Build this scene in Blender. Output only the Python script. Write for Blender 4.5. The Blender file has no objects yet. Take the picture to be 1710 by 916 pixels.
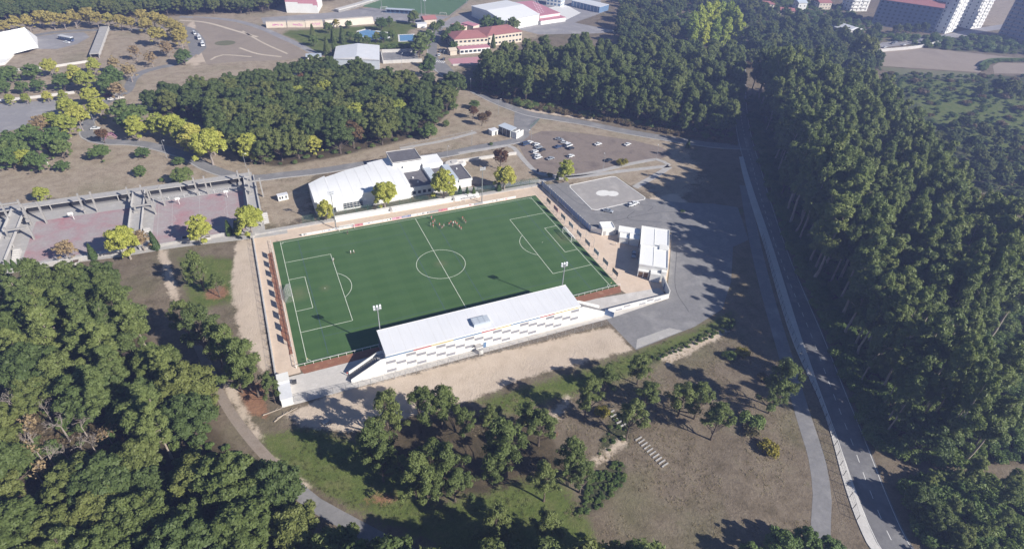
import bpy, bmesh, math, random
import numpy as np
from mathutils import Vector
from mathutils.geometry import tessellate_polygon

SC = bpy.context.scene
COL = SC.collection
rad = math.radians
rnd = random.Random(7)
nrg = np.random.default_rng(11)

# ------------------------------------------------------------------ camera (metres; origin = centre spot of the pitch)
W0, H0 = 1710.0, 916.0
FOC, YAW, TILT, ROLL = 981.36, .4509, .6458, .0599
CAMP = np.array([-53.353, -171.977, 131.172])
_f = np.array([math.sin(YAW)*math.cos(TILT), math.cos(YAW)*math.cos(TILT), -math.sin(TILT)])
_r0 = np.array([math.cos(YAW), -math.sin(YAW), 0.0]); _u0 = np.cross(_r0, _f)
_r = math.cos(ROLL)*_r0 + math.sin(ROLL)*_u0
_u = -math.sin(ROLL)*_r0 + math.cos(ROLL)*_u0
def G(px, py, z=0.0):
    """survey point: where the photograph's sight line meets the level z"""
    d = _f + (px-W0/2)/FOC*_r - (py-H0/2)/FOC*_u
    t = (z-CAMP[2])/d[2]
    p = CAMP + t*d
    return (float(p[0]), float(p[1]))
def PX(x, y, z=0.0):
    D = np.array([x, y, z])-CAMP; w = D@_f
    return W0/2+FOC*(D@_r)/w, H0/2-FOC*(D@_u)/w
cam = bpy.data.cameras.new('camera'); camo = bpy.data.objects.new('camera', cam); COL.objects.link(camo)
from mathutils import Matrix
camo.matrix_world = Matrix(((_r[0], _u[0], -_f[0], CAMP[0]), (_r[1], _u[1], -_f[1], CAMP[1]), (_r[2], _u[2], -_f[2], CAMP[2]), (0, 0, 0, 1)))
cam.sensor_fit = 'HORIZONTAL'; cam.sensor_width = 36.0; cam.lens = 36.0*FOC/W0; cam.clip_start = 1.0; cam.clip_end = 12000
SC.camera = camo

# ------------------------------------------------------------------ sky, sun, exposure
SUN_EL, SUN_AZ = rad(31.5), rad(143.5)
world = bpy.data.worlds.new('World'); SC.world = world; world.use_nodes = True
nt = world.node_tree; nt.nodes.clear()
sky = nt.nodes.new('ShaderNodeTexSky'); sky.sky_type = 'NISHITA'; sky.sun_disc = False
sky.sun_elevation = SUN_EL; sky.sun_rotation = SUN_AZ; sky.altitude = 250; sky.air_density = 1.0; sky.dust_density = 0.2; sky.ozone_density = 6.0
bg = nt.nodes.new('ShaderNodeBackground'); bg.inputs[1].default_value = 0.05
wo = nt.nodes.new('ShaderNodeOutputWorld')
nt.links.new(sky.outputs[0], bg.inputs[0]); nt.links.new(bg.outputs[0], wo.inputs[0])
SUND = Vector((math.sin(SUN_AZ)*math.cos(SUN_EL), math.cos(SUN_AZ)*math.cos(SUN_EL), math.sin(SUN_EL)))
sl = bpy.data.lights.new('sun', 'SUN'); sl.energy = 5.0; sl.angle = rad(.53); sl.color = (1, .945, .855)
so = bpy.data.objects.new('sun', sl); so.rotation_euler = SUND.to_track_quat('Z', 'Y').to_euler(); so.location = (0, 0, 300); COL.objects.link(so)
vs = SC.view_settings; vs.view_transform = 'Standard'; vs.look = 'None'; vs.gamma = 1; vs.use_curve_mapping = False; vs.exposure = 0.68
SC.render.engine = 'CYCLES'
cy = SC.cycles; cy.use_denoising = True; cy.denoiser = 'OPENIMAGEDENOISE'; cy.max_bounces = 6; cy.diffuse_bounces = 3; cy.glossy_bounces = 2
cy.transmission_bounces = 3; cy.transparent_max_bounces = 8; cy.volume_bounces = 0; cy.sample_clamp_indirect = 4
try: cy.denoising_prefilter = 'ACCURATE'
except Exception: pass

# ------------------------------------------------------------------ materials
MATS = {}
def nodes(name):
    m = bpy.data.materials.new(name); m.use_nodes = True; n = m.node_tree; n.nodes.clear(); MATS[name] = m
    out = n.nodes.new('ShaderNodeOutputMaterial'); return m, n, out
def ramp(n, fac, stops):
    r = n.nodes.new('ShaderNodeValToRGB'); e = r.color_ramp.elements
    while len(e) < len(stops): e.new(.5)
    for k, (p, c) in enumerate(stops): e[k].position = p; e[k].color = (*c, 1)
    n.links.new(fac, r.inputs[0]); return r.outputs[0]
def noise(n, vec, scale, detail=3, rough=.55):
    t = n.nodes.new('ShaderNodeTexNoise'); t.inputs['Scale'].default_value = scale; t.inputs['Detail'].default_value = detail; t.inputs['Roughness'].default_value = rough
    n.links.new(vec, t.inputs['Vector']); return t.outputs[0]
def mixc(n, fac, a, b, mode='MIX'):
    m = n.nodes.new('ShaderNodeMix'); m.data_type = 'RGBA'; m.blend_type = mode
    for s, v in ((m.inputs[0], fac), (m.inputs[6], a), (m.inputs[7], b)):
        if isinstance(v, (int, float)): s.default_value = v
        elif isinstance(v, tuple): s.default_value = (*v, 1)
        else: n.links.new(v, s)
    return m.outputs[2]
def math_(n, op, a, b=None, c=None, clamp=False):
    m = n.nodes.new('ShaderNodeMath'); m.operation = op; m.use_clamp = clamp
    for k, v in enumerate((a, b, c)):
        if v is None: continue
        if isinstance(v, (int, float)): m.inputs[k].default_value = v
        else: n.links.new(v, m.inputs[k])
    return m.outputs[0]
def position(n):
    return n.nodes.new('ShaderNodeNewGeometry').outputs['Position']
def mat(name, c, c2=None, scale=.6, rough=.85, bump=0., bscale=3., metal=0., spec=.3, c3=None, fine=.12):
    """painted or mineral surface: base colour c drifting to c2 in patches, with fine grain and optional relief"""
    m, n, out = nodes(name)
    p = n.nodes.new('ShaderNodeBsdfPrincipled'); n.links.new(p.outputs[0], out.inputs[0])
    pos = position(n)
    if c2 is None: c2 = tuple(v*.86 for v in c)
    st = [(.3, c), (.7, c2)] if c3 is None else [(.28, c), (.5, c2), (.72, c3)]
    col = ramp(n, noise(n, pos, scale, 5, .6), st)
    if fine:
        g = noise(n, pos, scale*9, 3, .7)
        col = mixc(n, 1.0, col, ramp(n, g, [(.25, (1-fine,)*3), (.75, (1+fine,)*3)]), 'MULTIPLY')
    n.links.new(col, p.inputs['Base Color'])
    p.inputs['Roughness'].default_value = rough; p.inputs['Metallic'].default_value = metal; p.inputs['Specular IOR Level'].default_value = spec
    if bump:
        b = n.nodes.new('ShaderNodeBump'); b.inputs['Strength'].default_value = 1; b.inputs['Distance'].default_value = bump
        n.links.new(noise(n, pos, bscale, 4, .6), b.inputs['Height']); n.links.new(b.outputs[0], p.inputs['Normal'])
    return m
def leafmat(name, a, b, c=None, trans=.3, hue=.5):
    """foliage: colour differs tree to tree and clump to clump; some light passes through the leaves"""
    m, n, out = nodes(name)
    oi = n.nodes.new('ShaderNodeObjectInfo'); tc = n.nodes.new('ShaderNodeTexCoord')
    nz = noise(n, tc.outputs['Object'], .55, 2)
    nf = noise(n, tc.outputs['Object'], 2.6, 2)
    f = math_(n, 'ADD', math_(n, 'MULTIPLY', oi.outputs['Random'], hue), math_(n, 'MULTIPLY', math_(n, 'ADD', nz, nf), (1-hue)*.5), clamp=True)
    st = [(.15, a), (.85, b)] if c is None else [(.12, a), (.5, b), (.88, c)]
    col = ramp(n, f, st)
    d = n.nodes.new('ShaderNodeBsdfPrincipled'); d.inputs['Roughness'].default_value = .55; d.inputs['Specular IOR Level'].default_value = .25
    t = n.nodes.new('ShaderNodeBsdfTranslucent'); mx = n.nodes.new('ShaderNodeMixShader'); mx.inputs[0].default_value = trans
    n.links.new(col, d.inputs['Base Color']); n.links.new(mixc(n, 1.0, col, (1.25, 1.3, .6), 'MULTIPLY'), t.inputs[0])
    n.links.new(d.outputs[0], mx.inputs[1]); n.links.new(t.outputs[0], mx.inputs[2]); n.links.new(mx.outputs[0], out.inputs[0])
    return m
mat('white_wall', (.80, .80, .78), (.74, .73, .70), .25, .7, fine=.03)
mat('white_roof', (.74, .75, .78), (.68, .69, .72), .12, .5, fine=.05, c3=(.76, .76, .78))
mat('bright_roof', (.90, .90, .90), (.84, .84, .83), .1, .5, fine=.02)
def roofmat():
    m, n, out = nodes('stand_roof'); p = n.nodes.new('ShaderNodeBsdfPrincipled'); n.links.new(p.outputs[0], out.inputs[0]); p.inputs['Roughness'].default_value = .45
    pos = position(n); mp = n.nodes.new('ShaderNodeMapping'); mp.inputs['Scale'].default_value = (2.2, .12, 1); n.links.new(pos, mp.inputs['Vector'])
    c = ramp(n, noise(n, pos, .09, 4), [(.3, (.70, .71, .74)), (.7, (.78, .78, .80))]); c = mixc(n, .22, c, ramp(n, noise(n, mp.outputs[0], .5, 5, .7), [(.3, (.60, .605, .62)), (.6, (.80, .80, .815))]))
    n.links.new(c, p.inputs['Base Color'])
roofmat()
mat('pale_roof', (.55, .60, .66), (.47, .52, .58), .15, .5, fine=.05)
mat('gravel_roof', (.17, .165, .18), (.12, .115, .125), .5, .9, fine=.2)
mat('grey_panel', (.30, .30, .33), (.26, .26, .30), .5, .6)
mat('red_panel', (.42, .11, .13), (.36, .10, .11), .5, .6)
mat('yellow_panel', (.52, .44, .22), (.46, .38, .19), .5, .6)
mat('blue_panel', (.16, .25, .40), (.12, .20, .33), .5, .5)
mat('blue_sheet', (.26, .37, .60), (.20, .30, .52), .4, .5)
mat('concrete', (.50, .48, .46), (.40, .385, .375), .35, .9, c3=(.46, .44, .40))
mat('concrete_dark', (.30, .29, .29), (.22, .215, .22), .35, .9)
mat('concrete_pale', (.62, .60, .57), (.52, .50, .48), .25, .9)
mat('sandy_paving', (.60, .47, .36), (.66, .53, .42), .12, .95, c3=(.53, .42, .33), fine=.07)
mat('grey_paving', (.62, .58, .54), (.54, .51, .48), .2, .95, c3=(.68, .64, .60), fine=.08)
mat('red_clay', (.33, .15, .09), (.26, .12, .075), .4, .95, c3=(.40, .22, .14), fine=.15)
mat('asphalt', (.265, .257, .26), (.21, .206, .21), .11, .9, c3=(.315, .305, .305), fine=.13)
mat('asphalt_dark', (.205, .20, .204), (.16, .157, .163), .13, .9, c3=(.245, .24, .242), fine=.13)
mat('asphalt_pale', (.34, .325, .33), (.28, .27, .28), .08, .92, c3=(.40, .385, .38), fine=.07)
mat('car_park_gravel', (.20, .162, .14), (.245, .20, .172), .12, .95, c3=(.16, .13, .115), fine=.15)
mat('helipad_gravel', (.40, .375, .36), (.34, .32, .31), .15, .95, c3=(.45, .42, .40), fine=.08)
mat('white_paint', (.80, .79, .77), (.70, .69, .67), .8, .8, fine=.06)
mat('worn_paint', (.55, .54, .53), (.40, .39, .39), 1.2, .9, fine=.2)
mat('line_paint', (.72, .74, .66), (.60, .64, .54), .5, .9, fine=.08)
mat('blue_line_paint', (.075, .10, .20), (.075, .13, .15), .5, .9)
mat('court_red', (.41, .205, .22), (.375, .30, .305), .12, .95, c3=(.385, .365, .36), fine=.14)
mat('weathered_concrete', (.42, .405, .39), (.31, .30, .29), .5, .9, c3=(.38, .36, .33), fine=.15)
mat('court_pink', (.55, .28, .31), (.48, .26, .29), .15, .95)
mat('roof_tile', (.40, .17, .16), (.33, .15, .15), .4, .85)
mat('pink_roof', (.58, .27, .32), (.52, .24, .29), .12, .7, fine=.05)
mat('cream_wall', (.68, .60, .50), (.62, .55, .46), .3, .85)
mat('beige_wall', (.62, .53, .42), (.55, .47, .38), .15, .95)
mat('beige_bank', (.70, .62, .52), (.60, .54, .46), .2, .95)
mat('graffiti_pink', (.60, .22, .42), (.50, .20, .34), .8, .9)
mat('brown_soil', (.14, .10, .075), (.10, .07, .055), .5, .95, fine=.25)
mat('steel', (.50, .51, .53), (.42, .43, .45), 1., .4, metal=.6)
mat('grey_metal', (.36, .37, .39), (.30, .31, .33), 1., .5)
mat('dark_metal', (.07, .07, .075), (.05, .05, .055), 1., .5)
mat('green_mesh', (.10, .17, .13), (.08, .14, .11), 1., .8)
mat('green_metal', (.06, .16, .10), (.05, .12, .08), 1., .5)
mat('glass', (.03, .045, .06), (.04, .055, .075), .5, .12, spec=.6, fine=0)
mat('painted_recess_shade', (.03, .03, .035), (.025, .025, .03), 1., .9)
mat('pool_water', (.14, .30, .50), (.17, .34, .54), .2, .12, spec=.5, fine=0)
mat('bark', (.16, .125, .10), (.10, .08, .065), 1.2, .95, fine=.25)
mat('pale_bark', (.42, .36, .30), (.30, .25, .20), .9, .9, fine=.2)
mat('grey_bark', (.36, .31, .28), (.27, .23, .20), .9, .95, fine=.2)
mat('car_white', (.72, .73, .75), (.68, .69, .71), .5, .25, spec=.5, fine=0)
mat('car_silver', (.42, .45, .50), (.38, .41, .46), .5, .25, metal=.3, spec=.5, fine=0)
mat('car_dark', (.035, .04, .055), (.03, .034, .05), .5, .2, spec=.5, fine=0)
mat('car_blue', (.05, .08, .17), (.045, .07, .15), .5, .2, spec=.5, fine=0)
mat('car_red', (.35, .035, .04), (.30, .03, .035), .5, .2, spec=.5, fine=0)
mat('car_grey', (.20, .21, .23), (.18, .19, .21), .5, .25, spec=.5, fine=0)
mat('rubber', (.02, .02, .02), (.03, .03, .03), 2, .9)
mat('lamp_white', (.70, .72, .75), (.62, .64, .67), 2, .4)
mat('skin', (.50, .31, .22), (.46, .28, .20), 3, .6, fine=0)
mat('shirt_red', (.48, .10, .09), (.42, .09, .08), 3, .9)
mat('shirt_white', (.70, .68, .66), (.62, .60, .58), 3, .9)
mat('shirt_black', (.05, .05, .06), (.04, .04, .05), 3, .9)
mat('shorts_white', (.62, .60, .60), (.55, .53, .53), 3, .9)
mat('hair', (.04, .028, .02), (.03, .02, .015), 3, .8)
mat('ad_white', (.74, .74, .74), (.68, .68, .68), .8, .6)
mat('wood_brown', (.20, .13, .085), (.15, .10, .07), 1.5, .9)
mat('plaster_shadowed', (.52, .55, .60), (.48, .51, .56), .2, .85)
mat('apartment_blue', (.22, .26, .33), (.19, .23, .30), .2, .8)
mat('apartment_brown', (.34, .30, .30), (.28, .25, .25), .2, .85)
mat('dirt_track', (.24, .19, .15), (.30, .25, .21), .3, .95, c3=(.20, .16, .12), fine=.15)
mat('asphalt_seam', (.10, .10, .105), (.14, .14, .145), .5, .9)
mat('plough', (.275, .225, .18), (.32, .265, .215), .03, .95, c3=(.27, .225, .185), fine=.06)
mat('green_field', (.13, .15, .075), (.19, .17, .11), .05, .95, fine=.1)

# ------------------------------------------------------------------ mesh builder
class MB:
    def __init__(s): s.v = []; s.f = []; s.m = []
    def face(s, pts, mi=0):
        b = len(s.v); s.v += [tuple(p) for p in pts]; s.f.append(tuple(range(b, b+len(pts)))); s.m.append(mi)
    def box(s, x0, x1, y0, y1, z0, z1, mi=0):
        return s.prism([(x0, y0), (x1, y0), (x1, y1), (x0, y1)], z0, z1, mi)
    def prism(s, poly, z0, z1, mi=0, top=None):
        a = sum(p[0]*q[1]-q[0]*p[1] for p, q in zip(poly, poly[1:]+poly[:1]))
        if a < 0: poly = poly[::-1]
        n = len(poly); b = len(s.v); t = poly if top is None else top
        s.v += [(p[0], p[1], z0) for p in poly] + [(p[0], p[1], z1) for p in t]
        s.f.append(tuple(range(b+n-1, b-1, -1))); s.m.append(mi)
        if n <= 4: s.f.append(tuple(range(b+n, b+2*n))); s.m.append(mi)
        else:
            for tr in tessellate_polygon([[Vector((*p, 0)) for p in t]]):
                q = tr; aa = (t[q[1]][0]-t[q[0]][0])*(t[q[2]][1]-t[q[0]][1])-(t[q[2]][0]-t[q[0]][0])*(t[q[1]][1]-t[q[0]][1])
                q = q if aa > 0 else q[::-1]
                s.f.append(tuple(b+n+k for k in q)); s.m.append(mi)
        for k in range(n):
            j = (k+1) % n; s.f.append((b+k, b+j, b+n+j, b+n+k)); s.m.append(mi)
        return s
    def sheet(s, poly, z, mi=0):
        b = len(s.v); s.v += [(p[0], p[1], z) for p in poly]
        for q in tessellate_polygon([[Vector((p[0], p[1], 0)) for p in poly]]):
            aa = (poly[q[1]][0]-poly[q[0]][0])*(poly[q[2]][1]-poly[q[0]][1])-(poly[q[2]][0]-poly[q[0]][0])*(poly[q[1]][1]-poly[q[0]][1])
            q = q if aa > 0 else q[::-1]
            s.f.append(tuple(b+k for k in q)); s.m.append(mi)
        return s
    def tube(s, p, q, r0, r1=None, n=6, mi=0, cap=True):
        p = Vector(p); q = Vector(q); r1 = r0 if r1 is None else r1
        d = (q-p).normalized(); a = d.orthogonal().normalized(); c = d.cross(a); b = len(s.v)
        for o, r in ((p, r0), (q, r1)):
            for k in range(n):
                t = 2*math.pi*k/n; s.v.append(tuple(o+a*(math.cos(t)*r)+c*(math.sin(t)*r)))
        for k in range(n):
            j = (k+1) % n; s.f.append((b+k, b+j, b+n+j, b+n+k)); s.m.append(mi)
        if cap:
            s.f.append(tuple(range(b+n-1, b-1, -1))); s.m.append(mi); s.f.append(tuple(range(b+n, b+2*n))); s.m.append(mi)
        return s
    def path(s, pts, r, n=5, mi=0):
        for p, q in zip(pts, pts[1:]): s.tube(p, q, r, r, n, mi)
        return s
    def mesh(s, name, mats):
        me = bpy.data.meshes.new(name); me.from_pydata(s.v, [], s.f)
        for m in (mats if isinstance(mats, (list, tuple)) else [mats]): me.materials.append(MATS[m])
        if any(s.m): me.polygons.foreach_set('material_index', s.m)
        me.update(); return me
    def build(s, name, mats, parent=None, loc=None, rz=0):
        return link(name, s.mesh(name, mats), parent, loc, rz)
def link(name, data, parent=None, loc=None, rz=0):
    o = bpy.data.objects.new(name, data); COL.objects.link(o); o.parent = parent
    if loc is not None: o.location = (*loc, 0)[:3] if len(loc) == 2 else loc
    if rz: o.rotation_euler = (0, 0, rz)
    return o
def tag(o, label, cat=None, group=None, kind=None):
    if label: o['label'] = label
    if cat: o['category'] = cat
    if group: o['group'] = group
    if kind: o['kind'] = kind
    return o
def thing(name, label, cat, loc=(0, 0, 0), rz=0, group=None):
    return tag(link(name, None, None, loc, rz), label, cat, group)
def struct(name, mb, m, label=None):
    o = mb.build(name, m); o['kind'] = 'structure'
    if label: o['label'] = label
    return o
def copy_thing(o, loc, rz, label, group=None):
    def rec(a, par):
        c = a.copy(); COL.objects.link(c); c.parent = par
        for ch in a.children: rec(ch, c)
        return c
    c = rec(o, None); c.location = (*loc, 0)[:3] if len(loc) == 2 else loc; c.rotation_euler = (0, 0, rz); c['label'] = label
    if group: c['group'] = group
    return c
ORD = 'first second third fourth fifth sixth seventh eighth ninth tenth eleventh twelfth thirteenth fourteenth fifteenth sixteenth seventeenth eighteenth nineteenth twentieth'.split()
ORD += ['twenty-'+w for w in ORD[:9]]+['thirtieth']+['thirty-'+w for w in ORD[:9]]
def Gs(pts, z=0.0): return [G(*p, z) for p in pts]
def smooth(pts, step=3.0):
    """Catmull-Rom through survey points, resampled"""
    P = [np.array(p, float) for p in pts]; P = [2*P[0]-P[1]]+P+[2*P[-1]-P[-2]]; out = []
    for a, b, c, d in zip(P, P[1:], P[2:], P[3:]):
        n = max(1, int(np.linalg.norm(c-b)/step))
        for k in range(n):
            t = k/n; out.append(.5*((2*b)+(c-a)*t+(2*a-5*b+4*c-d)*t*t+(3*b-a-3*c+d)*t**3))
    out.append(P[-2]); return [tuple(map(float, p)) for p in out]
def offset(line, d):
    """line moved d metres to its left"""
    L = np.array(line); t = np.gradient(L, axis=0); t /= np.linalg.norm(t, axis=1)[:, None]+1e-9
    return [tuple(map(float, p)) for p in (L+d*np.c_[-t[:, 1], t[:, 0]])]
def strip(mb, la, lb, z, mi=0):
    for a, b, c, d in zip(la, la[1:], lb[1:], lb): mb.face([(*d, z), (*c, z), (*b, z), (*a, z)], mi)
    return mb
def raised(mb, la, lb, z0, z1, mi=0):
    for a, b, c, d in zip(la, la[1:], lb[1:], lb):
        mb.face([(*d, z1), (*c, z1), (*b, z1), (*a, z1)], mi)
        mb.face([(*a, z0), (*a, z1), (*b, z1), (*b, z0)], mi); mb.face([(*c, z0), (*c, z1), (*d, z1), (*d, z0)], mi)
    a, d = la[0], lb[0]; mb.face([(*a, z0), (*d, z0), (*d, z1), (*a, z1)], mi)
    a, d = la[-1], lb[-1]; mb.face([(*d, z0), (*a, z0), (*a, z1), (*d, z1)], mi)
    return mb
def along(line, step, start=0.0):
    """points every step metres with their headings"""
    out = []; need = start
    for a, b in zip(line, line[1:]):
        L = math.dist(a, b); t = need
        while t <= L:
            u = t/L; out.append((a[0]+(b[0]-a[0])*u, a[1]+(b[1]-a[1])*u, math.atan2(b[1]-a[1], b[0]-a[0]))); t += step
        need = t-L
    return out
# ------------------------------------------------------------------ plan of the place: lines and areas on the ground
MAIN = smooth(Gs([(1545, 985), (1490, 904), (1454, 822), (1424, 741), (1385, 640), (1355, 560), (1302, 428), (1272, 334), (1256, 275), (1246, 240), (1239, 205), (1236, 175), (1235, 140), (1236, 100)]), 4)
LANE = smooth(Gs([(1250, 245), (1200, 243), (1146, 236), (1048, 220), (976, 205), (925, 197), (885, 190), (855, 180), (828, 169), (800, 155), (772, 141), (750, 128), (735, 116), (727, 103), (722, 87), (724, 70), (729, 56), (735, 44), (742, 36)]), 4)
WEST = smooth(Gs([(878, 222), (862, 234), (800, 246), (740, 258), (690, 265), (620, 272), (535, 285), (470, 292), (425, 297), (382, 291), (343, 277), (314, 261), (262, 245), (223, 238), (175, 236), (148, 227), (146, 212), (152, 196), (165, 178), (190, 164), (212, 152), (222, 132), (240, 120), (270, 112), (300, 105), (322, 88), (330, 68), (320, 50), (290, 44), (250, 49), (176, 50), (100, 53), (50, 61), (0, 72), (-60, 85)]), 4)
PARKPATH = smooth(Gs([(1330, 985), (1366, 920), (1371, 870), (1373, 830), (1365, 770), (1346, 708), (1325, 640), (1306, 575), (1284, 500), (1264, 420), (1252, 360), (1243, 310)]), 4)
FRONTPATH = smooth(Gs([(330, 575), (352, 622), (366, 655), (392, 698), (425, 740), (460, 778), (490, 812), (525, 841), (566, 864), (620, 893), (690, 930), (760, 975)]), 4)
TOPROAD = smooth(Gs([(300, 28), (380, 33), (430, 45), (470, 62), (505, 78), (528, 92), (530, 100)]), 4)
FARROAD = smooth(Gs([(1370, 88), (1410, 82), (1460, 77), (1510, 71), (1560, 64), (1600, 58), (1640, 50), (1720, 38)]), 5)
def resample(line, n):
    L = np.array(line); d = np.r_[0, np.cumsum(np.linalg.norm(np.diff(L, axis=0), axis=1))]; t = np.linspace(0, d[-1], n)
    return [(float(a), float(b)) for a, b in zip(np.interp(t, d, L[:, 0]), np.interp(t, d, L[:, 1]))]
SIDE_L = resample(smooth(Gs([(1508, 985), (1447, 906), (1411, 813), (1389, 731), (1368, 668), (1318, 554), (1275, 408), (1251, 330), (1240, 290), (1234, 262)]), 4), 80)
SIDE_R = resample(smooth(Gs([(1525, 985), (1463, 906), (1427, 813), (1396, 731), (1376, 672), (1337, 560), (1289, 408), (1262, 330), (1249, 290), (1241, 262)]), 4), 80)

WOOD_RIGHT = [p for p in offset(MAIN, -10.5) if 165 < PX(*p)[1] < 330]; WOOD_RIGHT = [p for p in offset(MAIN, -8.6) if 330 <= PX(*p)[1] < 745]+WOOD_RIGHT
WOOD_RIGHT = WOOD_RIGHT+Gs([(1262, 88), (1330, 84), (1400, 98), (1475, 128), (1555, 204), (1635, 292), (1715, 350), (1800, 430)], 29)+Gs([(1790, 600), (1790, 770), (1600, 772), (1530, 766)])
WOOD_CORNER = Gs([(1514, 812), (1600, 803), (1780, 818), (1830, 1010), (1640, 1040), (1574, 965), (1540, 888)])
WOOD_MID = Gs([(800, 150), (835, 163), (885, 176), (940, 184), (1010, 197), (1080, 212), (1150, 226), (1215, 236), (1226, 200), (1228, 150), (1225, 118), (1100, 112), (1000, 110), (900, 115), (830, 126)])
WOOD_OAK = Gs([(240, 188), (330, 168), (420, 148), (520, 134), (600, 138), (640, 152), (700, 158), (740, 152), (764, 160), (752, 185), (712, 222), (660, 238), (560, 262), (470, 278), (405, 272), (385, 245), (330, 205), (262, 193)])
WOOD_LEFT = Gs([(-90, 530), (60, 512), (185, 492), (225, 512), (240, 558), (268, 606), (300, 655), (358, 718), (424, 788), (454, 830), (494, 874), (560, 940), (660, 1020), (-160, 1120)])
CLEARING = Gs([(25, 695), (115, 685), (205, 730), (205, 800), (150, 830), (45, 822)])
WOOD_FAR = Gs([(-120, 40), (150, 32), (300, 25), (440, 24), (470, 8), (560, 0), (560, -25), (-120, -25)])
WOOD_BACK = Gs([(1030, 72), (1060, 95), (1225, 112), (1300, 120), (1440, 150), (1465, 115), (1440, 92), (1380, 98), (1330, 95), (1240, 75), (1130, 60), (1090, 20), (1040, 15)])

def seg_dist(P, line):
    best = np.full(len(P), 1e9)
    L = np.array(line)
    for a, b in zip(L, L[1:]):
        ab = b-a; t = np.clip(((P-a)@ab)/(ab@ab+1e-9), 0, 1); d = np.linalg.norm(P-(a+t[:, None]*ab), axis=1); best = np.minimum(best, d)
    return best
def inside(P, poly):
    x, y = P[:, 0], P[:, 1]; c = np.zeros(len(P), bool); q = poly[-1]
    for p in poly:
        m = ((p[1] > y) != (q[1] > y)) & (x < (q[0]-p[0])*(y-p[1])/((q[1]-p[1]) or 1e-9)+p[0]); c ^= m; q = p
    return c
def soft(P, poly, w):
    """1 inside the area, 0 outside, a gradient w metres wide on its edge"""
    d = seg_dist(P, list(poly)+[poly[0]]); d = np.where(inside(P, poly), -d, d)
    return np.clip(.5-d/(2*w), 0, 1)

GREEN = [Gs([(430, 730), (520, 712), (610, 745), (690, 800), (760, 870), (720, 905), (640, 870), (560, 835), (500, 800), (455, 765)]), Gs([(800, 668), (1000, 612), (1160, 550), (1222, 520), (1226, 540), (1120, 592), (1040, 630), (930, 668), (840, 690)]),
         Gs([(300, 430), (390, 430), (400, 500), (320, 520)]), Gs([(455, 50), (640, 40), (700, 62), (694, 92), (650, 78), (560, 78), (535, 92), (500, 70)]),
         Gs([(640, 34), (690, 32), (700, 48), (650, 50)]), Gs([(370, 70), (390, 68), (388, 80), (366, 82)]),
         Gs([(1490, 130), (1720, 145), (1800, 360), (1700, 340), (1560, 200)]), Gs([(1150, 345), (1245, 350), (1225, 362), (1130, 352)]), Gs([(700, 850), (930, 790), (990, 880), (1000, 960), (760, 960)])]
SAND = [Gs([(475, 692), (560, 655), (760, 605), (1018, 545), (1057, 584), (980, 604), (870, 632), (790, 665), (700, 690), (590, 722), (505, 712)]), Gs([(395, 402), (425, 398), (452, 610), (440, 620), (400, 560), (385, 480)]),
        Gs([(1080, 332), (1130, 322), (1150, 340), (1120, 352)]), Gs([(1100, 598), (1205, 548), (1222, 551), (1115, 610)]), Gs([(262, 416), (276, 414), (302, 505), (288, 508)]), Gs([(860, 178), (1000, 196), (1000, 203), (880, 186)]),
        Gs([(305, 100), (345, 85), (360, 95), (325, 112)]), Gs([(372, 640), (386, 636), (440, 735), (424, 735)]), Gs([(985, 770), (1040, 728), (1050, 735), (1000, 778)]), Gs([(920, 690), (945, 660), (955, 668), (930, 706)]),
        Gs([(300, 38), (420, 60), (420, 64), (300, 42)]), Gs([(395, 83), (470, 92), (470, 96), (392, 87)]), Gs([(455, 760), (520, 812), (513, 818), (450, 768)])]
RED = [Gs([(345, 480), (380, 478), (378, 500), (345, 500)]), Gs([(605, 835), (655, 822), (660, 832), (610, 846)]), Gs([(395, 640), (440, 640), (450, 700), (410, 690)])]
DARKVEG = [Gs([(985, 800), (1035, 765), (1045, 800), (1000, 850), (960, 860)]), Gs([(1045, 618), (1225, 532), (1228, 545), (1090, 606)]), Gs([(1020, 690), (1060, 690), (1050, 740), (1000, 760)])]
LITTER = [WOOD_RIGHT, WOOD_CORNER, WOOD_MID, WOOD_OAK, WOOD_LEFT, WOOD_FAR, WOOD_BACK, Gs([(560, 780), (640, 690), (760, 690), (900, 700), (960, 800), (820, 830), (700, 830)])]
PALE = [Gs([(-260, 420), (0, 345), (430, 296), (520, 292), (640, 262), (760, 250), (870, 232), (870, 190), (780, 150), (760, 120), (900, 60), (1030, -10), (-260, -60)]), Gs([(850, 185), (925, 198), (1146, 240), (1170, 300), (1120, 345), (1060, 310), (900, 302), (740, 312), (700, 290), (760, 255), (860, 245)]), Gs([(430, 300), (520, 292), (520, 365), (440, 380)]), Gs([(1240, -10), (1460, -10), (1720, 60), (1720, 20), (1720, -20), (1240, -30)])]
SCRUB = [Gs([(1470, 122), (1720, 128), (1900, 380), (1720, 360), (1600, 300), (1500, 200)]), Gs([(800, 158), (940, 184), (1080, 210), (1225, 236), (1222, 225), (1080, 200), (940, 174), (820, 140)]), Gs([(1460, 62), (1720, 66), (1720, 92), (1560, 82)])]

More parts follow.
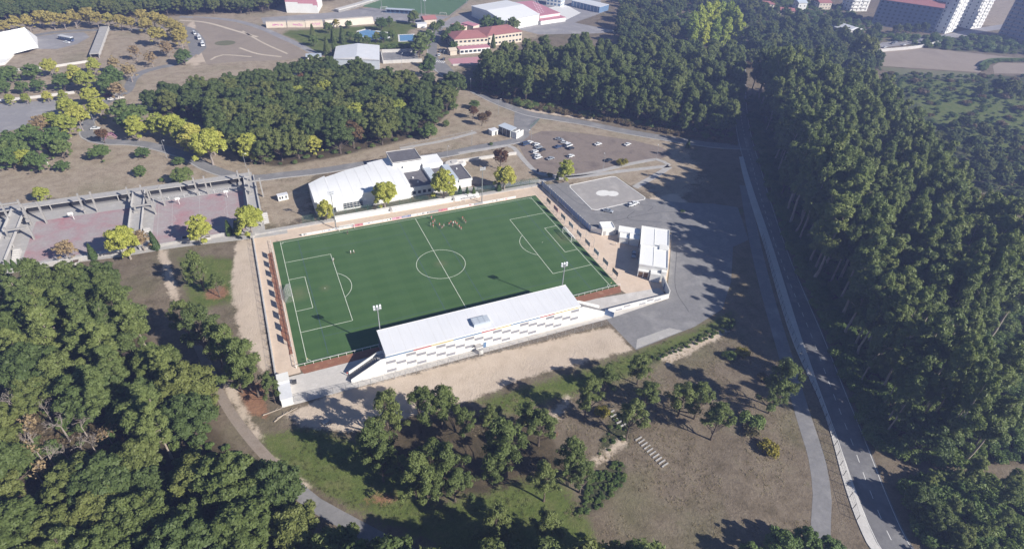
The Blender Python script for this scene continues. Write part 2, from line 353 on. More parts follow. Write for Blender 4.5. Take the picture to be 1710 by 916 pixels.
# ground sheet: fine cells where the camera looks, coarse cells out to the horizon
def axis(lo, hi, fine, far):
    a = list(np.arange(lo, hi, fine)); s = fine; x = hi; b = []
    while x < far: b.append(x); s = min(s*1.09, 120); x += s
    s = fine; x = lo; c = []
    while x > -far: s = min(s*1.09, 120); x -= s; c.append(x)
    return np.array(c[::-1]+a+b)
gx = axis(-165, 215, 1.4, 2600); gy = axis(-170, 130, 1.4, 2600)
NX, NY = len(gx), len(gy)
GP = np.stack(np.meshgrid(gx, gy), -1).reshape(-1, 2)
def wmax(polys, w):
    out = np.zeros(len(GP))
    for q in polys:
        q = list(q); a = np.array(q); lo, hi = a.min(0)-3*w-2, a.max(0)+3*w+2
        k = np.where(((GP > lo) & (GP < hi)).all(1))[0]
        if len(k): out[k] = np.maximum(out[k], soft(GP[k], q, w))
    return out
def vnoise(P, cell, seed):
    """smooth value noise on the plan"""
    r = np.random.default_rng(seed); T = r.random((128, 128)); q = P/cell; i = np.floor(q).astype(int); f = q-i; f = f*f*(3-2*f)
    g = lambda a, b: T[a % 128, b % 128]
    x0, y0 = i[:, 0], i[:, 1]
    return (g(x0, y0)*(1-f[:, 0])+g(x0+1, y0)*f[:, 0])*(1-f[:, 1])+(g(x0, y0+1)*(1-f[:, 0])+g(x0+1, y0+1)*f[:, 0])*f[:, 1]
flat = np.ones(len(GP))
k = np.where((np.abs(GP[:, 0]) < 320) & (GP[:, 1] > -200) & (GP[:, 1] < 460))[0]
dr = np.full(len(k), 1e9)
for ln in (MAIN, LANE, WEST, PARKPATH, FRONTPATH, TOPROAD, SIDE_L): dr = np.minimum(dr, seg_dist(GP[k], ln))
flat[k] = np.clip((dr-6)/10, 0, 1)
LEVEL = [Gs([(1000, 525), (1112, 490), (1180, 380), (1255, 395), (1232, 420), (1228, 480), (1214, 526), (1168, 556), (1060, 596)]), [(-64, -54), (66, -54), (66, 48), (-64, 48)], [(-64, 44), (36, 44), (36, 92), (-64, 92)], [(-160, 40), (-55, 40), (-55, 98), (-160, 98)], [(62, -52), (112, -52), (135, 0), (135, 50), (112, 60), (62, 48)], Gs([(850, 215), (930, 195), (1150, 240), (1120, 285), (900, 300)])]
flat *= 1-np.clip(wmax(LEVEL, 5)*2, 0, 1)
flat *= np.clip((46-GP[:, 1])/14, 0, 1)*np.clip((330-GP[:, 0])/40, 0, 1)
GZ = flat*(vnoise(GP, 23, 1)*.7+vnoise(GP, 7, 2)*.28+vnoise(GP, 2.8, 3)*.12-.5)
def gz(x, y):
    i = min(max(int(np.searchsorted(gx, x))-1, 0), NX-2); j = min(max(int(np.searchsorted(gy, y))-1, 0), NY-2)
    u = (x-gx[i])/(gx[i+1]-gx[i]); v = (y-gy[j])/(gy[j+1]-gy[j]); Z = lambda a, b: GZ[b*NX+a]
    return float((Z(i, j)*(1-u)+Z(i+1, j)*u)*(1-v)+(Z(i, j+1)*(1-u)+Z(i+1, j+1)*u)*v)
me = bpy.data.meshes.new('ground')
me.vertices.add(NX*NY); me.vertices.foreach_set('co', np.c_[GP, GZ].ravel())
ii, jj = np.meshgrid(np.arange(NX-1), np.arange(NY-1)); b0 = (jj*NX+ii).ravel()
quads = np.stack([b0, b0+1, b0+NX+1, b0+NX], 1)
me.loops.add(quads.size); me.loops.foreach_set('vertex_index', quads.ravel())
me.polygons.add(len(quads)); me.polygons.foreach_set('loop_start', np.arange(len(quads))*4); me.polygons.foreach_set('loop_total', np.full(len(quads), 4))
me.polygons.foreach_set('use_smooth', np.ones(len(quads), bool))
me.update(calc_edges=True)
for nm, lay in (('cover', (wmax(GREEN, 5), wmax(SAND, 2.2), wmax(LITTER, 5), wmax(RED, 3))), ('cover2', (wmax(DARKVEG, 3), wmax(SCRUB, 6), wmax(PALE, 9), np.zeros(len(GP))))):
    at = me.attributes.new(nm, 'FLOAT_COLOR', 'POINT'); at.data.foreach_set('color', np.stack(lay, 1).astype(np.float32).ravel())
m, n, out = nodes('ground')
p = n.nodes.new('ShaderNodeBsdfPrincipled'); p.inputs['Roughness'].default_value = .95; p.inputs['Specular IOR Level'].default_value = .1; n.links.new(p.outputs[0], out.inputs[0])
pos = position(n)
nA, nB, nC, nD = noise(n, pos, .035, 4), noise(n, pos, .22, 5, .65), noise(n, pos, 1.3, 4, .7), noise(n, pos, 4.5, 3, .7)
dry = ramp(n, nB, [(.28, (.125, .100, .066)), (.45, (.182, .145, .105)), (.6, (.222, .180, .135)), (.75, (.170, .150, .088))])
dry = mixc(n, math_(n, 'MULTIPLY', ramp(n, nA, [(.5, (0, 0, 0)), (.72, (1, 1, 1))]), .5), dry, (.15, .155, .07))
pal = ramp(n, nB, [(.28, (.25, .198, .142)), (.45, (.34, .275, .205)), (.6, (.40, .33, .255)), (.75, (.31, .275, .185))])
pal = mixc(n, math_(n, 'MULTIPLY', ramp(n, nA, [(.52, (0, 0, 0)), (.74, (1, 1, 1))]), .45), pal, (.17, .17, .085))
grs = ramp(n, nB, [(.3, (.085, .118, .030)), (.5, (.125, .155, .045)), (.74, (.175, .172, .075))])
snd = ramp(n, nB, [(.25, (.50, .41, .32)), (.5, (.58, .48, .385)), (.75, (.63, .53, .435))])
lit = ramp(n, nB, [(.3, (.060, .050, .030)), (.5, (.095, .075, .048)), (.72, (.13, .10, .065))])
rdc = ramp(n, nB, [(.3, (.24, .12, .07)), (.7, (.33, .19, .12))])
dvg = ramp(n, nC, [(.3, (.035, .045, .022)), (.7, (.085, .085, .045))])
scr = ramp(n, nB, [(.3, (.042, .058, .026)), (.5, (.075, .088, .042)), (.7, (.125, .105, .062))])
def att(name):
    a = n.nodes.new('ShaderNodeAttribute'); a.attribute_name = name
    sp = n.nodes.new('ShaderNodeSeparateColor'); n.links.new(a.outputs['Color'], sp.inputs[0]); return sp.outputs, a.outputs['Alpha']
(c1, a1), (c2, a2) = att('cover'), att('cover2')
nmix = math_(n, 'ADD', math_(n, 'MULTIPLY', nB, .6), math_(n, 'MULTIPLY', nC, .4))
def edge(w):
    v = math_(n, 'ADD', w, math_(n, 'MULTIPLY', math_(n, 'SUBTRACT', nmix, .5), 1.5))
    mr = n.nodes.new('ShaderNodeMapRange'); mr.interpolation_type = 'SMOOTHSTEP'; n.links.new(v, mr.inputs[0]); mr.inputs[1].default_value = .32; mr.inputs[2].default_value = .68; return mr.outputs[0]
snd = mixc(n, math_(n, 'MULTIPLY', ramp(n, nA, [(.4, (0, 0, 0)), (.7, (1, 1, 1))]), .35), snd, (.50, .41, .325))
col = dry
for w, c in ((c2[2], pal), (c2[1], scr), (c1[2], lit), (c1[0], grs), (c2[0], dvg), (a1, rdc)): col = mixc(n, edge(w), col, c)
col = mixc(n, 1.0, col, ramp(n, nC, [(.25, (.72, .73, .74)), (.75, (1.26, 1.26, 1.24))]), 'MULTIPLY')
col = mixc(n, 1.0, col, ramp(n, nD, [(.25, (.80, .80, .80)), (.75, (1.2, 1.2, 1.2))]), 'MULTIPLY')
col = mixc(n, edge(c1[1]), col, snd)
n.links.new(col, p.inputs['Base Color'])
b = n.nodes.new('ShaderNodeBump'); b.inputs['Distance'].default_value = .16; n.links.new(math_(n, 'ADD', nC, nD), b.inputs['Height']); n.links.new(b.outputs[0], p.inputs['Normal'])
me.materials.append(m)
tag(link('ground', me), 'dry grass, bare soil and woodland floor around the sports ground', kind='structure')

# ------------------------------------------------------------------ roads, paths and yards
def road(name, line, w, m, z, label):
    return struct(name, strip(MB(), offset(line, w/2), offset(line, -w/2), z), m, label)
road('road', MAIN, 8.6, 'asphalt_dark', .030, 'straight asphalt road running along the tall eucalyptus wood')
road('lane', LANE, 6.6, 'asphalt', .026, 'grey lane from the straight road up to the school junction')
road('service_lane', WEST, 5.6, 'asphalt', .022, 'narrow lane winding behind the white sports hall and past the courts')
road('park_path', PARKPATH, 4.5, 'asphalt', .022, 'curved asphalt footpath along the dry front lawn')
kf = next(i for i, p_ in enumerate(FRONTPATH) if PX(*p_)[1] > 772)
road('footpath', FRONTPATH[kf:], 3.7, 'asphalt', .022, 'asphalt path skirting the wood in the lower left corner')
road('dirt_track', FRONTPATH[:kf+1], 2.6, 'dirt_track', .020, 'narrow brown track between the wood and the row of pines')
road('school_road', TOPROAD, 5.6, 'asphalt_pale', .024, 'pale road curving down past the open brown field')
road('far_road', FARROAD, 11, 'asphalt_pale', .03, 'far road with parked cars below the tower blocks')
struct('kerb', raised(MB(), offset(LANE, 3.3), offset(LANE, 3.75), 0, .13), 'concrete_pale', 'pale kerb along the car park side of the lane')
struct('kerb', raised(MB(), offset(WEST[2:70], 2.8), offset(WEST[2:70], 3.5), 0, .12), 'concrete', 'pale kerb along the service lane behind the hall')
struct('sidewalk', raised(MB(), SIDE_L, SIDE_R, -.1, .16), 'concrete_pale', 'pale pavement along the straight road')
# painted markings
mk = MB()
strip(mk, offset(MAIN, -3.75), offset(MAIN, -3.9), .0345); strip(mk, offset(MAIN, 3.85), offset(MAIN, 3.7), .0345)
struct('road_edge_line', mk, 'white_paint', 'white edge lines of the straight road')
dash = MB()
for x, y, a in along(MAIN, 5.5, 2): dash.prism([(x+math.cos(a)*u-math.sin(a)*v, y+math.sin(a)*u+math.cos(a)*v) for u, v in ((-1.2, -.08), (1.2, -.08), (1.2, .08), (-1.2, .08))], .031, .0355)
struct('road_marking', dash, 'white_paint', 'dashed centre line of the straight road')
YARD = Gs([(906, 309), (948, 304), (953, 311), (990, 352), (1076, 331), (1135, 338), (1190, 340), (1232, 346), (1250, 400), (1224, 412), (1221, 470), (1206, 516), (1160, 545), (1062, 584), (1012, 532), (1113, 500), (1118, 450), (1122, 388), (1072, 400), (1056, 392), (1000, 391), (984, 388)])
struct('asphalt_yard', MB().sheet(YARD, .018), 'asphalt', 'grey asphalt yard beside the pitch and helipad')
struct('yard_patch', MB().sheet(Gs([(1064, 566), (1118, 547), (1140, 552), (1062, 582)]), .023), 'concrete', 'pale concrete patch at the corner of the yard')
HELI = Gs([(951, 309), (1021, 294.5), (1028, 295), (1078, 330), (1077, 333), (996, 351), (988, 350), (951, 313)])
struct('helipad', MB().sheet(HELI, .024), 'helipad_gravel', 'square pale helipad')
inner = (np.array(HELI)-np.mean(HELI, 0))*.972+np.mean(HELI, 0)
hk = MB()
for k in range(len(HELI)):
    j = (k+1) % len(HELI); hk.prism([HELI[k], HELI[j], tuple(inner[j]), tuple(inner[k])], .0, .13)
struct('helipad_kerb', hk, 'white_paint', 'white kerb round the helipad')
cx, cy_ = G(1012, 322)
hm = MB(); hm.sheet([(cx-1.3+3.6*math.cos(t), cy_+.3+2.6*math.sin(t)) for t in np.linspace(0, 6.283, 28)[:-1]], .030); hm.sheet([(cx+2.6+2.9*math.cos(t), cy_-1.6+2.4*math.sin(t)) for t in np.linspace(0, 6.283, 28)[:-1]], .034)
struct('helipad_marking', hm, 'white_paint', 'white painted spot in the middle of the helipad')
CARPARK = Gs([(866, 242), (884, 226), (905, 219), (940, 219), (1000, 226), (1060, 235), (1105, 246), (1122, 258), (1096, 268), (1042, 276), (1000, 288), (955, 294), (905, 291), (892, 283), (876, 262)])
struct('car_park', MB().sheet(CARPARK, .016), 'car_park_gravel', 'brown gravel car park with scattered cars')
FORE = Gs([(860, 186), (905, 194), (896, 206), (886, 216), (880, 228), (868, 243), (850, 236), (862, 226), (858, 205)])
struct('forecourt', MB().sheet(FORE, .033), 'asphalt', 'asphalt entrance apron by the kiosk')
for i, (pts, w) in enumerate((([(766, 256), (810, 249), (848, 243), (858, 247), (872, 264), (890, 283), (902, 290), (930, 294), (962, 293), (1000, 286), (1042, 276), (1096, 266), (1108, 270), (1118, 276)], 2.6), ([(700, 322), (760, 318), (830, 311), (893, 303), (930, 298), (985, 293), (1045, 285), (1118, 277)], 2.8), ([(1060, 313), (1100, 290), (1118, 278)], 3.2), ([(795, 221), (740, 235), (668, 248)], 2.4))):
    ln = smooth(Gs(pts), 3); struct('footway', raised(MB(), offset(ln, w/2), offset(ln, -w/2), -.05, .07), 'concrete', ('pale footway round the car park', 'pale footway above the pitch embankment', 'spur of footway down to the helipad', 'railed footway below the oak wood')[i])
lwalk = smooth(Gs([(-60, 468), (60, 443), (200, 425), (300, 409), (420, 395), (480, 386)]), 3)
struct('footway', raised(MB(), offset(lwalk, 1.5), offset(lwalk, -1.5), -.05, .08), 'concrete', 'concrete footway below the two courts')
struct('gravel_court', MB().sheet(Gs([(-90, 195), (-20, 175), (108, 166), (104, 182), (92, 200), (45, 212), (-60, 235)]), .018), 'asphalt_pale', 'open pale gravel yard at the left edge')
struct('school_junction', MB().sheet(Gs([(716, 94), (738, 100), (757, 118), (768, 133), (752, 136), (738, 126), (722, 116), (716, 104)]), .033), 'asphalt', 'widened junction in front of the school')
crossw = MB(); a0 = np.array(G(717, 101)); a1_ = np.array(G(734, 103)); dirr = (a1_-a0)/np.linalg.norm(a1_-a0); per = np.array([-dirr[1], dirr[0]])
for k in range(9):
    c = a0+dirr*(k*1.3+.4); crossw.face([(*(c+dirr*s*.35+per*t*2), .0385) for s, t in ((-1, -1), (1, -1), (1, 1), (-1, 1))])
struct('zebra_crossing', crossw, 'white_paint', 'zebra crossing at the school junction')
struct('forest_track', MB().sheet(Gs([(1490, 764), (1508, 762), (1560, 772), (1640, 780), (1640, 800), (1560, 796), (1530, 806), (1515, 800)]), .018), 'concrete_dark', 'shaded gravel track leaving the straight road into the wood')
struct('plough_field', MB().sheet(Gs([(1462, 88), (1540, 80), (1700, 97), (1760, 104), (1662, 103), (1645, 112), (1637, 121), (1468, 110)]), .05), 'plough', 'bare brown field beyond the wood')
struct('plough_field', MB().sheet(Gs([(1658, 110), (1668, 105), (1780, 108), (1780, 124), (1660, 123)]), .05), 'plough', 'smaller bare field at the right edge')
struct('grass_field', MB().sheet(Gs([(1468, 112), (1637, 123), (1640, 131), (1600, 132), (1490, 124)]), .045), 'green_field', 'narrow grassy strip below the bare field')
struct('open_field', MB().sheet(Gs([(322, 28), (380, 35), (430, 48), (470, 66), (500, 82), (515, 95), (470, 101), (400, 103), (345, 108), (335, 85), (332, 60)]), .03), 'plough', 'open brown field crossed by worn tracks')
trk = MB()
for pts, w in (([(300, 34), (345, 38), (395, 52), (430, 62)], 2.4), ([(400, 80), (430, 90), (470, 95)], 1.8), ([(352, 100), (372, 92), (420, 95)], 1.6), ([(405, 52), (440, 72), (480, 90)], 1.5)):
    ln = smooth(Gs(pts), 4); strip(trk, offset(ln, w/2), offset(ln, -w/2), .037)
struct('worn_track', trk, 'beige_wall', 'pale worn tracks across the open field')
struct('green_patch', MB().sheet([(G(376, 72)[0]+7*math.cos(t), G(376, 72)[1]+6*math.sin(t)) for t in np.linspace(0, 6.283, 20)[:-1]], .036), 'green_field', 'round green patch in the open field')

sm = MB()
for pts in ([(922, 306), (968, 341), (985, 340)], [(1060, 352), (1050, 366), (1120, 372)], [(1062, 340), (1090, 345), (1082, 352)], [(1130, 420), (1128, 480), (1150, 520)], [(1010, 372), (1090, 356), (1160, 352)]):
    ln = smooth(Gs(pts), 2); strip(sm, offset(ln, .14), offset(ln, -.14), .0225)
struct('tar_seam', sm, 'asphalt_seam', 'dark tar seams in the asphalt yard')
pa = MB(); rq = random.Random(5)
for x, y, a in along(MAIN, 17, 6):
    if rq.random() < .6:
        w = rq.uniform(.7, 2.0); l = rq.uniform(2, 6); o = rq.uniform(-2.8, 2.0); pa.face([(x+math.cos(a)*u-math.sin(a)*v, y+math.sin(a)*u+math.cos(a)*v, .0325) for u, v in ((-l, o), (l, o), (l, o+w), (-l, o+w))])
struct('road_patch', pa, 'asphalt', 'paler repair patches in the straight road')
# ------------------------------------------------------------------ tree kinds (each kind: a few grown variants sharing mesh data)
leafmat('eucalyptus_leaves', (0.119, 0.161, 0.057), (0.176, 0.220, 0.073), (0.247, 0.281, 0.090), .3)
leafmat('pine_needles', (0.104, 0.139, 0.050), (0.156, 0.198, 0.063), (0.210, 0.240, 0.081), .28)
leafmat('oak_leaves', (0.085, 0.125, 0.044), (0.129, 0.167, 0.052), (0.212, 0.223, 0.068), .28, .55)
leafmat('plane_leaves', (0.254, 0.310, 0.074), (0.450, 0.465, 0.100), (0.585, 0.515, 0.151), .35)
leafmat('tan_leaves', (0.308, 0.218, 0.126), (0.421, 0.319, 0.185), (0.389, 0.353, 0.151), .3)
leafmat('rust_leaves', (.13, .075, .045), (.19, .10, .05), (.16, .12, .06), .3)
leafmat('cypress_leaves', (0.054, 0.090, 0.030), (0.090, 0.138, 0.036), None, .15)
leafmat('shrub_leaves', (0.085, 0.143, 0.046), (0.144, 0.205, 0.061), (0.202, 0.240, 0.075), .25)
leafmat('bracken_leaves', (0.142, 0.111, 0.068), (0.202, 0.151, 0.089), (0.119, 0.131, 0.062), .25)
leafmat('yellow_leaves', (.24, .22, .035), (.36, .30, .05), None, .35)
leafmat('poplar_leaves', (0.237, 0.335, 0.062), (0.395, 0.454, 0.088), (0.593, 0.598, 0.106), .35)

def quads_mesh(name, C, N, size, asp, mname, rg):
    """leaf sprays: one bent card per spray, facing roughly along N"""
    n = len(C); N = N/np.linalg.norm(N, axis=1)[:, None]
    r = rg.normal(size=(n, 3)); T = np.cross(N, r); T /= np.linalg.norm(T, axis=1)[:, None]+1e-9; B = np.cross(N, T)
    s = (size*rg.uniform(.65, 1.35, n))[:, None]; a = asp*rg.uniform(.8, 1.2, n)[:, None]
    V = np.stack([C-T*s, C+B*s*a-N*s*.15, C+T*s*.95+N*s*.2, C-B*s*a-N*s*.15], 1).reshape(-1, 3)
    me = bpy.data.meshes.new(name); me.vertices.add(4*n); me.vertices.foreach_set('co', V.astype(np.float32).ravel())
    me.loops.add(4*n); me.loops.foreach_set('vertex_index', np.arange(4*n, dtype=np.int32))
    me.polygons.add(n); me.polygons.foreach_set('loop_start', np.arange(n, dtype=np.int32)*4); me.polygons.foreach_set('loop_total', np.full(n, 4, np.int32))
    me.update(calc_edges=True); me.materials.append(MATS[mname]); return me
def sph(rg, n):
    v = rg.normal(size=(n, 3)); return v/np.linalg.norm(v, axis=1)[:, None]
def crown_from_lobes(name, lobes, per, size, asp, mname, rg, squash=.85, spread=.7, up=.25):
    Cs, Ns = [], []
    for c, r in lobes:
        n = max(6, int(per*r*r)); d = sph(rg, n); d[:, 2] = np.where(d[:, 2] < -.35, -d[:, 2]*.6, d[:, 2])
        u = rg.uniform(.62, 1.04, n)[:, None]; q = d*u*r*(1+.22*rg.normal(size=(n, 1))*.5); q[:, 2] *= squash
        Cs.append(np.array(c)+q); Ns.append(d+rg.normal(size=(n, 3))*spread+np.array([0, 0, up]))
    return quads_mesh(name, np.concatenate(Cs), np.concatenate(Ns), size, asp, mname, rg)
def trunk_mesh(name, h, r, rg, limbs=(), mname='bark', lean=.03):
    mb = MB(); n = 6; x = y = 0.0; pts = [(0, 0, -.4)]
    for k in range(1, n+1): x += rg.normal()*lean*h/n; y += rg.normal()*lean*h/n; pts.append((x, y, h*k/n))
    rr = [r*1.35]+[r*(1-.82*k/n) for k in range(1, n+1)]
    for k in range(n): mb.tube(pts[k], pts[k+1], rr[k], rr[k+1], 7, 0, False)
    for c, q in limbs:
        t = min(max((c[2]-.9*math.hypot(c[0], c[1]))/h, .18), .92); f = t*n; i = min(int(f), n-1); u = f-i
        a = [pts[i][j]+(pts[i+1][j]-pts[i][j])*u for j in range(3)]; rb = max(.05, (rr[i]+(rr[i+1]-rr[i])*u)*.55)
        m = [(a[j]+c[j])/2+(0, 0, -.25)[j] for j in range(3)]; mb.tube(a, m, rb, rb*.65, 5, 0, False); mb.tube(m, c, rb*.65, rb*.25, 5, 0, False)
    return mb.mesh(name, mname)
KINDS_LIB = {}
def lib(kind, trunk, crown, h, gap=None):
    KINDS_LIB.setdefault(kind, []).append((trunk, crown, h))
def make_eucalyptus(seed, h):
    rg = np.random.default_rng(seed); lobes = []
    nb = 15; cb = h*rg.uniform(.34, .48); fat = rg.uniform(.095, .15); top = rg.uniform(.3, .55)
    for k in range(nb):                                    # hanging sprays grouped on uneven boughs
        t = (k+rg.uniform(0, 1))/nb; z = cb+(h-cb)*t; R = max(.6, (1-abs(t-top)**1.6*1.7)*h*fat)*rg.uniform(.65, 1.3); a = k*2.4+rg.normal()*.6
        for j in range(rg.integers(3, 6)):
            u = rg.uniform(.25, 1.0); lobes.append(((R*u*math.cos(a)+rg.normal()*.7, R*u*math.sin(a)+rg.normal()*.7, z+rg.normal()*.9-.8*u), rg.uniform(.7, 1.5)*(1-.3*t)*h/26))
    lobes.append(((rg.normal()*.3, rg.normal()*.3, h-1.0), .9*h/26))
    lib('eucalyptus', trunk_mesh('trunk', h*.95, h*.0105+.06, rg, lobes[::3], 'pale_bark', .06), crown_from_lobes('crown', lobes, 120, .40, .38, 'eucalyptus_leaves', rg, 1.35, .55, .25), h)
def make_parkpine(seed, h):
    rg = np.random.default_rng(seed); lobes = []; nb = rg.integers(13, 18); cb = h*rg.uniform(.28, .42); ws = rg.uniform(.24, .33); ls = rg.uniform(-.1, .1, 2)
    for k in range(nb):                                    # open crown: tufts on separate boughs with gaps between
        t = (k+rg.uniform(0, .9))/nb; z = cb+(h*.95-cb)*t; R = h*ws*(1-t**2.2)*rg.uniform(.55, 1.2)+.4; a = k*2.39996+rg.normal()*.5
        for j in range(rg.integers(4, 8)):
            u = rg.uniform(.35, 1.05); lobes.append(((R*u*math.cos(a)+rg.normal()*.35+ls[0]*z, R*u*math.sin(a)+rg.normal()*.35+ls[1]*z, z+.12*R*u+rg.normal()*.3), rg.uniform(.42, .85)*h/11))
    lib('park_pine', trunk_mesh('trunk', h*.92, h*.015+.05, rg, lobes[::2], 'bark', .05), crown_from_lobes('crown', lobes, 165, .25, .32, 'pine_needles', rg, .95, .6, .45), h)
def make_pine(seed, h, kind='pine'):
    rg = np.random.default_rng(seed); lobes = []
    nl = 92; cb = h*rg.uniform(.20, .34); ws = rg.uniform(.15, .23)
    for k in range(nl):
        t = (k+rg.uniform(0, 1))/nl; z = cb+(h*.97-cb)*t; R = h*ws*math.sqrt(max(.03, 1-(max(t-.3, 0)/.75)**2))*(.55+.45*min(t/.3, 1))
        a = k*2.39996+rg.normal()*.5; d = R*math.sqrt(rg.uniform(.15, 1.0))
        lobes.append(((d*math.cos(a), d*math.sin(a), z+.05*d-.3), rg.uniform(.38, .8)*h/11))
    lib(kind, trunk_mesh('trunk', h*.94, h*.016+.04, rg, lobes[::2], 'bark', .05), crown_from_lobes('crown', lobes, 170, .27, .34, 'pine_needles', rg, .95, .55, .45), h)
def make_oak(seed, h, wide, kind, mname, bark='bark', per=185, size=.26, nl=100, cbf=.22):
    rg = np.random.default_rng(seed); lobes = []; cb = h*cbf; R = h*wide
    for k in range(nl):
        d = sph(rg, 1)[0]; d[2] = abs(d[2])*1.0-.35*(rg.uniform() < .35)
        q = rg.uniform(.62, 1.0); zc = cb+(h-cb)*.45
        z = zc+d[2]*q*(h-zc) if d[2] > 0 else zc+d[2]*q*(zc-cb)*2.4
        lobes.append(((d[0]*q*R, d[1]*q*R, z-.35), rg.uniform(.5, 1.15)*h/11))
    lobes.append(((0, 0, h*.72), 1.8*h/11)); lobes.append(((0, 0, h*.5), 2*h/11))
    lib(kind, trunk_mesh('trunk', h*.7, h*.02+.05, rg, lobes[::3], bark, .04), crown_from_lobes('crown', lobes, per, size, .6, mname, rg, .85, .5, .35), h)
def make_cone(seed, h, w, kind, mname):
    rg = np.random.default_rng(seed); n = 1500; t = rg.uniform(0, 1, n)**.8; a = rg.uniform(0, 6.283, n); R = w*(1-t)**.75*(.86+.14*np.cos(3*a+seed))*rg.uniform(.8, 1.05, n)*np.clip(t*9+.55, 0, 1)
    C = np.stack([R*np.cos(a), R*np.sin(a), .15+t*(h-.2)], 1); N = np.stack([np.cos(a), np.sin(a), np.full(n, .5)], 1)+rg.normal(size=(n, 3))*.5
    lib(kind, trunk_mesh('trunk', h*.6, .12, rg, (), 'bark', .01), quads_mesh('crown', C, N, h*.045+.05, .6, mname, rg), h)
def make_column(seed, h, w, kind, mname):
    rg = np.random.default_rng(seed); lobes = []
    for k in range(34):
        t = (k+rg.uniform())/34; R = w*math.sin(math.pi*min(1, .12+.86*t))**.6; a = rg.uniform(0, 6.283); d = R*rg.uniform(.3, .9)
        lobes.append(((d*math.cos(a), d*math.sin(a), h*(.1+.88*t)-.5), rg.uniform(.8, 1.35)*w/2.6))
    lib(kind, trunk_mesh('trunk', h*.9, h*.012+.08, rg, lobes[::3], 'grey_bark', .02), crown_from_lobes('crown', lobes, 62, .5, .5, mname, rg, 1.2, .7, .2), h)
def make_bush(seed, h, w, kind, mname, per=120, size=.26):
    rg = np.random.default_rng(seed); lobes = []
    for k in range(16):
        a = rg.uniform(0, 6.283); d = w*math.sqrt(rg.uniform(0, .75)); z = h*(.32+.42*rg.uniform()*(1-(d/w)**2))
        lobes.append(((d*math.cos(a), d*math.sin(a), z), rg.uniform(.28, .5)*h))
    lib(kind, trunk_mesh('trunk', h*.5, .09, rg, lobes[::2], 'bark', .05), crown_from_lobes('crown', lobes, per, size, .55, mname, rg, .9, .7, .25), h)
def make_bare(seed, h, kind, mname='grey_bark', leafy=0):
    rg = np.random.default_rng(seed); mb = MB()
    def grow(p, d, L, r, lv):
        q = [p[i]+d[i]*L for i in range(3)]; mb.tube(p, q, r, r*.6, 4 if lv else 6, 0, False)
        if lv >= 4: tips.append(q); return
        for _ in range(3 if lv < 3 else 2):
            e = np.array(d)+rg.normal(size=3)*.5; e[2] = e[2]*.7+.25; e /= np.linalg.norm(e); grow(q, tuple(e), L*rg.uniform(.55, .8), r*.58, lv+1)
    tips = []; stem = MB(); stem.tube((0, 0, -.3), (0, 0, h*.3), h*.018+.03, h*.014+.02, 6)
    grow((0, 0, h*.3), (0, 0, 1), h*.2, h*.013+.02, 0)
    C = np.array(tips); C = np.repeat(C, 2 if leafy else 1, 0)+rg.normal(size=(len(C)*(2 if leafy else 1), 3))*.4
    tw = quads_mesh('twigs', C, rg.normal(size=C.shape), .3 if leafy else .35, .5 if leafy else .1, 'tan_leaves' if leafy else mname, rg)
    b = bmesh.new(); me = mb.mesh('crown', [mname, 'tan_leaves' if leafy else mname]); b.from_mesh(me); nf = len(b.faces); b.from_mesh(tw)
    b.faces.ensure_lookup_table()
    for f in b.faces[nf:]: f.material_index = 1
    b.to_mesh(me); b.free(); lib(kind, stem.mesh('trunk', mname), me, h)
for s in range(12): make_eucalyptus(100+s, 30)
for s in range(8): make_parkpine(240+s, 11)
for s in range(8): make_pine(200+s, 11)
for s in range(7): make_oak(300+s, 11, (.36, .42, .47)[s % 3], 'oak', 'oak_leaves')
for s in range(4): make_oak(400+s, 8.5, .36, 'plane', 'plane_leaves', 'grey_bark', 190, .24, 90, .16)
for s in range(2): make_oak(450+s, 8, .36, 'tan', 'tan_leaves', 'grey_bark', 80, .24, 60)
for s in range(2): make_oak(470+s, 8, .34, 'rust', 'rust_leaves', 'bark', 110, .24, 60)
for s in range(3): make_oak(480+s, 7, .42, 'broadleaf', 'shrub_leaves', 'bark', 200, .24, 80, .12)
for s in range(2): make_cone(500+s, 4.5, 1.15, 'cypress', 'cypress_leaves')
for s in range(2): make_cone(520+s, 9, 2.4, 'conifer', 'oak_leaves')
for s in range(3): make_column(540+s, 17, 3.2, 'poplar', 'poplar_leaves')
for s in range(3): make_bush(560+s, 2.4, 2.0, 'bush', 'shrub_leaves')
for s in range(3): make_bush(580+s, 1.5, 1.5, 'bracken', 'bracken_leaves', 90, .24)
make_bush(590, 2.0, 1.8, 'yellow_bush', 'yellow_leaves', 110, .24)
for s in range(3): make_bare(600+s, 11, 'bare', 'grey_bark')
for s in range(2): make_bare(620+s, 8, 'wispy', 'grey_bark', 1)
leafmat('tuft_blades', (.10, .135, .045), (.16, .18, .06), (.20, .19, .09), .3)
leafmat('dry_blades', (.34, .28, .19), (.42, .35, .25), (.36, .33, .20), .3)
for kd, mn in (('tuft', 'tuft_blades'), ('dry_tuft', 'dry_blades')):
    for s in range(3):
        q = np.random.default_rng(660+s); nq = 26; C = np.c_[q.normal(size=(nq, 2))*.28, q.uniform(.05, .26, nq)]; lib(kd, MB().tube((0, 0, 0), (0, 0, .05), .02, .01, 3).mesh('trunk', mn), quads_mesh('crown', C, np.c_[q.normal(size=(nq, 2)), q.uniform(.2, 1.2, nq)], .13, .4, mn, q), .35)
leafmat('gold_leaves', (0.378, 0.319, 0.105), (0.504, 0.420, 0.140), (0.420, 0.406, 0.112), .35)
for s in range(3): make_oak(650+s, 8.5, .36, 'gold', 'gold_leaves', 'grey_bark', 120, .25, 74, .24)
make_oak(640, 6, .36, 'yellow_tree', 'yellow_leaves', 'bark', 190, .2, 60)

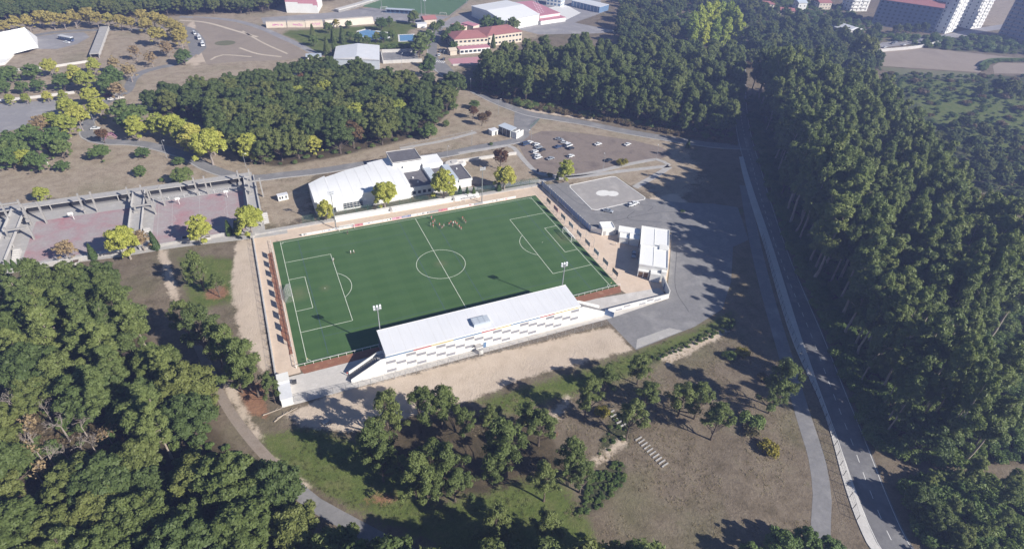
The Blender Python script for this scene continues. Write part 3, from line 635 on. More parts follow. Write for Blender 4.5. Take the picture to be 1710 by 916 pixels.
_vc = [0]
def plant(kind, name, x, y, h, label, group=None, cat='tree', wide=1.0):
    _vc[0] += 1; tr, cr, h0 = KINDS_LIB[kind][rnd.randrange(len(KINDS_LIB[kind]))]; s = h/h0
    o = thing(name, label, cat, (x, y, gz(x, y)), rnd.uniform(0, 6.283), group); w = s*wide*rnd.uniform(.92, 1.08); o.scale = (w, w, s)
    link('trunk', tr, o); link('crown' if cat == 'tree' else 'foliage', cr, o); return o
LIBCOL = {}
def mass_collection(kind):
    """one joined tree per variant, kept out of the scene, for woods that read as one mass"""
    if kind in LIBCOL: return LIBCOL[kind]
    c = bpy.data.collections.new('library_'+kind)
    for k, (tr, cr, h) in enumerate(KINDS_LIB[kind]):
        b = bmesh.new(); me = bpy.data.meshes.new(kind); b.from_mesh(tr); nf = len(b.faces); b.from_mesh(cr); b.faces.ensure_lookup_table()
        off = len(tr.materials)
        for f in b.faces[nf:]: f.material_index += off
        b.to_mesh(me); b.free()
        for q in list(tr.materials)+list(cr.materials): me.materials.append(q)
        c.objects.link(bpy.data.objects.new('%s_%02d' % (kind, k), me))
    LIBCOL[kind] = c; return c
def mass(name, kind, pts, hs, label, wide=1.0):
    """one object for a mass of plants nobody could count"""
    h0 = KINDS_LIB[kind][0][2]; n = len(pts)
    me = bpy.data.meshes.new(name); me.from_pydata([(x, y, gz(x, y)) for x, y in pts], [], [])
    a = me.attributes.new('scl', 'FLOAT', 'POINT'); a.data.foreach_set('value', np.array(hs, np.float32)/h0)
    a = me.attributes.new('rot', 'FLOAT_VECTOR', 'POINT'); rv = np.zeros((n, 3), np.float32); rv[:, 2] = nrg.uniform(0, 6.283, n); a.data.foreach_set('vector', rv.ravel())
    a = me.attributes.new('pick', 'INT', 'POINT'); a.data.foreach_set('value', nrg.integers(0, 100, n).astype(np.int32))
    g = bpy.data.node_groups.new(name, 'GeometryNodeTree'); g.interface.new_socket('Geometry', in_out='INPUT', socket_type='NodeSocketGeometry'); g.interface.new_socket('Geometry', in_out='OUTPUT', socket_type='NodeSocketGeometry')
    gi, go = g.nodes.new('NodeGroupInput'), g.nodes.new('NodeGroupOutput'); ip = g.nodes.new('GeometryNodeInstanceOnPoints'); ci = g.nodes.new('GeometryNodeCollectionInfo')
    ci.inputs[0].default_value = mass_collection(kind); ci.inputs['Separate Children'].default_value = True; ci.inputs['Reset Children'].default_value = True
    def na(nm, t):
        q = g.nodes.new('GeometryNodeInputNamedAttribute'); q.data_type = t; q.inputs[0].default_value = nm; return next(s for s in q.outputs if s.enabled and s.name == 'Attribute')
    g.links.new(gi.outputs[0], ip.inputs['Points']); g.links.new(ci.outputs[0], ip.inputs['Instance']); ip.inputs['Pick Instance'].default_value = True
    g.links.new(na('pick', 'INT'), ip.inputs['Instance Index']); g.links.new(na('rot', 'FLOAT_VECTOR'), ip.inputs['Rotation']); g.links.new(na('scl', 'FLOAT'), ip.inputs['Scale'])
    g.links.new(ip.outputs[0], go.inputs[0])
    o = link(name, me); md = o.modifiers.new('scatter', 'NODES'); md.node_group = g
    return tag(o, label, kind='stuff')
def poisson(poly, r, seed, avoid=(), n=None):
    rg = np.random.default_rng(seed); A = np.array(poly); lo, hi = A.min(0), A.max(0); area = (hi-lo).prod(); C = rg.uniform(lo, hi, (int(area/(r*r)*6), 2)); C = C[inside(C, poly)]
    for q in avoid: C = C[~inside(C, q)]
    cell = {}; out = []
    for x, y in C:
        i, j = int(x//r), int(y//r); ok = True
        for a in (-1, 0, 1):
            for b in (-1, 0, 1):
                for u, v in cell.get((i+a, j+b), ()):
                    if (u-x)**2+(v-y)**2 < r*r: ok = False
        if ok: cell.setdefault((i, j), []).append((x, y)); out.append((float(x), float(y)))
    return out
# ------------------------------------------------------------------ pitch and its surrounds
HX, HY = 53.6, 34.1
m, n, out = nodes('turf')
p = n.nodes.new('ShaderNodeBsdfPrincipled'); p.inputs['Roughness'].default_value = .8; p.inputs['Specular IOR Level'].default_value = .25; p.inputs['Sheen Weight'].default_value = .22; p.inputs['Sheen Roughness'].default_value = .45; p.inputs['Sheen Tint'].default_value = (.6, .8, .6, 1); n.links.new(p.outputs[0], out.inputs[0])
pos = position(n)
wv = n.nodes.new('ShaderNodeTexWave'); wv.inputs['Scale'].default_value = .055; wv.bands_direction = 'Y'; wv.inputs['Distortion'].default_value = 2.2; wv.inputs['Detail'].default_value = 3; wv.inputs['Detail Scale'].default_value = .6; n.links.new(pos, wv.inputs['Vector'])
mp = n.nodes.new('ShaderNodeMapping'); mp.inputs['Scale'].default_value = (.25, 1.6, 1); n.links.new(pos, mp.inputs['Vector'])
st = noise(n, mp.outputs[0], .5, 5, .7)
col = ramp(n, noise(n, pos, .06, 4), [(.3, (.041, .098, .026)), (.7, (.052, .112, .033))])
col = mixc(n, .35, col, ramp(n, st, [(.3, (.034, .088, .023)), (.7, (.070, .130, .042))]))
col = mixc(n, math_(n, 'MULTIPLY', wv.outputs['Fac'], .55), col, (.066, .132, .039))
sx = n.nodes.new('ShaderNodeSeparateXYZ'); n.links.new(pos, sx.inputs[0])
seam = math_(n, 'LESS_THAN', math_(n, 'FRACT', math_(n, 'MULTIPLY', sx.outputs[0], .25)), .035)
lanes = math_(n, 'LESS_THAN', math_(n, 'FRACT', math_(n, 'MULTIPLY', sx.outputs[0], .0932)), .5)
col = mixc(n, math_(n, 'MULTIPLY', lanes, .10), col, (.10, .175, .08)); col = mixc(n, math_(n, 'MULTIPLY', seam, .16), col, (.035, .08, .03))
col = mixc(n, 1.0, col, ramp(n, noise(n, pos, 2.2, 3, .7), [(.25, (.86, .86, .86)), (.75, (1.14, 1.14, 1.14))]), 'MULTIPLY')
n.links.new(col, p.inputs['Base Color'])
def blot(cx_, cy_, rx, ry):
    v = n.nodes.new('ShaderNodeVectorMath'); v.operation = 'SUBTRACT'; n.links.new(pos, v.inputs[0]); v.inputs[1].default_value = (cx_, cy_, .04)
    w = n.nodes.new('ShaderNodeVectorMath'); w.operation = 'DIVIDE'; n.links.new(v.outputs[0], w.inputs[0]); w.inputs[1].default_value = (rx, ry, 1)
    l = n.nodes.new('ShaderNodeVectorMath'); l.operation = 'LENGTH'; n.links.new(w.outputs[0], l.inputs[0]); return math_(n, 'SUBTRACT', 1.0, l.outputs['Value'], clamp=True)
for bx_, by_, ax_, ay_ in ((-51.5, 0, 4.5, 5.5), (51.5, 0, 4.5, 5.5), (-42.6, 0, 2.5, 2.5), (0, 0, 3.5, 3)):
    col = mixc(n, math_(n, 'MULTIPLY', math_(n, 'MULTIPLY', blot(bx_, by_, ax_, ay_), noise(n, pos, .8, 4, .7)), 1.1), col, (.17, .175, .085))
n.links.new(col, p.inputs['Base Color'])
struct('pitch', MB().sheet([(-56.3, -35.2), (56.4, -35.2), (56.4, 35.4), (-56.3, 35.4)], .040), 'turf', 'green artificial turf football pitch')
ln = MB(); LW = .085
def hl(y, x0, x1, b=ln, z=.0445): b.box(x0, x1, y-LW, y+LW, .030, z)
def vl(x, y0, y1, b=ln, z=.0448): b.box(x-LW, x+LW, y0, y1, .030, z)
hl(HY, -HX, HX); hl(-HY, -HX, HX)
for s in (-1, 1):
    vl(s*HX, -HY-LW, HY+LW); vl(s*(HX-16.5), -20.16, 20.16); vl(s*(HX-5.5), -9.16, 9.16)
    for y in (-20.16, 20.16): hl(y, *sorted((s*HX, s*(HX-16.5))), z=.0446)
    for y in (-9.16, 9.16): hl(y, *sorted((s*HX, s*(HX-5.5))), z=.0446)
    a = [(s*(HX-11+0)-s*9.15*math.cos(t), 9.15*math.sin(t)) for t in np.linspace(-.926, .926, 24)]
    strip(ln, offset(a, LW), offset(a, -LW), .0452)
    ln.sheet([(s*(HX-11)+.18*math.cos(t), .18*math.sin(t)) for t in np.linspace(0, 6.283, 9)[:-1]], .0452)
    for t in (-1, 1):
        a = [(s*HX-s*1.0*math.cos(q), t*HY-t*1.0*math.sin(q)) for q in np.linspace(0, math.pi/2, 8)]; strip(ln, offset(a, LW), offset(a, -LW), .0456)
vl(0, -HY, HY, z=.0450)
a = [(9.15*math.cos(t), 9.15*math.sin(t)) for t in np.linspace(0, 6.2832, 64)]; strip(ln, offset(a, LW), offset(a, -LW), .0454)
struct('pitch_marking', ln, 'line_paint', 'white football lines painted on the pitch')
bl = MB()
for x in (-47.2, -7.0, 7.0, 46.0):
    bl.box(x-.07, x+.07, -33, 33, .030, .0425)
for y in (-24.5, 24.5): bl.box(-47, -7, y-.05, y+.05, .030, .0422); bl.box(7, 46, y-.05, y+.05, .030, .0422)
struct('training_lines', bl, 'blue_line_paint', 'faint blue cross lines for small-sided games')
SANDP = [(-62.7, -37.8), (-56, -37.8), (-56, 34), (56, 34), (56, -37.8), (58, -44), (72, -44), *Gs([(1112, 478), (1116, 452), (1122, 390), (1070, 398), (1056, 391), (1000, 391), (985, 389), (904, 311)]), (62.4, 42.6), (-62.7, 42.6)]
struct('paving', MB().sheet(SANDP, .022), 'sandy_paving', 'sandy beige paving round the pitch')
struct('concourse', MB().sheet([(-62.7, -49.6), (-62.7, -38.4), (44, -38.6), (70, -41.5), (70, -47.8), (44, -49.6)], .027), 'grey_paving', 'pale concrete concourse below the stand')
struct('clay_strip', MB().sheet([(-55.2, -38.7), (55.5, -38.7), (57, -35.3), (-56.2, -35.3)], .033), 'red_clay', 'red clay strip on the stand side of the pitch')
cl = []; rr = random.Random(3)
for k in range(31): cl.append((-59.0+rr.uniform(-.35, .35)+(.9 if k < 4 else 0), -29+k*1.9))
struct('clay_strip', MB().sheet([(-57.0, -29)]+cl[::1]+[(-57.0, 29)], .031), 'red_clay', 'red clay strip behind the goal on the shaded board side')
struct('embankment', MB().prism([(-62.7, 42.6), (63, 42.6), (63, 44.6), (-62.7, 44.6)], 0, .55), 'concrete', 'low concrete retaining strip above the far touchline')

def railing(name, label, a, b, h, step, m, r=.035, rails=(1.0, .55), group=None):
    """posts and rails between two points; each post is a part"""
    L = math.dist(a, b); t = thing(name, label, 'railing', (*a, 0), math.atan2(b[1]-a[1], b[0]-a[0]), group)
    mb = MB()
    for q in rails: mb.tube((0, 0, h*q), (L, 0, h*q), r, r, 6)
    mb.build('rail', m, t); k = max(1, round(L/step)); pm = MB().tube((0, 0, -.1), (0, 0, h), r*1.1, r*1.1, 6).mesh('post', m)
    for i in range(k+1): link('post', pm, t, (L*i/k, 0, 0))
    return t
railing('perimeter_railing', 'white railing along the turf behind the goal nearest the courts', (-57.0, -35.5), (-57.0, 35.6), 1.1, 2.5, 'white_paint', .06, (1.0,))
railing('perimeter_railing', 'white railing along the touchline on the stand side', (-56.9, -35.45), (56.9, -35.45), 1.1, 2.5, 'white_paint', .06, (1.0,))
def fence(name, label, pts, h, step, m='grey_metal', mesh_m='grey_metal', wires=.45, brace=True, wr=.012, cat='fence'):
    """chain-link fence: posts are parts, the woven wire one part"""
    a = pts[0]; t = thing(name, label, cat, (*a, 0)); w = MB(); pm = MB().tube((0, 0, -.2), (0, 0, h), .07, .07, 6).mesh('post', m); brs = []
    for p, q in zip(pts, pts[1:]):
        L = math.dist(p, q); k = max(1, round(L/step)); ux, uy = (q[0]-p[0])/L, (q[1]-p[1])/L; o = (p[0]-a[0], p[1]-a[1])
        z = .1
        while z <= h: w.tube((o[0], o[1], z), (o[0]+ux*L, o[1]+uy*L, z), wr, wr, 3, 0, False); z += wires
        x = 0.0
        while x < L:
            for s in (1, -1):
                e = x+s*h*.6
                if 0 <= e <= L: w.tube((o[0]+ux*x, o[1]+uy*x, .05), (o[0]+ux*e, o[1]+uy*e, h), wr*.8, wr*.8, 3, 0, False)
            x += 1.0
        w.tube((o[0], o[1], h), (o[0]+ux*L, o[1]+uy*L, h), .025, .025, 4)
        for i in range(k+1 if q == pts[-1] else k):
            x = L*i/k; link('post', pm, t, (o[0]+ux*x, o[1]+uy*x, 0))
            if brace and i % 2 == 0 and x+2 < L: brs.append(((o[0]+ux*x, o[1]+uy*x, h*.75), (o[0]+ux*(x+1.8), o[1]+uy*(x+1.8), 0)))
    w.build('wire_mesh', mesh_m, t)
    for q in brs: MB().tube(*q, .03, .03, 4).build('brace', m, t)
    return t
fence('boundary_fence', 'chain-link fence on braced posts behind the stand', [G(492, 671), G(640, 638), G(800, 595), G(1018, 541)], 2.6, 3.4, 'steel', 'steel', .4, True, .02)
fence('boundary_fence', 'chain-link fence on the low wall beside the sandy walkway', [(-62.9, -38), (-62.9, 43)], 2.4, 4.0, wires=.8, brace=False)
bw = thing('boundary_wall', 'low pale wall along the outer edge of the sandy walkway', 'wall', (-62.9, 0, 0)); MB().box(-.18, .18, -38, 44, 0, .5).build('wall_base', 'concrete_pale', bw); MB().box(-.24, .24, -38, 44, .5, .58).build('coping', 'concrete_pale', bw)
MB().box(-.9, .9, 40.4, 44.2, .58, 1.5).build('end_pier', 'concrete', bw)
fence('boundary_fence', 'tall netted fence between the pitch and the white hall', [(-43.5, 45.2), (-31, 45.4), (-8, 45.6), (20, 45.0), (40, 44.8), (62, 44.4)], 3.6, 4.4, 'green_metal', 'green_mesh', .22, False, .03)
# terrace steps on the far side
tr = thing('terrace', 'two pale concrete spectator steps below the netted fence', 'terrace', (0, 43.5, 0))
MB().box(-31, 32, -1.5, -.3, 0, .62).build('step', 'white_paint', tr); MB().box(-31, 32, -.3, 1.4, 0, 1.25).build('step', 'white_paint', tr)
for x in (-8, 20): MB().box(x-.5, x+.5, -1.55, 1.45, 0, 1.28).build('stair_block', 'concrete', tr)
# advertising boards
def ad_board(x, y, rz, L, label, kind, group, legs=.35, h=.95):
    t = thing('advertising_board', label, 'board', (x, y, 0), rz, group)
    MB().box(-L/2, L/2, -.04, .04, legs, legs+h).build('panel', kind, t)
    for s in (-1, 1): MB().box(s*L*.38-.04, s*L*.38+.04, .05, .15, 0, legs+h*.8).build('leg', 'grey_metal', t)
    return t
mat('ad_red', (.45, .10, .14), (.60, .30, .34), 1.5, .6); mat('ad_blue', (.10, .14, .32), (.5, .5, .55), 1.5, .6); mat('ad_pink', (.60, .20, .36), (.66, .55, .60), 1.5, .6); mat('ad_grey', (.30, .30, .32), (.42, .42, .43), 1.5, .6); mat('ad_brown', (.24, .17, .13), (.36, .29, .25), 1.3, .7); mat('ad_pale', (.60, .54, .50), (.52, .48, .46), 1.3, .7)
kinds = ['ad_white', 'ad_white', 'ad_white', 'ad_white', 'ad_white', 'ad_red', 'ad_white', 'ad_white', 'ad_white', 'ad_pink', 'ad_blue', 'ad_white', 'ad_white', 'ad_grey', 'ad_red', 'ad_white', 'ad_white', 'ad_white', 'ad_grey', 'ad_white', 'ad_white', 'ad_white', 'ad_white']
cname = {'ad_white': 'white', 'ad_red': 'red and white', 'ad_pink': 'pink', 'ad_blue': 'blue and white', 'ad_grey': 'grey', 'ad_brown': 'brown', 'ad_pale': 'pale'}
for k, kd in enumerate(kinds):
    t = ad_board(-43.4+k*4.02, 36.1, rnd.uniform(-.01, .01), 3.9, '%s low advertising board, %s from the court end along the far touchline' % (cname[kd], ORD[k]), kd, 'advertising boards along the far touchline', .12, .95)
    if k % 3 != 1:
        q = MB()
        for j in range(rnd.randint(2, 4)): xx = rnd.uniform(-1.5, 1.2); q.box(xx, xx+rnd.uniform(.3, .9), -.046, -.041, .35, rnd.uniform(.6, .9))
        q.build('print', ('dark_metal', 'ad_red', 'ad_blue', 'ad_grey')[k % 4], t)
for k in range(9):
    t = thing('raised_board', 'raised board on posts behind the court-end goal, %s from the stand' % ORD[k], 'board', (-57.3, -24.3+k*6.05, 0), 0, 'raised boards behind the court-end goal')
    MB().box(-.05, .05, -1.75, 1.75, 1.85, 3.5).build('panel', 'wood_brown', t)
    for y in (-1.3, 1.3): MB().box(-.06, .06, y-.06, y+.06, 0, 3.5).build('post', 'grey_metal', t)
rk = ['ad_brown', 'ad_pale', 'ad_white', 'ad_pale', 'ad_pale', 'ad_white', 'ad_pale', 'ad_red', 'ad_brown']
for k in range(9):
    t = thing('raised_board', '%s raised board on posts behind the car-park-end goal, %s from the stand' % (cname[rk[k]], ORD[k]), 'board', (57.7, -30.2+k*6.9, 0), 0, 'raised boards behind the car-park-end goal')
    MB().box(-.05, .05, -1.9, 1.9, 1.75, 3.4).build('panel', rk[k], t)
    pr = MB()
    for j in range(3): yy = -1.5+j*1.05; pr.box(-.057, -.051, yy, yy+.7, 2.2, 2.9)
    pr.build('print', 'ad_grey' if rk[k] != 'ad_grey' else 'ad_white', t)
    for y in (-1.4, 1.4): MB().box(-.06, .06, y-.06, y+.06, 0, 3.4).build('post', 'grey_metal', t)
# goals
def goal(label, x, y, rz, W, H, D):
    t = thing('goal', label, 'goal', (x, y, .04), rz); r = .10
    for s in (-1, 1): MB().tube((0, s*W/2, 0), (0, s*W/2, H), r, r, 8).build('post', 'white_paint', t)
    MB().tube((0, -W/2, H), (0, W/2, H), r, r, 8).build('crossbar', 'white_paint', t)
    fr = MB()
    for s in (-1, 1): fr.tube((0, s*W/2, H), (D*.45, s*W/2, H), .03); fr.tube((D*.45, s*W/2, H), (D, s*W/2, 0), .03)
    fr.tube((D, -W/2, 0), (D, W/2, 0), .03); fr.build('net_frame', 'steel', t)
    nt_ = MB(); k = int(W/.3)
    for i in range(k+1):
        yy = -W/2+W*i/k; nt_.tube((0, yy, H), (D*.45, yy, H), .022, .022, 3, 0, False); nt_.tube((D*.45, yy, H), (D, yy, 0), .022, .022, 3, 0, False)
    for i in range(7):
        u = i/6; nt_.tube((D*(.45+.55*u), -W/2, H*(1-u)), (D*(.45+.55*u), W/2, H*(1-u)), .022, .022, 3, 0, False)
        for s in (-1, 1): nt_.tube((0, s*W/2, H*(1-u)), (D*(.45+.55*u), s*W/2, H*(1-u)), .022, .022, 3, 0, False)
    for i in range(3): nt_.tube((D*.15*i, -W/2, H), (D*.15*i, W/2, H), .022, .022, 3, 0, False)
    nt_.build('net', 'white_paint', t)
goal('white full-size goal with net at the court end', -HX, 0, math.pi, 7.32, 2.44, 2.6)
goal('white full-size goal with net at the car park end', HX, 0, 0, 7.32, 2.44, 2.6)
gx0, gy0 = G(580, 384); goal('small training goal standing at the far touchline near the court end', gx0, 35.0, math.pi/2, 6, 2, 1.2)
goal('small training goal parked by the terrace steps near the far floodlight', 27.5, 40.6, math.pi/2, 6, 2, 1.2)
for k, (x, y) in enumerate([(-HX, -HY), (-HX, HY), (HX, -HY), (HX, HY)]):
    t = thing('corner_flag', 'corner flag at the %s corner of the pitch' % ['stand and court', 'hall and court', 'stand and yard', 'hall and yard'][k], 'flag', (x, y, .04)); MB().tube((0, 0, 0), (0, 0, 1.5), .025).build('pole', 'white_paint', t); MB().prism([(0, -.01), (.4, -.01), (.4, .01), (0, .01)], 1.15, 1.5).build('pennant', 'yellow_panel', t)
# floodlights
def floodlight(label, x, y, H, face):
    t = thing('floodlight_mast', label, 'floodlight', (x, y, 0), face)
    MB().tube((0, 0, 0), (0, 0, H-.8), .24, .14, 10).build('pole', 'steel', t); MB().box(-.35, .35, -.35, .35, 0, .3).build('base', 'concrete', t)
    MB().box(-1.15, 1.15, -.08, .08, H-1.0, H-.85).box(-1.15, 1.15, -.08, .08, H-.2, H-.05).box(-.1, .1, -.1, .1, H-1.1, H).build('crossarm', 'steel', t)
    for z in (H-.75, H+.05):
        for xx in (-.9, 0, .9):
            L = MB(); L.prism([(xx-.32, .05), (xx+.32, .05), (xx+.32, .5), (xx-.32, .5)], z, z+.45, 0, [(xx-.25, .25), (xx+.25, .25), (xx+.25, .6), (xx-.25, .6)]); L.build('lamp', 'lamp_white', t)
floodlight('floodlight mast rising beside the court end of the stand roof', -31.3, -36.4, 16.8, 0)
floodlight('floodlight mast rising beside the yard end of the stand roof', 31.5, -36.6, 17.0, 0)
floodlight('floodlight mast on the far touchline in front of the white hall', -31.9, 36.9, 16.8, math.pi)
floodlight('floodlight mast on the far touchline near the car park', 31.1, 37.2, 16.8, math.pi)

# ------------------------------------------------------------------ grandstand
st = thing('grandstand', 'long white grandstand with flat pale roof and staggered grey wall panels', 'grandstand', (0, -47.3, 0))
SX = 32.4
MB().box(-SX, SX, -.1, .1, 0, 7.35).build('back_wall', 'white_wall', st)
pm = MB().box(-1.46, 1.46, -.035, .0, -.05, .95).mesh('wall_panel', 'grey_panel')
for k in range(21):
    for z in ((4.0, .55), (2.9,), (5.05, 1.7))[k % 3]:
        if k == 10 and z < 1: continue
        link('wall_panel', pm, st, (-31+3.1*k, -.1, z))
gm = MB()
for k in range(1, 21): gm.box(-32.55+3.1*k-.02, -32.55+3.1*k+.02, -.115, -.1, .1, 7.3)
for z in (1.55, 2.68, 3.8, 4.92, 6.02): gm.box(-SX, SX, -.112, -.1, z-.015, z+.015)
gm.build('panel_joints', 'concrete', st)
bands = [(-32.4, -24, 'blue_panel'), (-24, -18.5, 'red_panel'), (-18.5, -11.5, 'yellow_panel'), (-11.5, -2.3, 'blue_panel'), (-2.3, 2.3, 'red_panel'), (2.3, 7.7, 'yellow_panel'), (7.7, 18, 'blue_panel'), (18, 23, 'red_panel'), (23, 32.4, 'yellow_panel')]
for a, b, c in bands: MB().box(a, b, -.14, -.1, 6.45, 6.95).build('colour_band', c, st)
MB().box(-SX, SX, -.02, .04, 7.35, 7.7).build('clerestory', 'glass', st)
rf = MB(); q8 = [(-SX, -.55, 7.72), (SX, -.55, 7.72), (SX, 10.1, 8.35), (-SX, 10.1, 8.35)]; q9 = [(a, b, c+.22) for a, b, c in q8]
rf.face(q9); rf.face(q8[::-1])
for i in range(4): rf.face([q8[i], q8[(i+1) % 4], q9[(i+1) % 4], q9[i]])
rz_ = lambda y: 7.94+(y+.55)/10.65*.63
ro = rf.build('roof', 'stand_roof', st)
MB().box(-SX-.06, SX+.06, -.63, -.555, 7.66, 7.97).build('fascia', 'white_wall', ro); MB().box(-SX-.06, SX+.06, 10.105, 10.18, 8.3, 8.62).build('fascia', 'white_wall', ro)
MB().tube((-SX, -.7, 7.7), (SX, -.7, 7.7), .09, .09, 6).build('gutter', 'steel', ro)
sm = MB()
for k in range(1, 21): x = -SX+k*3.1; sm.face([(x-.025, -.5, rz_(-.5)+.004), (x+.025, -.5, rz_(-.5)+.004), (x+.025, 10.05, rz_(10.05)+.004), (x-.025, 10.05, rz_(10.05)+.004)])
sm.build('roof_seams', 'concrete_pale', ro)
MB().box(-4.2, 1.2, 1.4, 4.6, 7.9, 9.2).build('skylight_box', 'pale_roof', ro)
for k in range(3): MB().box(-3.9+k*1.75, -2.5+k*1.75, 1.7, 4.3, 9.2, 9.26).build('skylight_pane', 'pale_roof', ro)
MB().box(-SX, SX, .1, 9.0, 0, .1).build('floor', 'concrete', st)
for k in range(8): MB().box(-SX+.1, SX-.1, .1, 8.6-k*.95, .1+k*.5, .6+k*.5).build('seat_tier', 'concrete' if k % 2 else 'concrete_dark', st)
for k in range(8): MB().box(-SX+k*9.2+.05, -SX+k*9.2+.35, 8.9, 9.2, 0, 8.2).build('column', 'steel', st)
for s in (-1, 1):
    MB().box(*sorted((s*SX-s*.2, s*SX)), .12, 4.0, 0, 7.0).build('end_wall', 'white_wall', st)
    def slope(y0, y1, z1, nm):
        q = MB(); xs = [s*SX, s*(SX+1.6), s*(SX+10.6)]; zt = [6.3, 6.25, 1.45]
        for (xa, za), (xb, zb) in zip(zip(xs, zt), zip(xs[1:], zt[1:])):
            P8 = [(xa, y0, 0), (xb, y0, 0), (xb, y1, 0), (xa, y1, 0), (xa, y0, za), (xb, y0, zb), (xb, y1, zb), (xa, y1, za)]
            for f in ((0, 1, 5, 4), (2, 3, 7, 6), (4, 5, 6, 7), (1, 2, 6, 5), (3, 0, 4, 7)): q.face([P8[i] for i in f])
        q.build(nm, 'white_wall', st)
    slope(-.1, .1, 0, 'stair_parapet'); slope(3.4, 3.62, 0, 'stair_parapet')
    for k in range(15):
        xa = SX+1.6+k*.6; zz = 5.2-k*.345
        MB().box(*sorted((s*xa, s*(xa+.6))), .1, 3.4, 0, zz).build('stair_step', 'concrete_dark', st)
    MB().box(*sorted((s*(SX), s*(SX+1.6))), .1, 3.4, 0, 5.2).build('landing', 'concrete', st)
for k in range(30): MB().box(-30.5+k*2.1, -30.2+k*2.1, 8.0, 8.35, 0.1, 1.2).build('front_rail_post', 'white_paint', st) if k % 3 == 0 else None
MB().box(-1.6, -.6, -.16, -.1, 0, 2.2).build('door', 'blue_panel', st)
MB().box(-4.6, -2.6, -1.5, -.1, 2.3, 2.45).build('canopy', 'concrete', st)

bx = thing('electric_cabinet', 'white utility cabinet by the fence behind the middle of the stand', 'cabinet', (*G(803, 590), 0)); MB().box(-.6, .6, -.4, .4, 0, 1.9).build('cabinet_body', 'white_wall', bx); MB().box(-.5, -.02, -.44, -.4, .15, 1.75).build('cabinet_door', 'concrete_pale', bx); MB().box(-.66, .66, -.46, .46, 1.9, 1.98).build('cabinet_top', 'concrete', bx)
# ticket hut at the near corner
h = thing('ticket_hut', 'narrow white gatehouse at the fence corner behind the court-end goal', 'hut', (-61.0, -44.2, 0))
MB().box(-1.5, 1.5, -5.0, 4.6, 0, 2.7).build('wall', 'white_wall', h); MB().box(-1.65, 1.65, -5.15, 1.2, 2.7, 2.9).build('roof', 'white_roof', h); MB().box(-1.65, 1.65, 1.25, 4.75, 2.7, 3.3).build('roof', 'white_wall', h)
MB().box(1.5, 1.54, 1.8, 2.8, 0, 2.1).build('door', 'grey_panel', h); MB().box(1.5, 1.54, -3.5, -2.0, 1.0, 1.9).build('window', 'glass', h)
# right end: low wall with panels, gate wing
lw = thing('yard_wall', 'low white wall with grey panels between concourse and asphalt yard', 'wall', (44.6, -47.0, 0), math.atan2(-.5, 24.5))
MB().box(0, 25, -.12, .12, 0, 1.9).build('wall_base', 'white_wall', lw); MB().box(-.05, 25.05, -.17, .17, 1.9, 1.98).build('coping', 'concrete_pale', lw)
for k, x in enumerate((3.0, 6.2, 12.6, 15.8, 19.0)): MB().box(x, x+2.8, -.15, -.12, (.2, .95)[k % 2], (.85, 1.6)[k % 2]).build('wall_panel', 'grey_panel', lw)
gw = thing('gate_leaf', 'blue-grey steel gate leaf at the end of the stand stairs', 'gate', (43.3, -47.2, 0), -.9); MB().box(0, 3.2, -.04, .04, .1, 2.3).build('leaf', 'blue_sheet', gw); MB().box(-.1, 0, -.1, .1, 0, 2.4).build('gate_post', 'steel', gw)
# changing rooms block right of the pitch
A = np.array([83.2, -9.2]); B = np.array([65.4, -33.4]); az = math.atan2(*(B-A)[::-1])
c = thing('changing_rooms', 'low white changing-room block with two stepped flat roofs beside the yard', 'building', (*A, 0), az)
def wallbox(par, x0, x1, y0, y1, z, roof='bright_roof', nm='wall', mwall='white_wall', th=.25, ov=.15):
    MB().box(x0, x1, y0, y1, 0, z).build(nm, mwall, par); r = MB().box(x0-ov, x1+ov, y0-ov, y1+ov, z, z+.2).build('roof', roof, par)
    pp = MB()
    for a, b, cc, d in ((x0-ov, x1+ov, y0-ov, y0-ov+th), (x0-ov, x1+ov, y1+ov-th, y1+ov), (x0-ov, x0-ov+th, y0-ov+th, y1+ov-th), (x1+ov-th, x1+ov, y0-ov+th, y1+ov-th)): pp.box(a, b, cc, d, z+.2, z+.5)
    pp.build('parapet', mwall, r); return r
r1 = wallbox(c, 0, 14.2, 0, 10.9, 4.3); r2 = wallbox(c, 14.6, 28.2, .2, 10.5, 4.9)
MB().box(.3, 13.9, 5.3, 5.42, 4.5, 4.62).build('roof_ridge', 'white_wall', r1); MB().box(14.9, 27.9, 5.2, 5.32, 5.1, 5.22).build('roof_ridge', 'white_wall', r2)
for k in range(5): MB().box(1+k*2.7, 2.4+k*2.7, -.05, 0, 2.2, 3.1).build('window', 'glass', c)
for k in range(4): MB().box(15.6+k*3.1, 17.0+k*3.1, .14, .2, 2.2, 3.1).build('window', 'glass', c)
MB().box(28.2, 29.2, .2, 4.3, 0, 3.0).build('porch', 'white_wall', c)
for k in range(2): MB().box(29.2, 29.24, .5+k*1.9, 2.1+k*1.9, .2, 2.6).build('door', 'wood_brown', c)
MB().box(28.2, 30.6, 4.7, 8.4, 0, 3.4).build('porch', 'white_wall', c); MB().box(28.2, 29.6, 8.5, 10.4, 0, 4.3).build('porch', 'white_wall', c)
MB().box(12.9, 16.2, 7.2, 10.6, 4.5, 5.6).build('roof_plant', 'white_wall', c)
wg = thing('stepped_annex', 'small white annex with stepped roofs joined to the changing rooms', 'building', (*A, 0), az)
for x0, x1, y0, y1, z in ((.5, 4.6, -9.0, -.4, 3.0), (4.7, 8.0, -8.2, -4.4, 2.4), (4.7, 8.4, -4.2, -.4, 2.9)): wallbox(wg, x0, x1, y0, y1, z)
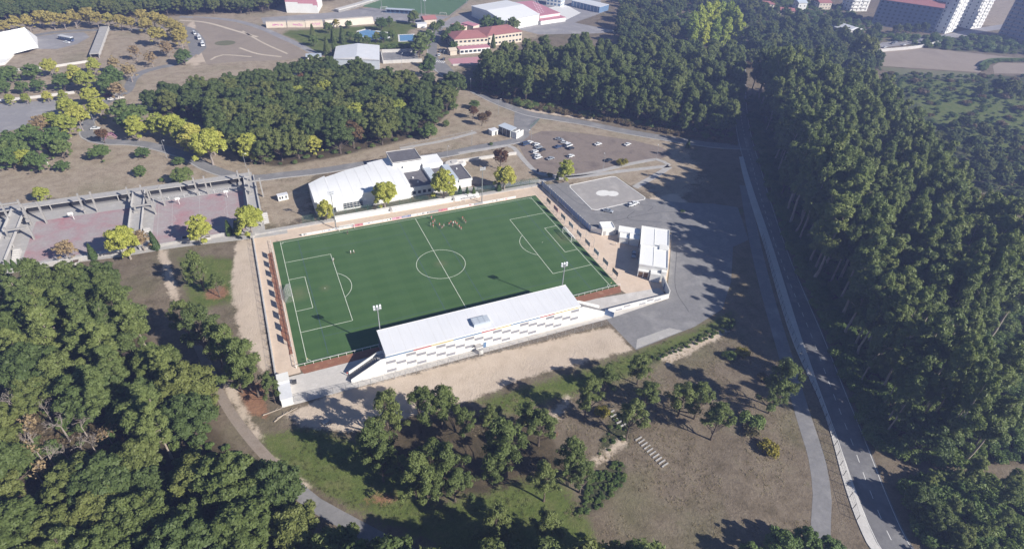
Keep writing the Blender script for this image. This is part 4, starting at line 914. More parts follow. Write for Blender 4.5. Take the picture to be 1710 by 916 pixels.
ht = thing('store_hut', 'small plain white store at the end of the ribbed blue wall', 'hut', (*G(1012, 388), 0), -.25); wallbox(ht, -2.6, 2.6, -2.2, 2.4, 3.2); MB().box(-2.0, -.9, -2.26, -2.2, 0, 2.1).build('door', 'concrete', ht)
tk = thing('water_tank', 'small round-topped white tank beside the plain store', 'tank', (*G(1025, 390), 0)); MB().tube((0, 0, 0), (0, 0, 1.3), .8, .8, 14).build('tank_body', 'white_wall', tk); MB().tube((0, 0, 1.3), (0, 0, 1.7), .8, .25, 14).build('tank_lid', 'concrete_pale', tk)
sh = thing('side_wall', 'tall white wall closing the concourse between changing rooms and low wall', 'wall', (72.9, -38.9, 0), math.atan2(-8.6, -3.2)); MB().box(0, 9.2, -.15, .15, 0, 3.3).build('wall_base', 'white_wall', sh); MB().box(-.05, 9.25, -.2, .2, 3.3, 3.38).build('coping', 'concrete_pale', sh); MB().box(3.2, 4.4, -.19, -.15, 0, 2.2).build('door', 'blue_panel', sh)
# ribbed blue wall between paving and yard
f0, f1 = G(904, 309.5), G(986, 386)
Lb = math.dist(f0, f1); bwl = thing('ribbed_wall', 'ribbed blue steel sheet wall between pitch and yard', 'wall', (*f0, 0), math.atan2(f1[1]-f0[1], f1[0]-f0[0]))
sheetm = MB().box(0, Lb/24-.12, -.04, .04, .1, 2.5).mesh('wall_panel', 'blue_sheet'); postm = MB().box(-.09, .09, -.12, .12, 0, 2.75).mesh('post', 'steel')
for k in range(24): link('wall_panel', sheetm, bwl, (k*Lb/24+.06, 0, 0)); link('post', postm, bwl, (k*Lb/24, 0, 0))
link('post', postm, bwl, (Lb, 0, 0)); MB().box(0, Lb, -.1, .1, 2.5, 2.6).build('top_rail', 'steel', bwl)
f2 = G(1004, 391); w2 = thing('white_wall_stub', 'short white wall at the corner of the ribbed blue wall', 'wall', (*f1, 0), math.atan2(f2[1]-f1[1], f2[0]-f1[0])); MB().box(.1, math.dist(f1, f2), -.15, .15, 0, 2.4).build('wall_base', 'white_wall', w2); MB().box(.1, math.dist(f1, f2), -.2, .2, 2.4, 2.47).build('coping', 'concrete_pale', w2)
fence('ball_net', 'tall ball-stop net on posts behind the car-park-end goal', [(60.4, -10), (61.0, 16), (61.4, 38)], 4.0, 6.5, 'steel', 'grey_metal', .9, False, .010, 'net')
rub = thing('wheeled_bin', 'dark wheeled bin beside the white gatehouse', 'bin', (-58.2, -41.6, 0)); MB().prism([(-.5, -.4), (.5, -.4), (.5, .4), (-.5, .4)], .15, 1.1, 0, [(-.6, -.5), (.6, -.5), (.6, .5), (-.6, .5)]).build('bin_body', 'dark_metal', rub); MB().box(-.63, .63, -.53, .53, 1.1, 1.18).build('lid', 'dark_metal', rub)
# ------------------------------------------------------------------ white sports hall with shallow vaulted roof
hall = thing('sports_hall', 'big white sports hall with shallow vaulted roof behind the far touchline', 'building')
stn = [(-37.5, 49.6, 65.6), (-33.5, 49.7, 68.4), (-30, 49.8, 70.6), (-29.9, 49.8, 69.2), (-20, 50.2, 73.2), (-10, 50.6, 75.8), (-9.9, 50.6, 77.2), (-4, 50.8, 78.4), (.0, 51.0, 79.4), (3.0, 51.0, 79.4)]
NT = 12; prof = lambda t: 6.5+.7*math.sin(math.pi*min(1, .1+.8*t))
rf = MB(); wl = MB()
for (xa, ya, yb), (xb, yc, yd) in zip(stn, stn[1:]):
    for k in range(NT):
        t0, t1 = k/NT, (k+1)/NT
        q = [(xa, ya+(yb-ya)*t0, prof(t0)), (xb, yc+(yd-yc)*t0, prof(t0)), (xb, yc+(yd-yc)*t1, prof(t1)), (xa, ya+(yb-ya)*t1, prof(t1))]
        rf.face(q)
    wl.face([(xa, ya, 0), (xb, yc, 0), (xb, yc, prof(0)), (xa, ya, prof(0))]); wl.face([(xb, yd, 0), (xa, yb, 0), (xa, yb, prof(1)), (xb, yd, prof(1))])
for (x, ya, yb), rev in ((stn[0], 1), (stn[-1], 0)):
    q = [(x, ya, 0), (x, yb, 0)]+[(x, ya+(yb-ya)*k/NT, prof(k/NT)) for k in range(NT, -1, -1)]; wl.face(q[::-1] if rev == 0 else q)
ro = rf.build('roof', 'bright_roof', hall); wl.build('wall', 'bright_roof', hall)
sm = MB()
for x in np.arange(-35, 2, 4.6):
    i = max(j for j in range(len(stn)) if stn[j][0] <= x); a, b = stn[i], stn[min(i+1, len(stn)-1)]; u = (x-a[0])/max(b[0]-a[0], .01); y0, y1 = a[1]+(b[1]-a[1])*u, a[2]+(b[2]-a[2])*u
    for k in range(NT): sm.tube((x, y0+(y1-y0)*k/NT, prof(k/NT)+.02), (x, y0+(y1-y0)*(k+1)/NT, prof((k+1)/NT)+.02), .05, .05, 4, 0, False)
sm.build('roof_seams', 'white_wall', ro)
for k in range(2):
    w = MB().box(-26.2+k*4.2, -22.3+k*4.2, 49.78, 49.9, 1.0, 3.6).build('window', 'glass', hall); fr = MB()
    for j in range(4): fr.box(-26.2+k*4.2+j*1.27, -26.1+k*4.2+j*1.27, 49.72, 49.78, 1.0, 3.6)
    for z in (1.0, 1.9, 2.75, 3.5): fr.box(-26.2+k*4.2, -22.3+k*4.2, 49.70, 49.76, z, z+.1)
    fr.build('frame', 'white_wall', w)
MB().box(-31, -29.4, 49.6, 49.75, .2, 2.4).build('door', 'dark_metal', hall)
MB().box(.2, 13.4, 69, 80.4, 0, 8.7).build('stage_tower', 'bright_roof', hall); MB().box(-.1, 13.7, 68.7, 80.7, 8.7, 8.95).build('tower_roof', 'gravel_roof', hall)
pp = MB(); [pp.box(*q, 8.95, 9.2) for q in ((-.1, 13.7, 68.7, 68.95), (-.1, 13.7, 80.45, 80.7), (-.1, .15, 68.95, 80.45), (13.45, 13.7, 68.95, 80.45))]; pp.build('parapet', 'concrete_pale', hall)
for x, z in ((2.0, 6.2), (4.0, 5.6)): MB().box(x, x+.9, 68.94, 69.0, z, z+.9).build('window', 'glass', hall)
MB().box(13.75, 23.4, 67.5, 76.5, 0, 6.6).build('side_block', 'bright_roof', hall)
an = thing('flat_annex', 'flat dark-roofed annex with pale light strips beside the white hall', 'building')
MB().box(3.1, 32, 52.5, 67.3, 0, 4.0).build('wall', 'white_wall', an)
for a, b in ((3.1, 13.6), (17.0, 22.6), (25.8, 32)):
    MB().box(a, b, 52.3, 67.3, 4.0, 4.2).build('flat_roof', 'gravel_roof', an)
for a, b in ((13.7, 16.9), (22.7, 25.7)): MB().box(a, b, 52.4, 67.3, 4.0, 5.3).build('light_strip', 'pale_roof', an)
pp = MB(); pp.box(3.1, 13.6, 52.0, 52.3, 0, 4.5); pp.box(17.0, 22.6, 52.0, 52.3, 3.4, 4.5); pp.box(25.8, 32.2, 52.0, 52.3, 3.4, 4.5); pp.box(32.0, 32.25, 52.3, 67.3, 3.4, 4.5); pp.build('parapet', 'white_wall', an)
for x, y in ((7, 61), (8, 56.5), (28.5, 63)): MB().tube((x, y, 4.2), (x, y, 4.75), .35, .35, 10).build('roof_vent', 'white_wall', an)
for k in range(4): MB().box(4.3+k*2.3, 5.6+k*2.3, 51.94, 52.0, 1.2, 2.6).build('window', 'glass', an)
hp = G(759, 274); mound = thing('white_canopy', 'rounded pale concrete apron at the back corner of the annex', 'canopy', (*hp, 0)); MB().prism([(6*math.cos(t), 4.6*math.sin(t)) for t in np.linspace(0, 6.283, 18)[:-1]], 0, 1.0, 0, [(4.6*math.cos(t), 3.2*math.sin(t)) for t in np.linspace(0, 6.283, 18)[:-1]]).build('apron', 'concrete_pale', mound); MB().tube((0, 0, 1), (0, 0, 1.4), 2.0, 1.6, 14).build('apron_cap', 'concrete_pale', mound)
gw2 = thing('garden_wall', 'long low white wall between the annex and the car park path', 'wall', (*G(762, 272), 0)); e_ = G(862, 258); L = math.dist(G(762, 272), e_); gw2.rotation_euler = (0, 0, math.atan2(e_[1]-G(762, 272)[1], e_[0]-G(762, 272)[0])); MB().box(0, L, -.3, .3, 0, 1.5).build('wall_base', 'concrete_pale', gw2); MB().box(-.05, L+.05, -.36, .36, 1.5, 1.58).build('coping', 'concrete_pale', gw2)
cv = thing('container_cabin', 'white portable cabin standing on dry grass left of the hall', 'cabin', (*G(473, 333), 0), .12); MB().box(-2.1, 2.1, -1.1, 1.1, .15, 2.5).build('cabin_body', 'white_wall', cv); MB().box(-2.2, 2.2, -1.2, 1.2, 2.5, 2.6).build('roof', 'white_roof', cv)
for x in (-1.6, -.6, .9): MB().box(x, x+.6, -1.14, -1.1, 1.0, 2.1).build('window', 'glass', cv)

# ------------------------------------------------------------------ entrance kiosk
rc = Gs([(833, 210.5), (843, 206), (861.5, 213.5), (852.5, 218.5)], 4.0)
def poly_building(name, label, foot, z, wall, roof, cat='building', ov=.2, win=0, win_m='glass', floors=1, z0=.9, wh=1.2, ww=1.1, step=2.6, skip=()):
    c = np.mean(foot, 0); t = thing(name, label, cat, (*map(float, c), 0)); P = [tuple(np.array(p)-c) for p in foot]
    a = sum(p[0]*q[1]-q[0]*p[1] for p, q in zip(P, P[1:]+P[:1])); P = P if a > 0 else P[::-1]
    MB().prism(P, 0, z).build('wall', wall, t)
    Q = [tuple(np.array(p)*(1+ov/np.linalg.norm(p))) for p in P]
    r = MB().prism(Q, z, z+.25).build('roof', roof, t)
    if win:
        for i in range(len(P)):
            if i in skip: continue
            p, q = np.array(P[i]), np.array(P[(i+1) % len(P)]); L = np.linalg.norm(q-p); u = (q-p)/L; nrm = np.array([u[1], -u[0]]); k = max(1, int(L/step))
            mid = (p+q)/2+c; vis = (np.array(CAMP[:2])-mid)@nrm
            if vis < 0: continue
            wm = MB().box(-ww/2, ww/2, -.04, .02, 0, wh).mesh('window', win_m)
            for f in range(floors):
                for j in range(k):
                    o = p+u*(L*(j+.5)/k); link('window', wm, t, (*map(float, o), z0+f*(z/floors)), math.atan2(u[1], u[0]))
    return t, P, r
t, P, r = poly_building('glass_kiosk', 'glass-walled entrance kiosk with pale blue roof by the car park', rc, 4.0, 'glass', 'pale_roof', ov=.5)
for k in range(len(P)):
    p, q = P[k], P[(k+1) % 4]
    for u in (0, .33, .66): MB().box(p[0]+(q[0]-p[0])*u-.1, p[0]+(q[0]-p[0])*u+.1, p[1]+(q[1]-p[1])*u-.1, p[1]+(q[1]-p[1])*u+.1, 0, 4.0).build('mullion', 'white_wall', t)
kk = G(862, 232); t = thing('kiosk_wing', 'white angular screen walls at the front of the glass kiosk', 'wall', (*kk, 0), .55); MB().box(-.2, 6.5, -.2, .2, 0, 3.2).build('screen', 'white_wall', t); MB().box(-.2, .2, .2, 4.5, 0, 3.6).build('screen', 'white_wall', t); MB().box(1.0, 7.2, 2.6, 3.0, 0, 2.4).build('screen', 'white_wall', t)
kk = G(823.5, 224); t = thing('guard_hut', 'tiny white guard hut left of the glass kiosk', 'hut', (*kk, 0), .2); MB().box(-1.9, 1.9, -1.6, 1.6, 0, 2.6).build('wall', 'white_wall', t); MB().box(-2.2, 2.2, -1.9, 1.9, 2.6, 2.8).build('roof', 'white_roof', t); MB().box(.2, 1.1, -1.66, -1.6, 0, 2.0).build('door', 'dark_metal', t)

# ------------------------------------------------------------------ sunken ball courts, gallery and concrete portals
struct('ball_court', MB().sheet([(-139.5, 50.5), (-108.5, 50.5), (-107.0, 80.5), (-139.5, 80.5)], .03), 'court_red', 'worn red and grey ball court further from the pitch')
struct('ball_court', MB().sheet([(-98.4, 48.5), (-65.0, 47.5), (-63.8, 82.0), (-97.6, 82.0)], .03), 'court_red', 'worn red ball court with white lines nearer the pitch')
struct('court_surround', MB().sheet([(-160, 45.8), (-58, 44.5), (-58, 88), (-160, 88)], .024), 'concrete', 'concrete surround of the two ball courts')
cl2 = MB()
for x0, x1, y0, y1 in ((-96.5, -66, 50.5, 80.5),):
    for a, b, c_, d in ((x0, x1, y0-.06, y0+.06), (x0, x1, y1-.06, y1+.06), (x0-.06, x0+.06, y0, y1), (x1-.06, x1+.06, y0, y1), ((x0+x1)/2-.06, (x0+x1)/2+.06, y0+.1, y1-.1), (x0+5, x0+5.12, y0+.1, y1-.1), (x1-5.12, x1-5, y0+.1, y1-.1)): cl2.box(a, b, c_, d, .02, .0345)
for s, x in ((1, -96.5), (-1, -66)):
    a = [(x+s*6.2*math.cos(t), 65.5+6.2*math.sin(t)) for t in np.linspace(-1.57, 1.57, 20)]; strip(cl2, offset(a, .06), offset(a, -.06), .035)
struct('court_marking', cl2, 'worn_paint', 'thin white lines on the nearer ball court')
gal = thing('gallery', 'long open-fronted concrete gallery along the far side of the courts', 'gallery', (-100, 90.2, 0)); MB().box(-60, 41, -2.2, 1.8, 2.5, 2.85).build('roof', 'concrete', gal); MB().box(-60, 41, -.6, -.3, 0, 2.5).build('back_wall', 'painted_recess_shade', gal); MB().box(-60, 41, -2.2, -.6, 0, .05).build('floor', 'concrete_dark', gal)  # shade under the roof is painted: near-black back wall, darkened floor
for k in range(9): MB().box(-59+k*11.8, -58.7+k*11.8, -1.9, -1.6, .05, 2.5).build('column', 'concrete', gal)
def portal(label, x, y, h, w, dy, beam=True, th=.55, dep=.9):
    """pair of slab columns joined by beams"""
    t = thing('concrete_portal', label, 'portal', (x, y, 0), 0, 'concrete portals around the ball courts')
    for s in (0, w): MB().prism([(s-th/2, -dep/2), (s+th/2, -dep/2), (s+th/2, dep/2), (s-th/2, dep/2)], 0, h, 0, [(s-th/2, -dep/2+.2), (s+th/2, -dep/2+.2), (s+th/2, dep/2), (s-th/2, dep/2)]).build('pillar', 'weathered_concrete', t)
    if beam: MB().box(th/2, w-th/2, -.3, .3, h-1.4, h-.8).build('beam', 'weathered_concrete', t)
    MB().box(-.7, .7, -.9-dep/2, -dep/2, 2.2, 3.4).build('corbel', 'weathered_concrete', t)
    return t
def at(px, py): return G(px, py)
for k, (lab, px, py, h, w, dy, bm) in enumerate((
    ('pair of concrete columns at the left edge beside the stair walk', 19, 373, 9.5, 5.5, 4, True), ('tall concrete columns over the far end of the left stair walk', 53, 376, 9.5, 5.0, 5, True), ('lower concrete columns at the near side of the left stair walk', 20, 405, 6.5, 7.0, 0, True),
    ('twin slender concrete columns midway along the further court', 143, 356, 9.0, 4.3, 3, False), ('concrete columns left of the middle walkway by the gallery', 222, 343, 8.5, 5.0, 4, False), ('concrete columns right of the middle walkway by the gallery', 255, 346, 9.0, 4.6, 4, True),
    ('lower concrete columns astride the middle walkway', 231, 362, 6.0, 6.4, 0, True), ('twin slender concrete columns midway along the nearer court', 331, 326, 8.5, 4.0, 3, False), ('concrete columns left of the walkway at the hall end', 403, 314, 8.5, 4.6, 4, False), ('concrete columns right of the walkway at the hall end', 421, 331, 9.0, 4.6, 5, True))):
    x, y = at(px, py); portal(lab, x, y, h, w, dy, bm)
def walkway(label, x0, x1, y0, y1, z):
    t = thing('walkway', label, 'walkway', ((x0+x1)/2, y0, 0)); w = (x1-x0)/2; MB().box(-w, w, 0, y1-y0, z-.35, z).build('deck', 'concrete', t)
    for s in (-1, 1): MB().box(s*w-.15, s*w+.15, 0, y1-y0, z, z+.9).build('side_wall', 'concrete_pale', t)
    for k in range(4):
        for s in (-1, 1): MB().box(s*w*.7-.2, s*w*.7+.2, 2+k*(y1-y0-4)/3-.2, 2+k*(y1-y0-4)/3+.2, 0, z-.35).build('pier', 'concrete', t)
    for k in range(6): MB().box(w+.2, w+2.4, 3+k*1.1, 4.1+k*1.1, 0, .25+.25*k).build('step', 'concrete_pale', t)
walkway('raised walkway at the left end of the further court', -147.5, -143.0, 50, 88, 2.6)
walkway('raised walkway between the two courts', -105.6, -101.2, 50, 88, 2.6)
walkway('raised walkway at the hall end of the courts', -62.6, -58.4, 47, 88, 2.6)
def hoop(label, px, py, rz):
    t = thing('basketball_hoop', label, 'hoop', (*G(px, py), 0), rz); MB().tube((0, 0, 0), (0, 0, 3.4), .12, .1, 8).build('pole', 'white_paint', t); MB().tube((0, 0, 3.3), (1.4, 0, 3.4), .08, .08, 6).build('arm', 'white_paint', t); MB().box(1.4, 1.46, -.9, .9, 2.9, 3.95).build('backboard', 'white_wall', t)
    MB().path([(1.75+.28*math.cos(a), .28*math.sin(a), 3.05) for a in np.linspace(0, 6.283, 13)], .02).build('ring', 'car_red', t)
hoop('basketball hoop on the far side of the further court', 124, 366, -math.pi/2); hoop('basketball hoop on the far side of the nearer court at its left', 300, 341, -math.pi/2); hoop('basketball hoop on the far side of the nearer court at its right', 380, 329, -math.pi/2)
fence('court_fence', 'white-railed fence along the far side of the nearer court', [(-98.5, 82.6), (-63.5, 82.6)], 1.6, 5.8, 'white_paint', 'white_paint', .75, False, .02)
for k, (px, py, h) in enumerate(((128, 440, 2.6), (310, 400, 2.2), (348, 398, 2.4))):
    t = thing('tree_planter', 'white concrete planter %s along the lower edge of the courts' % ('at the left', 'in the middle', 'near the hall')[k], 'planter', (*G(px, py), 0)); MB().prism([(-.9, -.9), (.9, -.9), (.9, .9), (-.9, .9)], 0, 1.1, 0, [(-1.1, -1.1), (1.1, -1.1), (1.1, 1.1), (-1.1, 1.1)]).build('planter_box', 'concrete_pale', t); MB().box(-.9, .9, -.9, .9, 1.1, 1.13).build('soil', 'brown_soil', t)
lowb = thing('court_wall', 'low dark concrete wall along the near side of the courts', 'wall', (-100, 46.4, 0)); MB().box(-45, -6, -.25, .25, 0, 1.3).build('wall_base', 'concrete', lowb); MB().box(-2, 34, -.25, .25, 0, 1.3).build('wall_base', 'concrete', lowb); MB().box(-45, -6, -.4, .4, 1.3, 1.42).build('coping', 'concrete_pale', lowb)

# ------------------------------------------------------------------ buildings to the north (far side)
def face_box(name, label, a, b, depth, h, wall, roof, cat='building', **kw):
    """block whose camera-side foot runs from pixel a to pixel b"""
    A_, B_ = np.array(G(*a)), np.array(G(*b)); u = (B_-A_)/np.linalg.norm(B_-A_); nrm = np.array([-u[1], u[0]]); nrm = nrm if nrm@((A_+B_)/2-CAMP[:2]) > 0 else -nrm
    return poly_building(name, label, [tuple(A_), tuple(B_), tuple(B_+nrm*depth), tuple(A_+nrm*depth)], h, wall, roof, cat, **kw)
def gable(t, P, z, rise, m, along01=True, ov=.5, name='pitched_roof'):
    a, b, c, d = [np.array(q) for q in P]
    if not along01: a, b, c, d = b, c, d, a
    e, f = (a+d)/2, (b+c)/2; u = (f-e)/np.linalg.norm(f-e); v = (a-d)/np.linalg.norm(a-d)
    a, b, c, d, e, f = a+(v-u)*ov, b+(v+u)*ov, c+(u-v)*ov, d-(u+v)*ov, e-u*ov, f+u*ov
    q = MB(); q.face([(*a, z), (*b, z), (*f, z+rise), (*e, z+rise)]); q.face([(*c, z), (*d, z), (*e, z+rise), (*f, z+rise)]); q.face([(*a, z), (*e, z+rise), (*d, z)]); q.face([(*b, z), (*c, z), (*f, z+rise)])
    return q.build(name, m, t)
def hip(t, P, z, rise, m, ov=.7):
    c = np.mean(P, 0); Q = [np.array(p)+(np.array(p)-c)/np.linalg.norm(np.array(p)-c)*ov for p in P]
    a, b, cc, d = Q
    if np.linalg.norm(b-a) < np.linalg.norm(cc-b): a, b, cc, d = b, cc, d, a
    w = np.linalg.norm(d-a)/2; u = (b-a)/np.linalg.norm(b-a); e = (a+d)/2+u*w; f = (b+cc)/2-u*w
    q = MB(); q.face([(*a, z), (*b, z), (*f, z+rise), (*e, z+rise)]); q.face([(*cc, z), (*d, z), (*e, z+rise), (*f, z+rise)]); q.face([(*d, z), (*a, z), (*e, z+rise)]); q.face([(*b, z), (*cc, z), (*f, z+rise)])
    return q.build('hipped_roof', m, t)
t, P, r = face_box('school_gym', 'tall white hall with red stepped stripe at the top edge', (479, 21.5), (531.5, 22.5), 28, 17, 'white_wall', 'pale_roof')
A_, B_ = np.array(P[0]), np.array(P[1]); wlen = np.linalg.norm(B_-A_); ang = math.atan2(*(B_-A_)[::-1]); cam_n = 1 if (np.array([math.sin(ang), -math.cos(ang)]))@(CAMP[:2]-np.array(t.location[:2])) > 0 else -1
for x0, x1, z0, z1 in ((0, 10, 8.5, 10.2), (10, 22, 7.4, 11), (22, 26, 6.2, 11.5), (26, 30.5, 4.8, 9.0)):
    q = MB().box(x0, min(x1, wlen), -.05, 0, z0, z1).build('stripe', 'pink_roof', t, tuple(A_), ang)
hallw, P, r = poly_building('exhibition_hall', 'large white hall with low gabled roof and blue flanks', [G(787.5, 27), G(840.5, 53), G(899.5, 41), tuple(np.array(G(787.5, 27))+np.array(G(899.5, 41))-np.array(G(840.5, 53)))], 8, 'white_wall', 'white_roof')
gable(hallw, P, 8.25, 2.2, 'bright_roof', False)
for k in range(7): MB().box(-.2, .2, -.12, 0, 0, 7.8).build('pilaster', 'pale_roof', hallw, tuple(np.array(P[1])+(np.array(P[2])-np.array(P[1]))*(k+.5)/7) if np.linalg.norm(np.array(P[1])) else (0, 0), math.atan2(P[2][1]-P[1][1], P[2][0]-P[1][0]))
t, P, r = poly_building('market_hall', 'long low building with pink sheet roof beside the white hall', [G(901, 38), G(934, 33), G(888, 12.5), G(858, 15.5)], 5.5, 'white_wall', 'pink_roof', ov=.4)
for k in range(24): MB().box(-.5, .5, -.5, .5, 0, .12).build('rooflight', 'bright_roof', r, (P[0][0]*.75+(P[2][0]-P[0][0])*(k//3)/8*.85+(k % 3)*3, P[0][1]*.75+(P[2][1]-P[0][1])*(k//3)/8*.85+(k % 3)*2, 5.76))
t, P, r = face_box('market_annex', 'small white annex with pink roof in front of the pink-roofed hall', (903, 42), (944, 36), 9, 3.2, 'white_wall', 'pink_roof', ov=.5)
s1, P, r = face_box('school', 'two-storey cream school wing with red hipped roof by the junction', (759, 83), (815, 79), 20, 7.0, 'cream_wall', 'cream_wall', win=1, floors=2, z0=1.2, wh=1.3, ww=1.9, step=3.0); hip(s1, P, 7.25, 3.2, 'roof_tile')
MB().box(-13, 13, -.1, .1, 0, .4).build('string_course', 'white_wall', s1, ((P[0][0]+P[1][0])/2, (P[0][1]+P[1][1])/2, 3.4), math.atan2(P[1][1]-P[0][1], P[1][0]-P[0][0]))
s2, P, r = face_box('school', 'longer cream school wing with red hipped roof set further back', (814, 78), (871, 70), 22, 7.5, 'cream_wall', 'cream_wall', win=1, floors=2, z0=1.2, wh=1.3, ww=1.9, step=3.0); hip(s2, P, 7.75, 3.2, 'roof_tile')
t, P, r = face_box('school_porch', 'low glazed school front with pink lean-to roof', (768, 91), (818, 87), 7, 3.4, 'white_wall', 'pink_roof', ov=.4, win=1, z0=.9, wh=1.6, ww=2.4, step=3.0)
t, P, r = face_box('school_block', 'small block with pink monopitch roof behind the school wing', (770, 63), (780, 60), 11, 7.5, 'cream_wall', 'pink_roof'); t, P, r = face_box('school_block', 'second block with pink monopitch roof behind the school wing', (790, 62), (800, 59), 12, 8, 'cream_wall', 'pink_roof')
t, P, r = face_box('garden_hut', 'tiny cream hut beside the pink school court', (752, 93), (763, 92), 6, 3, 'cream_wall', 'beige_wall'); gable(t, P, 3.25, 1.4, 'beige_wall')
struct('school_court', MB().sheet(Gs([(748, 98.5), (811, 94), (804, 107), (756, 109)]), .04), 'court_pink', 'pink school playground court')
sw = MB(); a = Gs([(756, 110), (804, 108)]); sw.box(0, math.dist(*a), -.2, .2, 0, 1.2); o = sw.build('court_wall', 'concrete_pale', None, (*a[0], 0), math.atan2(a[1][1]-a[0][1], a[1][0]-a[0][0])); tag(o, 'low pale wall in front of the pink school court', 'wall')
s5, P, r = poly_building('pale_shed', 'pale grey metal shed with low gabled roof behind the oak wood', [G(560, 114), G(634, 116), G(634, 91), G(564, 93)], 6.0, 'pale_roof', 'white_roof'); gable(s5, P, 6.25, 1.6, 'white_roof', False)
t, P, r = face_box('lean_to_shed', 'low pale lean-to left of the metal shed', (512, 104), (538, 103), 8, 3, 'white_wall', 'pale_roof')
struct('walled_yard', MB().sheet(Gs([(638, 88), (696, 87), (700, 103), (642, 106)]), .03), 'asphalt', 'grey walled yard beside the metal shed')
ywl = thing('yard_parapet', 'pale parapet walls round the yard beside the metal shed', 'wall')
for a, b in (((640, 106.5), (705, 103.5)), ((638, 88), (697, 86.5)), ((640, 106), (636, 88))):
    A_, B_ = G(*a), G(*b); MB().box(0, math.dist(A_, B_), -.25, .25, 0, 2.2).build('wall_run', 'concrete_pale', ywl, A_, math.atan2(B_[1]-A_[1], B_[0]-A_[0]))
t, P, r = face_box('cottage', 'little white cottage with orange tiled roof below the far pitch', (709, 41), (729, 39.5), 9, 3.2, 'cream_wall', 'beige_wall'); gable(t, P, 3.45, 2.2, 'roof_tile')
t, P, r = face_box('bar_kiosk', 'long white low kiosk by the tree-lined road', (697, 47), (713, 46), 5, 2.8, 'white_wall', 'white_roof')
# pools
for lab, pts in (('larger blue swimming pool behind the trees', [(600, 53), (612, 50), (644, 55), (646, 63), (620, 66), (600, 60)]), ('smaller blue swimming pool beside the road trees', [(667, 59), (690, 58), (693, 68), (668, 69)])):
    p_ = Gs(pts); c = np.mean(p_, 0); big = [tuple((np.array(q)-c)*1.22+c) for q in p_]; struct('pool_deck', MB().sheet(big, .06), 'white_paint', 'white paved surround of the '+lab.split(' behind')[0].split(' beside')[0]); struct('pool', MB().sheet(p_, .075), 'pool_water', lab)
# retaining banks
for k, (a, b, h, mm) in enumerate((((445, 47), (479, 46), 3.6, 'beige_wall'), ((480, 46), (510, 46), 3.8, 'beige_wall'), ((511, 46), (540, 45), 4.2, 'beige_wall'), ((545, 46), (625, 40), 4.6, 'beige_bank'))):
    A_, B_ = np.array(G(*a)), np.array(G(*b)); L = float(np.linalg.norm(B_-A_)); t = thing('retaining_wall', ('beige retaining wall panel with pink graffiti, %s from the open field' % ORD[k]) if k < 3 else 'long pale retaining bank above the pool lawn', 'wall', (*map(float, A_), 0), math.atan2(*(B_-A_)[::-1]))
    q = MB(); q.face([(0, 0, 0), (L, 0, 0), (L, 2.6, h), (0, 2.6, h)]); q.face([(0, 2.6, h), (L, 2.6, h), (L, 6, h), (0, 6, h)]); q.face([(0, 0, 0), (0, 2.6, h), (0, 6, h), (0, 6, 0)]); q.face([(L, 0, 0), (L, 6, 0), (L, 6, h), (L, 2.6, h)]); q.face([(0, 6, 0), (0, 6, h), (L, 6, h), (L, 6, 0)]); q.build('wall_face', mm, t)
    if k < 3:
        g = MB(); rq = random.Random(k)
        for j in range(26):
            x = L*.3+rq.uniform(0, L*.5); z = h*.22+rq.uniform(0, h*.35); w = rq.uniform(.3, 1.2); hh = rq.uniform(.12, .5); f = lambda x, z: (x, z*2.6/h-.03, z+.02); g.face([f(x, z), f(x+w, z+rq.uniform(-.2, .2)), f(x+w, z+hh), f(x, z+hh)])
        g.build('graffiti', 'graffiti_pink', t)
    MB().box(0, L, 2.5, 2.8, h, h+.25).build('coping', 'concrete', t)
struct('upper_terrace', MB().sheet(Gs([(436, 30), (545, 22), (620, 13), (700, 25), (752, 28), (720, 40), (660, 36), (560, 36), (440, 40)]), .05), 'asphalt_pale', 'grey terrace in front of the far pitch')
struct('far_pitch', MB().sheet(Gs([(606, 11.5), (660, 18), (703, 23), (750, 26), (779, 4.5), (790, -6), (640, -14)]), .10), 'turf', 'second green football pitch at the top edge')
for i, (pts, lab) in enumerate((([(590, 16), (650, 21), (703, 26), (752, 29)], 'grey fence along the near side of the far pitch'), ([(752, 29), (782, 5)], 'grey fence along the end of the far pitch'))):
    fence('pitch_fence', lab, Gs(pts), 2.2, 6, wires=.7, brace=False, wr=.02)
pst = Gs([(560, 20), (596, 10), (640, -4)]); bk = thing('terrace_bank', 'white stepped bank at the corner of the far pitch', 'terrace', (0, 0, 0))
ln_ = smooth(pst, 6)
for k in range(3): raised(MB(), offset(ln_, 4-1.6*k), offset(ln_, -4), 0, .8+.8*k).build('step', 'concrete_pale', bk)
dg = thing('covered_stand', 'small blue covered stand beside the far pitch', 'stand', (*G(668, 23), 0), math.atan2(G(688, 22)[1]-G(650, 20)[1], G(688, 22)[0]-G(650, 20)[0])); MB().box(-12, 12, 3.6, 3.8, 0, 3.2).build('back_wall', 'blue_panel', dg); MB().box(-12.3, 12.3, -1.2, 4, 3.2, 3.4).build('roof', 'pale_roof', dg)
for k in range(7): MB().box(-12+k*3.9, -11.7+k*3.9, -.9, -.6, 0, 3.2).build('post', 'blue_panel', dg)
for k in range(2): MB().box(-11.5, 11.5, .6+k*1.2, 3.4, 0, .5+.5*k).build('seat_row', 'blue_panel', dg)
for k, (px, py, h) in enumerate(((638, 22, 15), (704, 26, 16), (710, 25, 12), (779, 6, 12))): floodlight('far floodlight mast at the second pitch, %s from the white hall' % ORD[k], *G(px, py), h, 0)
goal('small goal outside the fence of the far pitch', *G(740, 25.5), .9, 6, 2, 1.2); goal('small goal on the grass terrace of the far pitch', *G(641, 16), 1.5, 6, 2, 1.2)
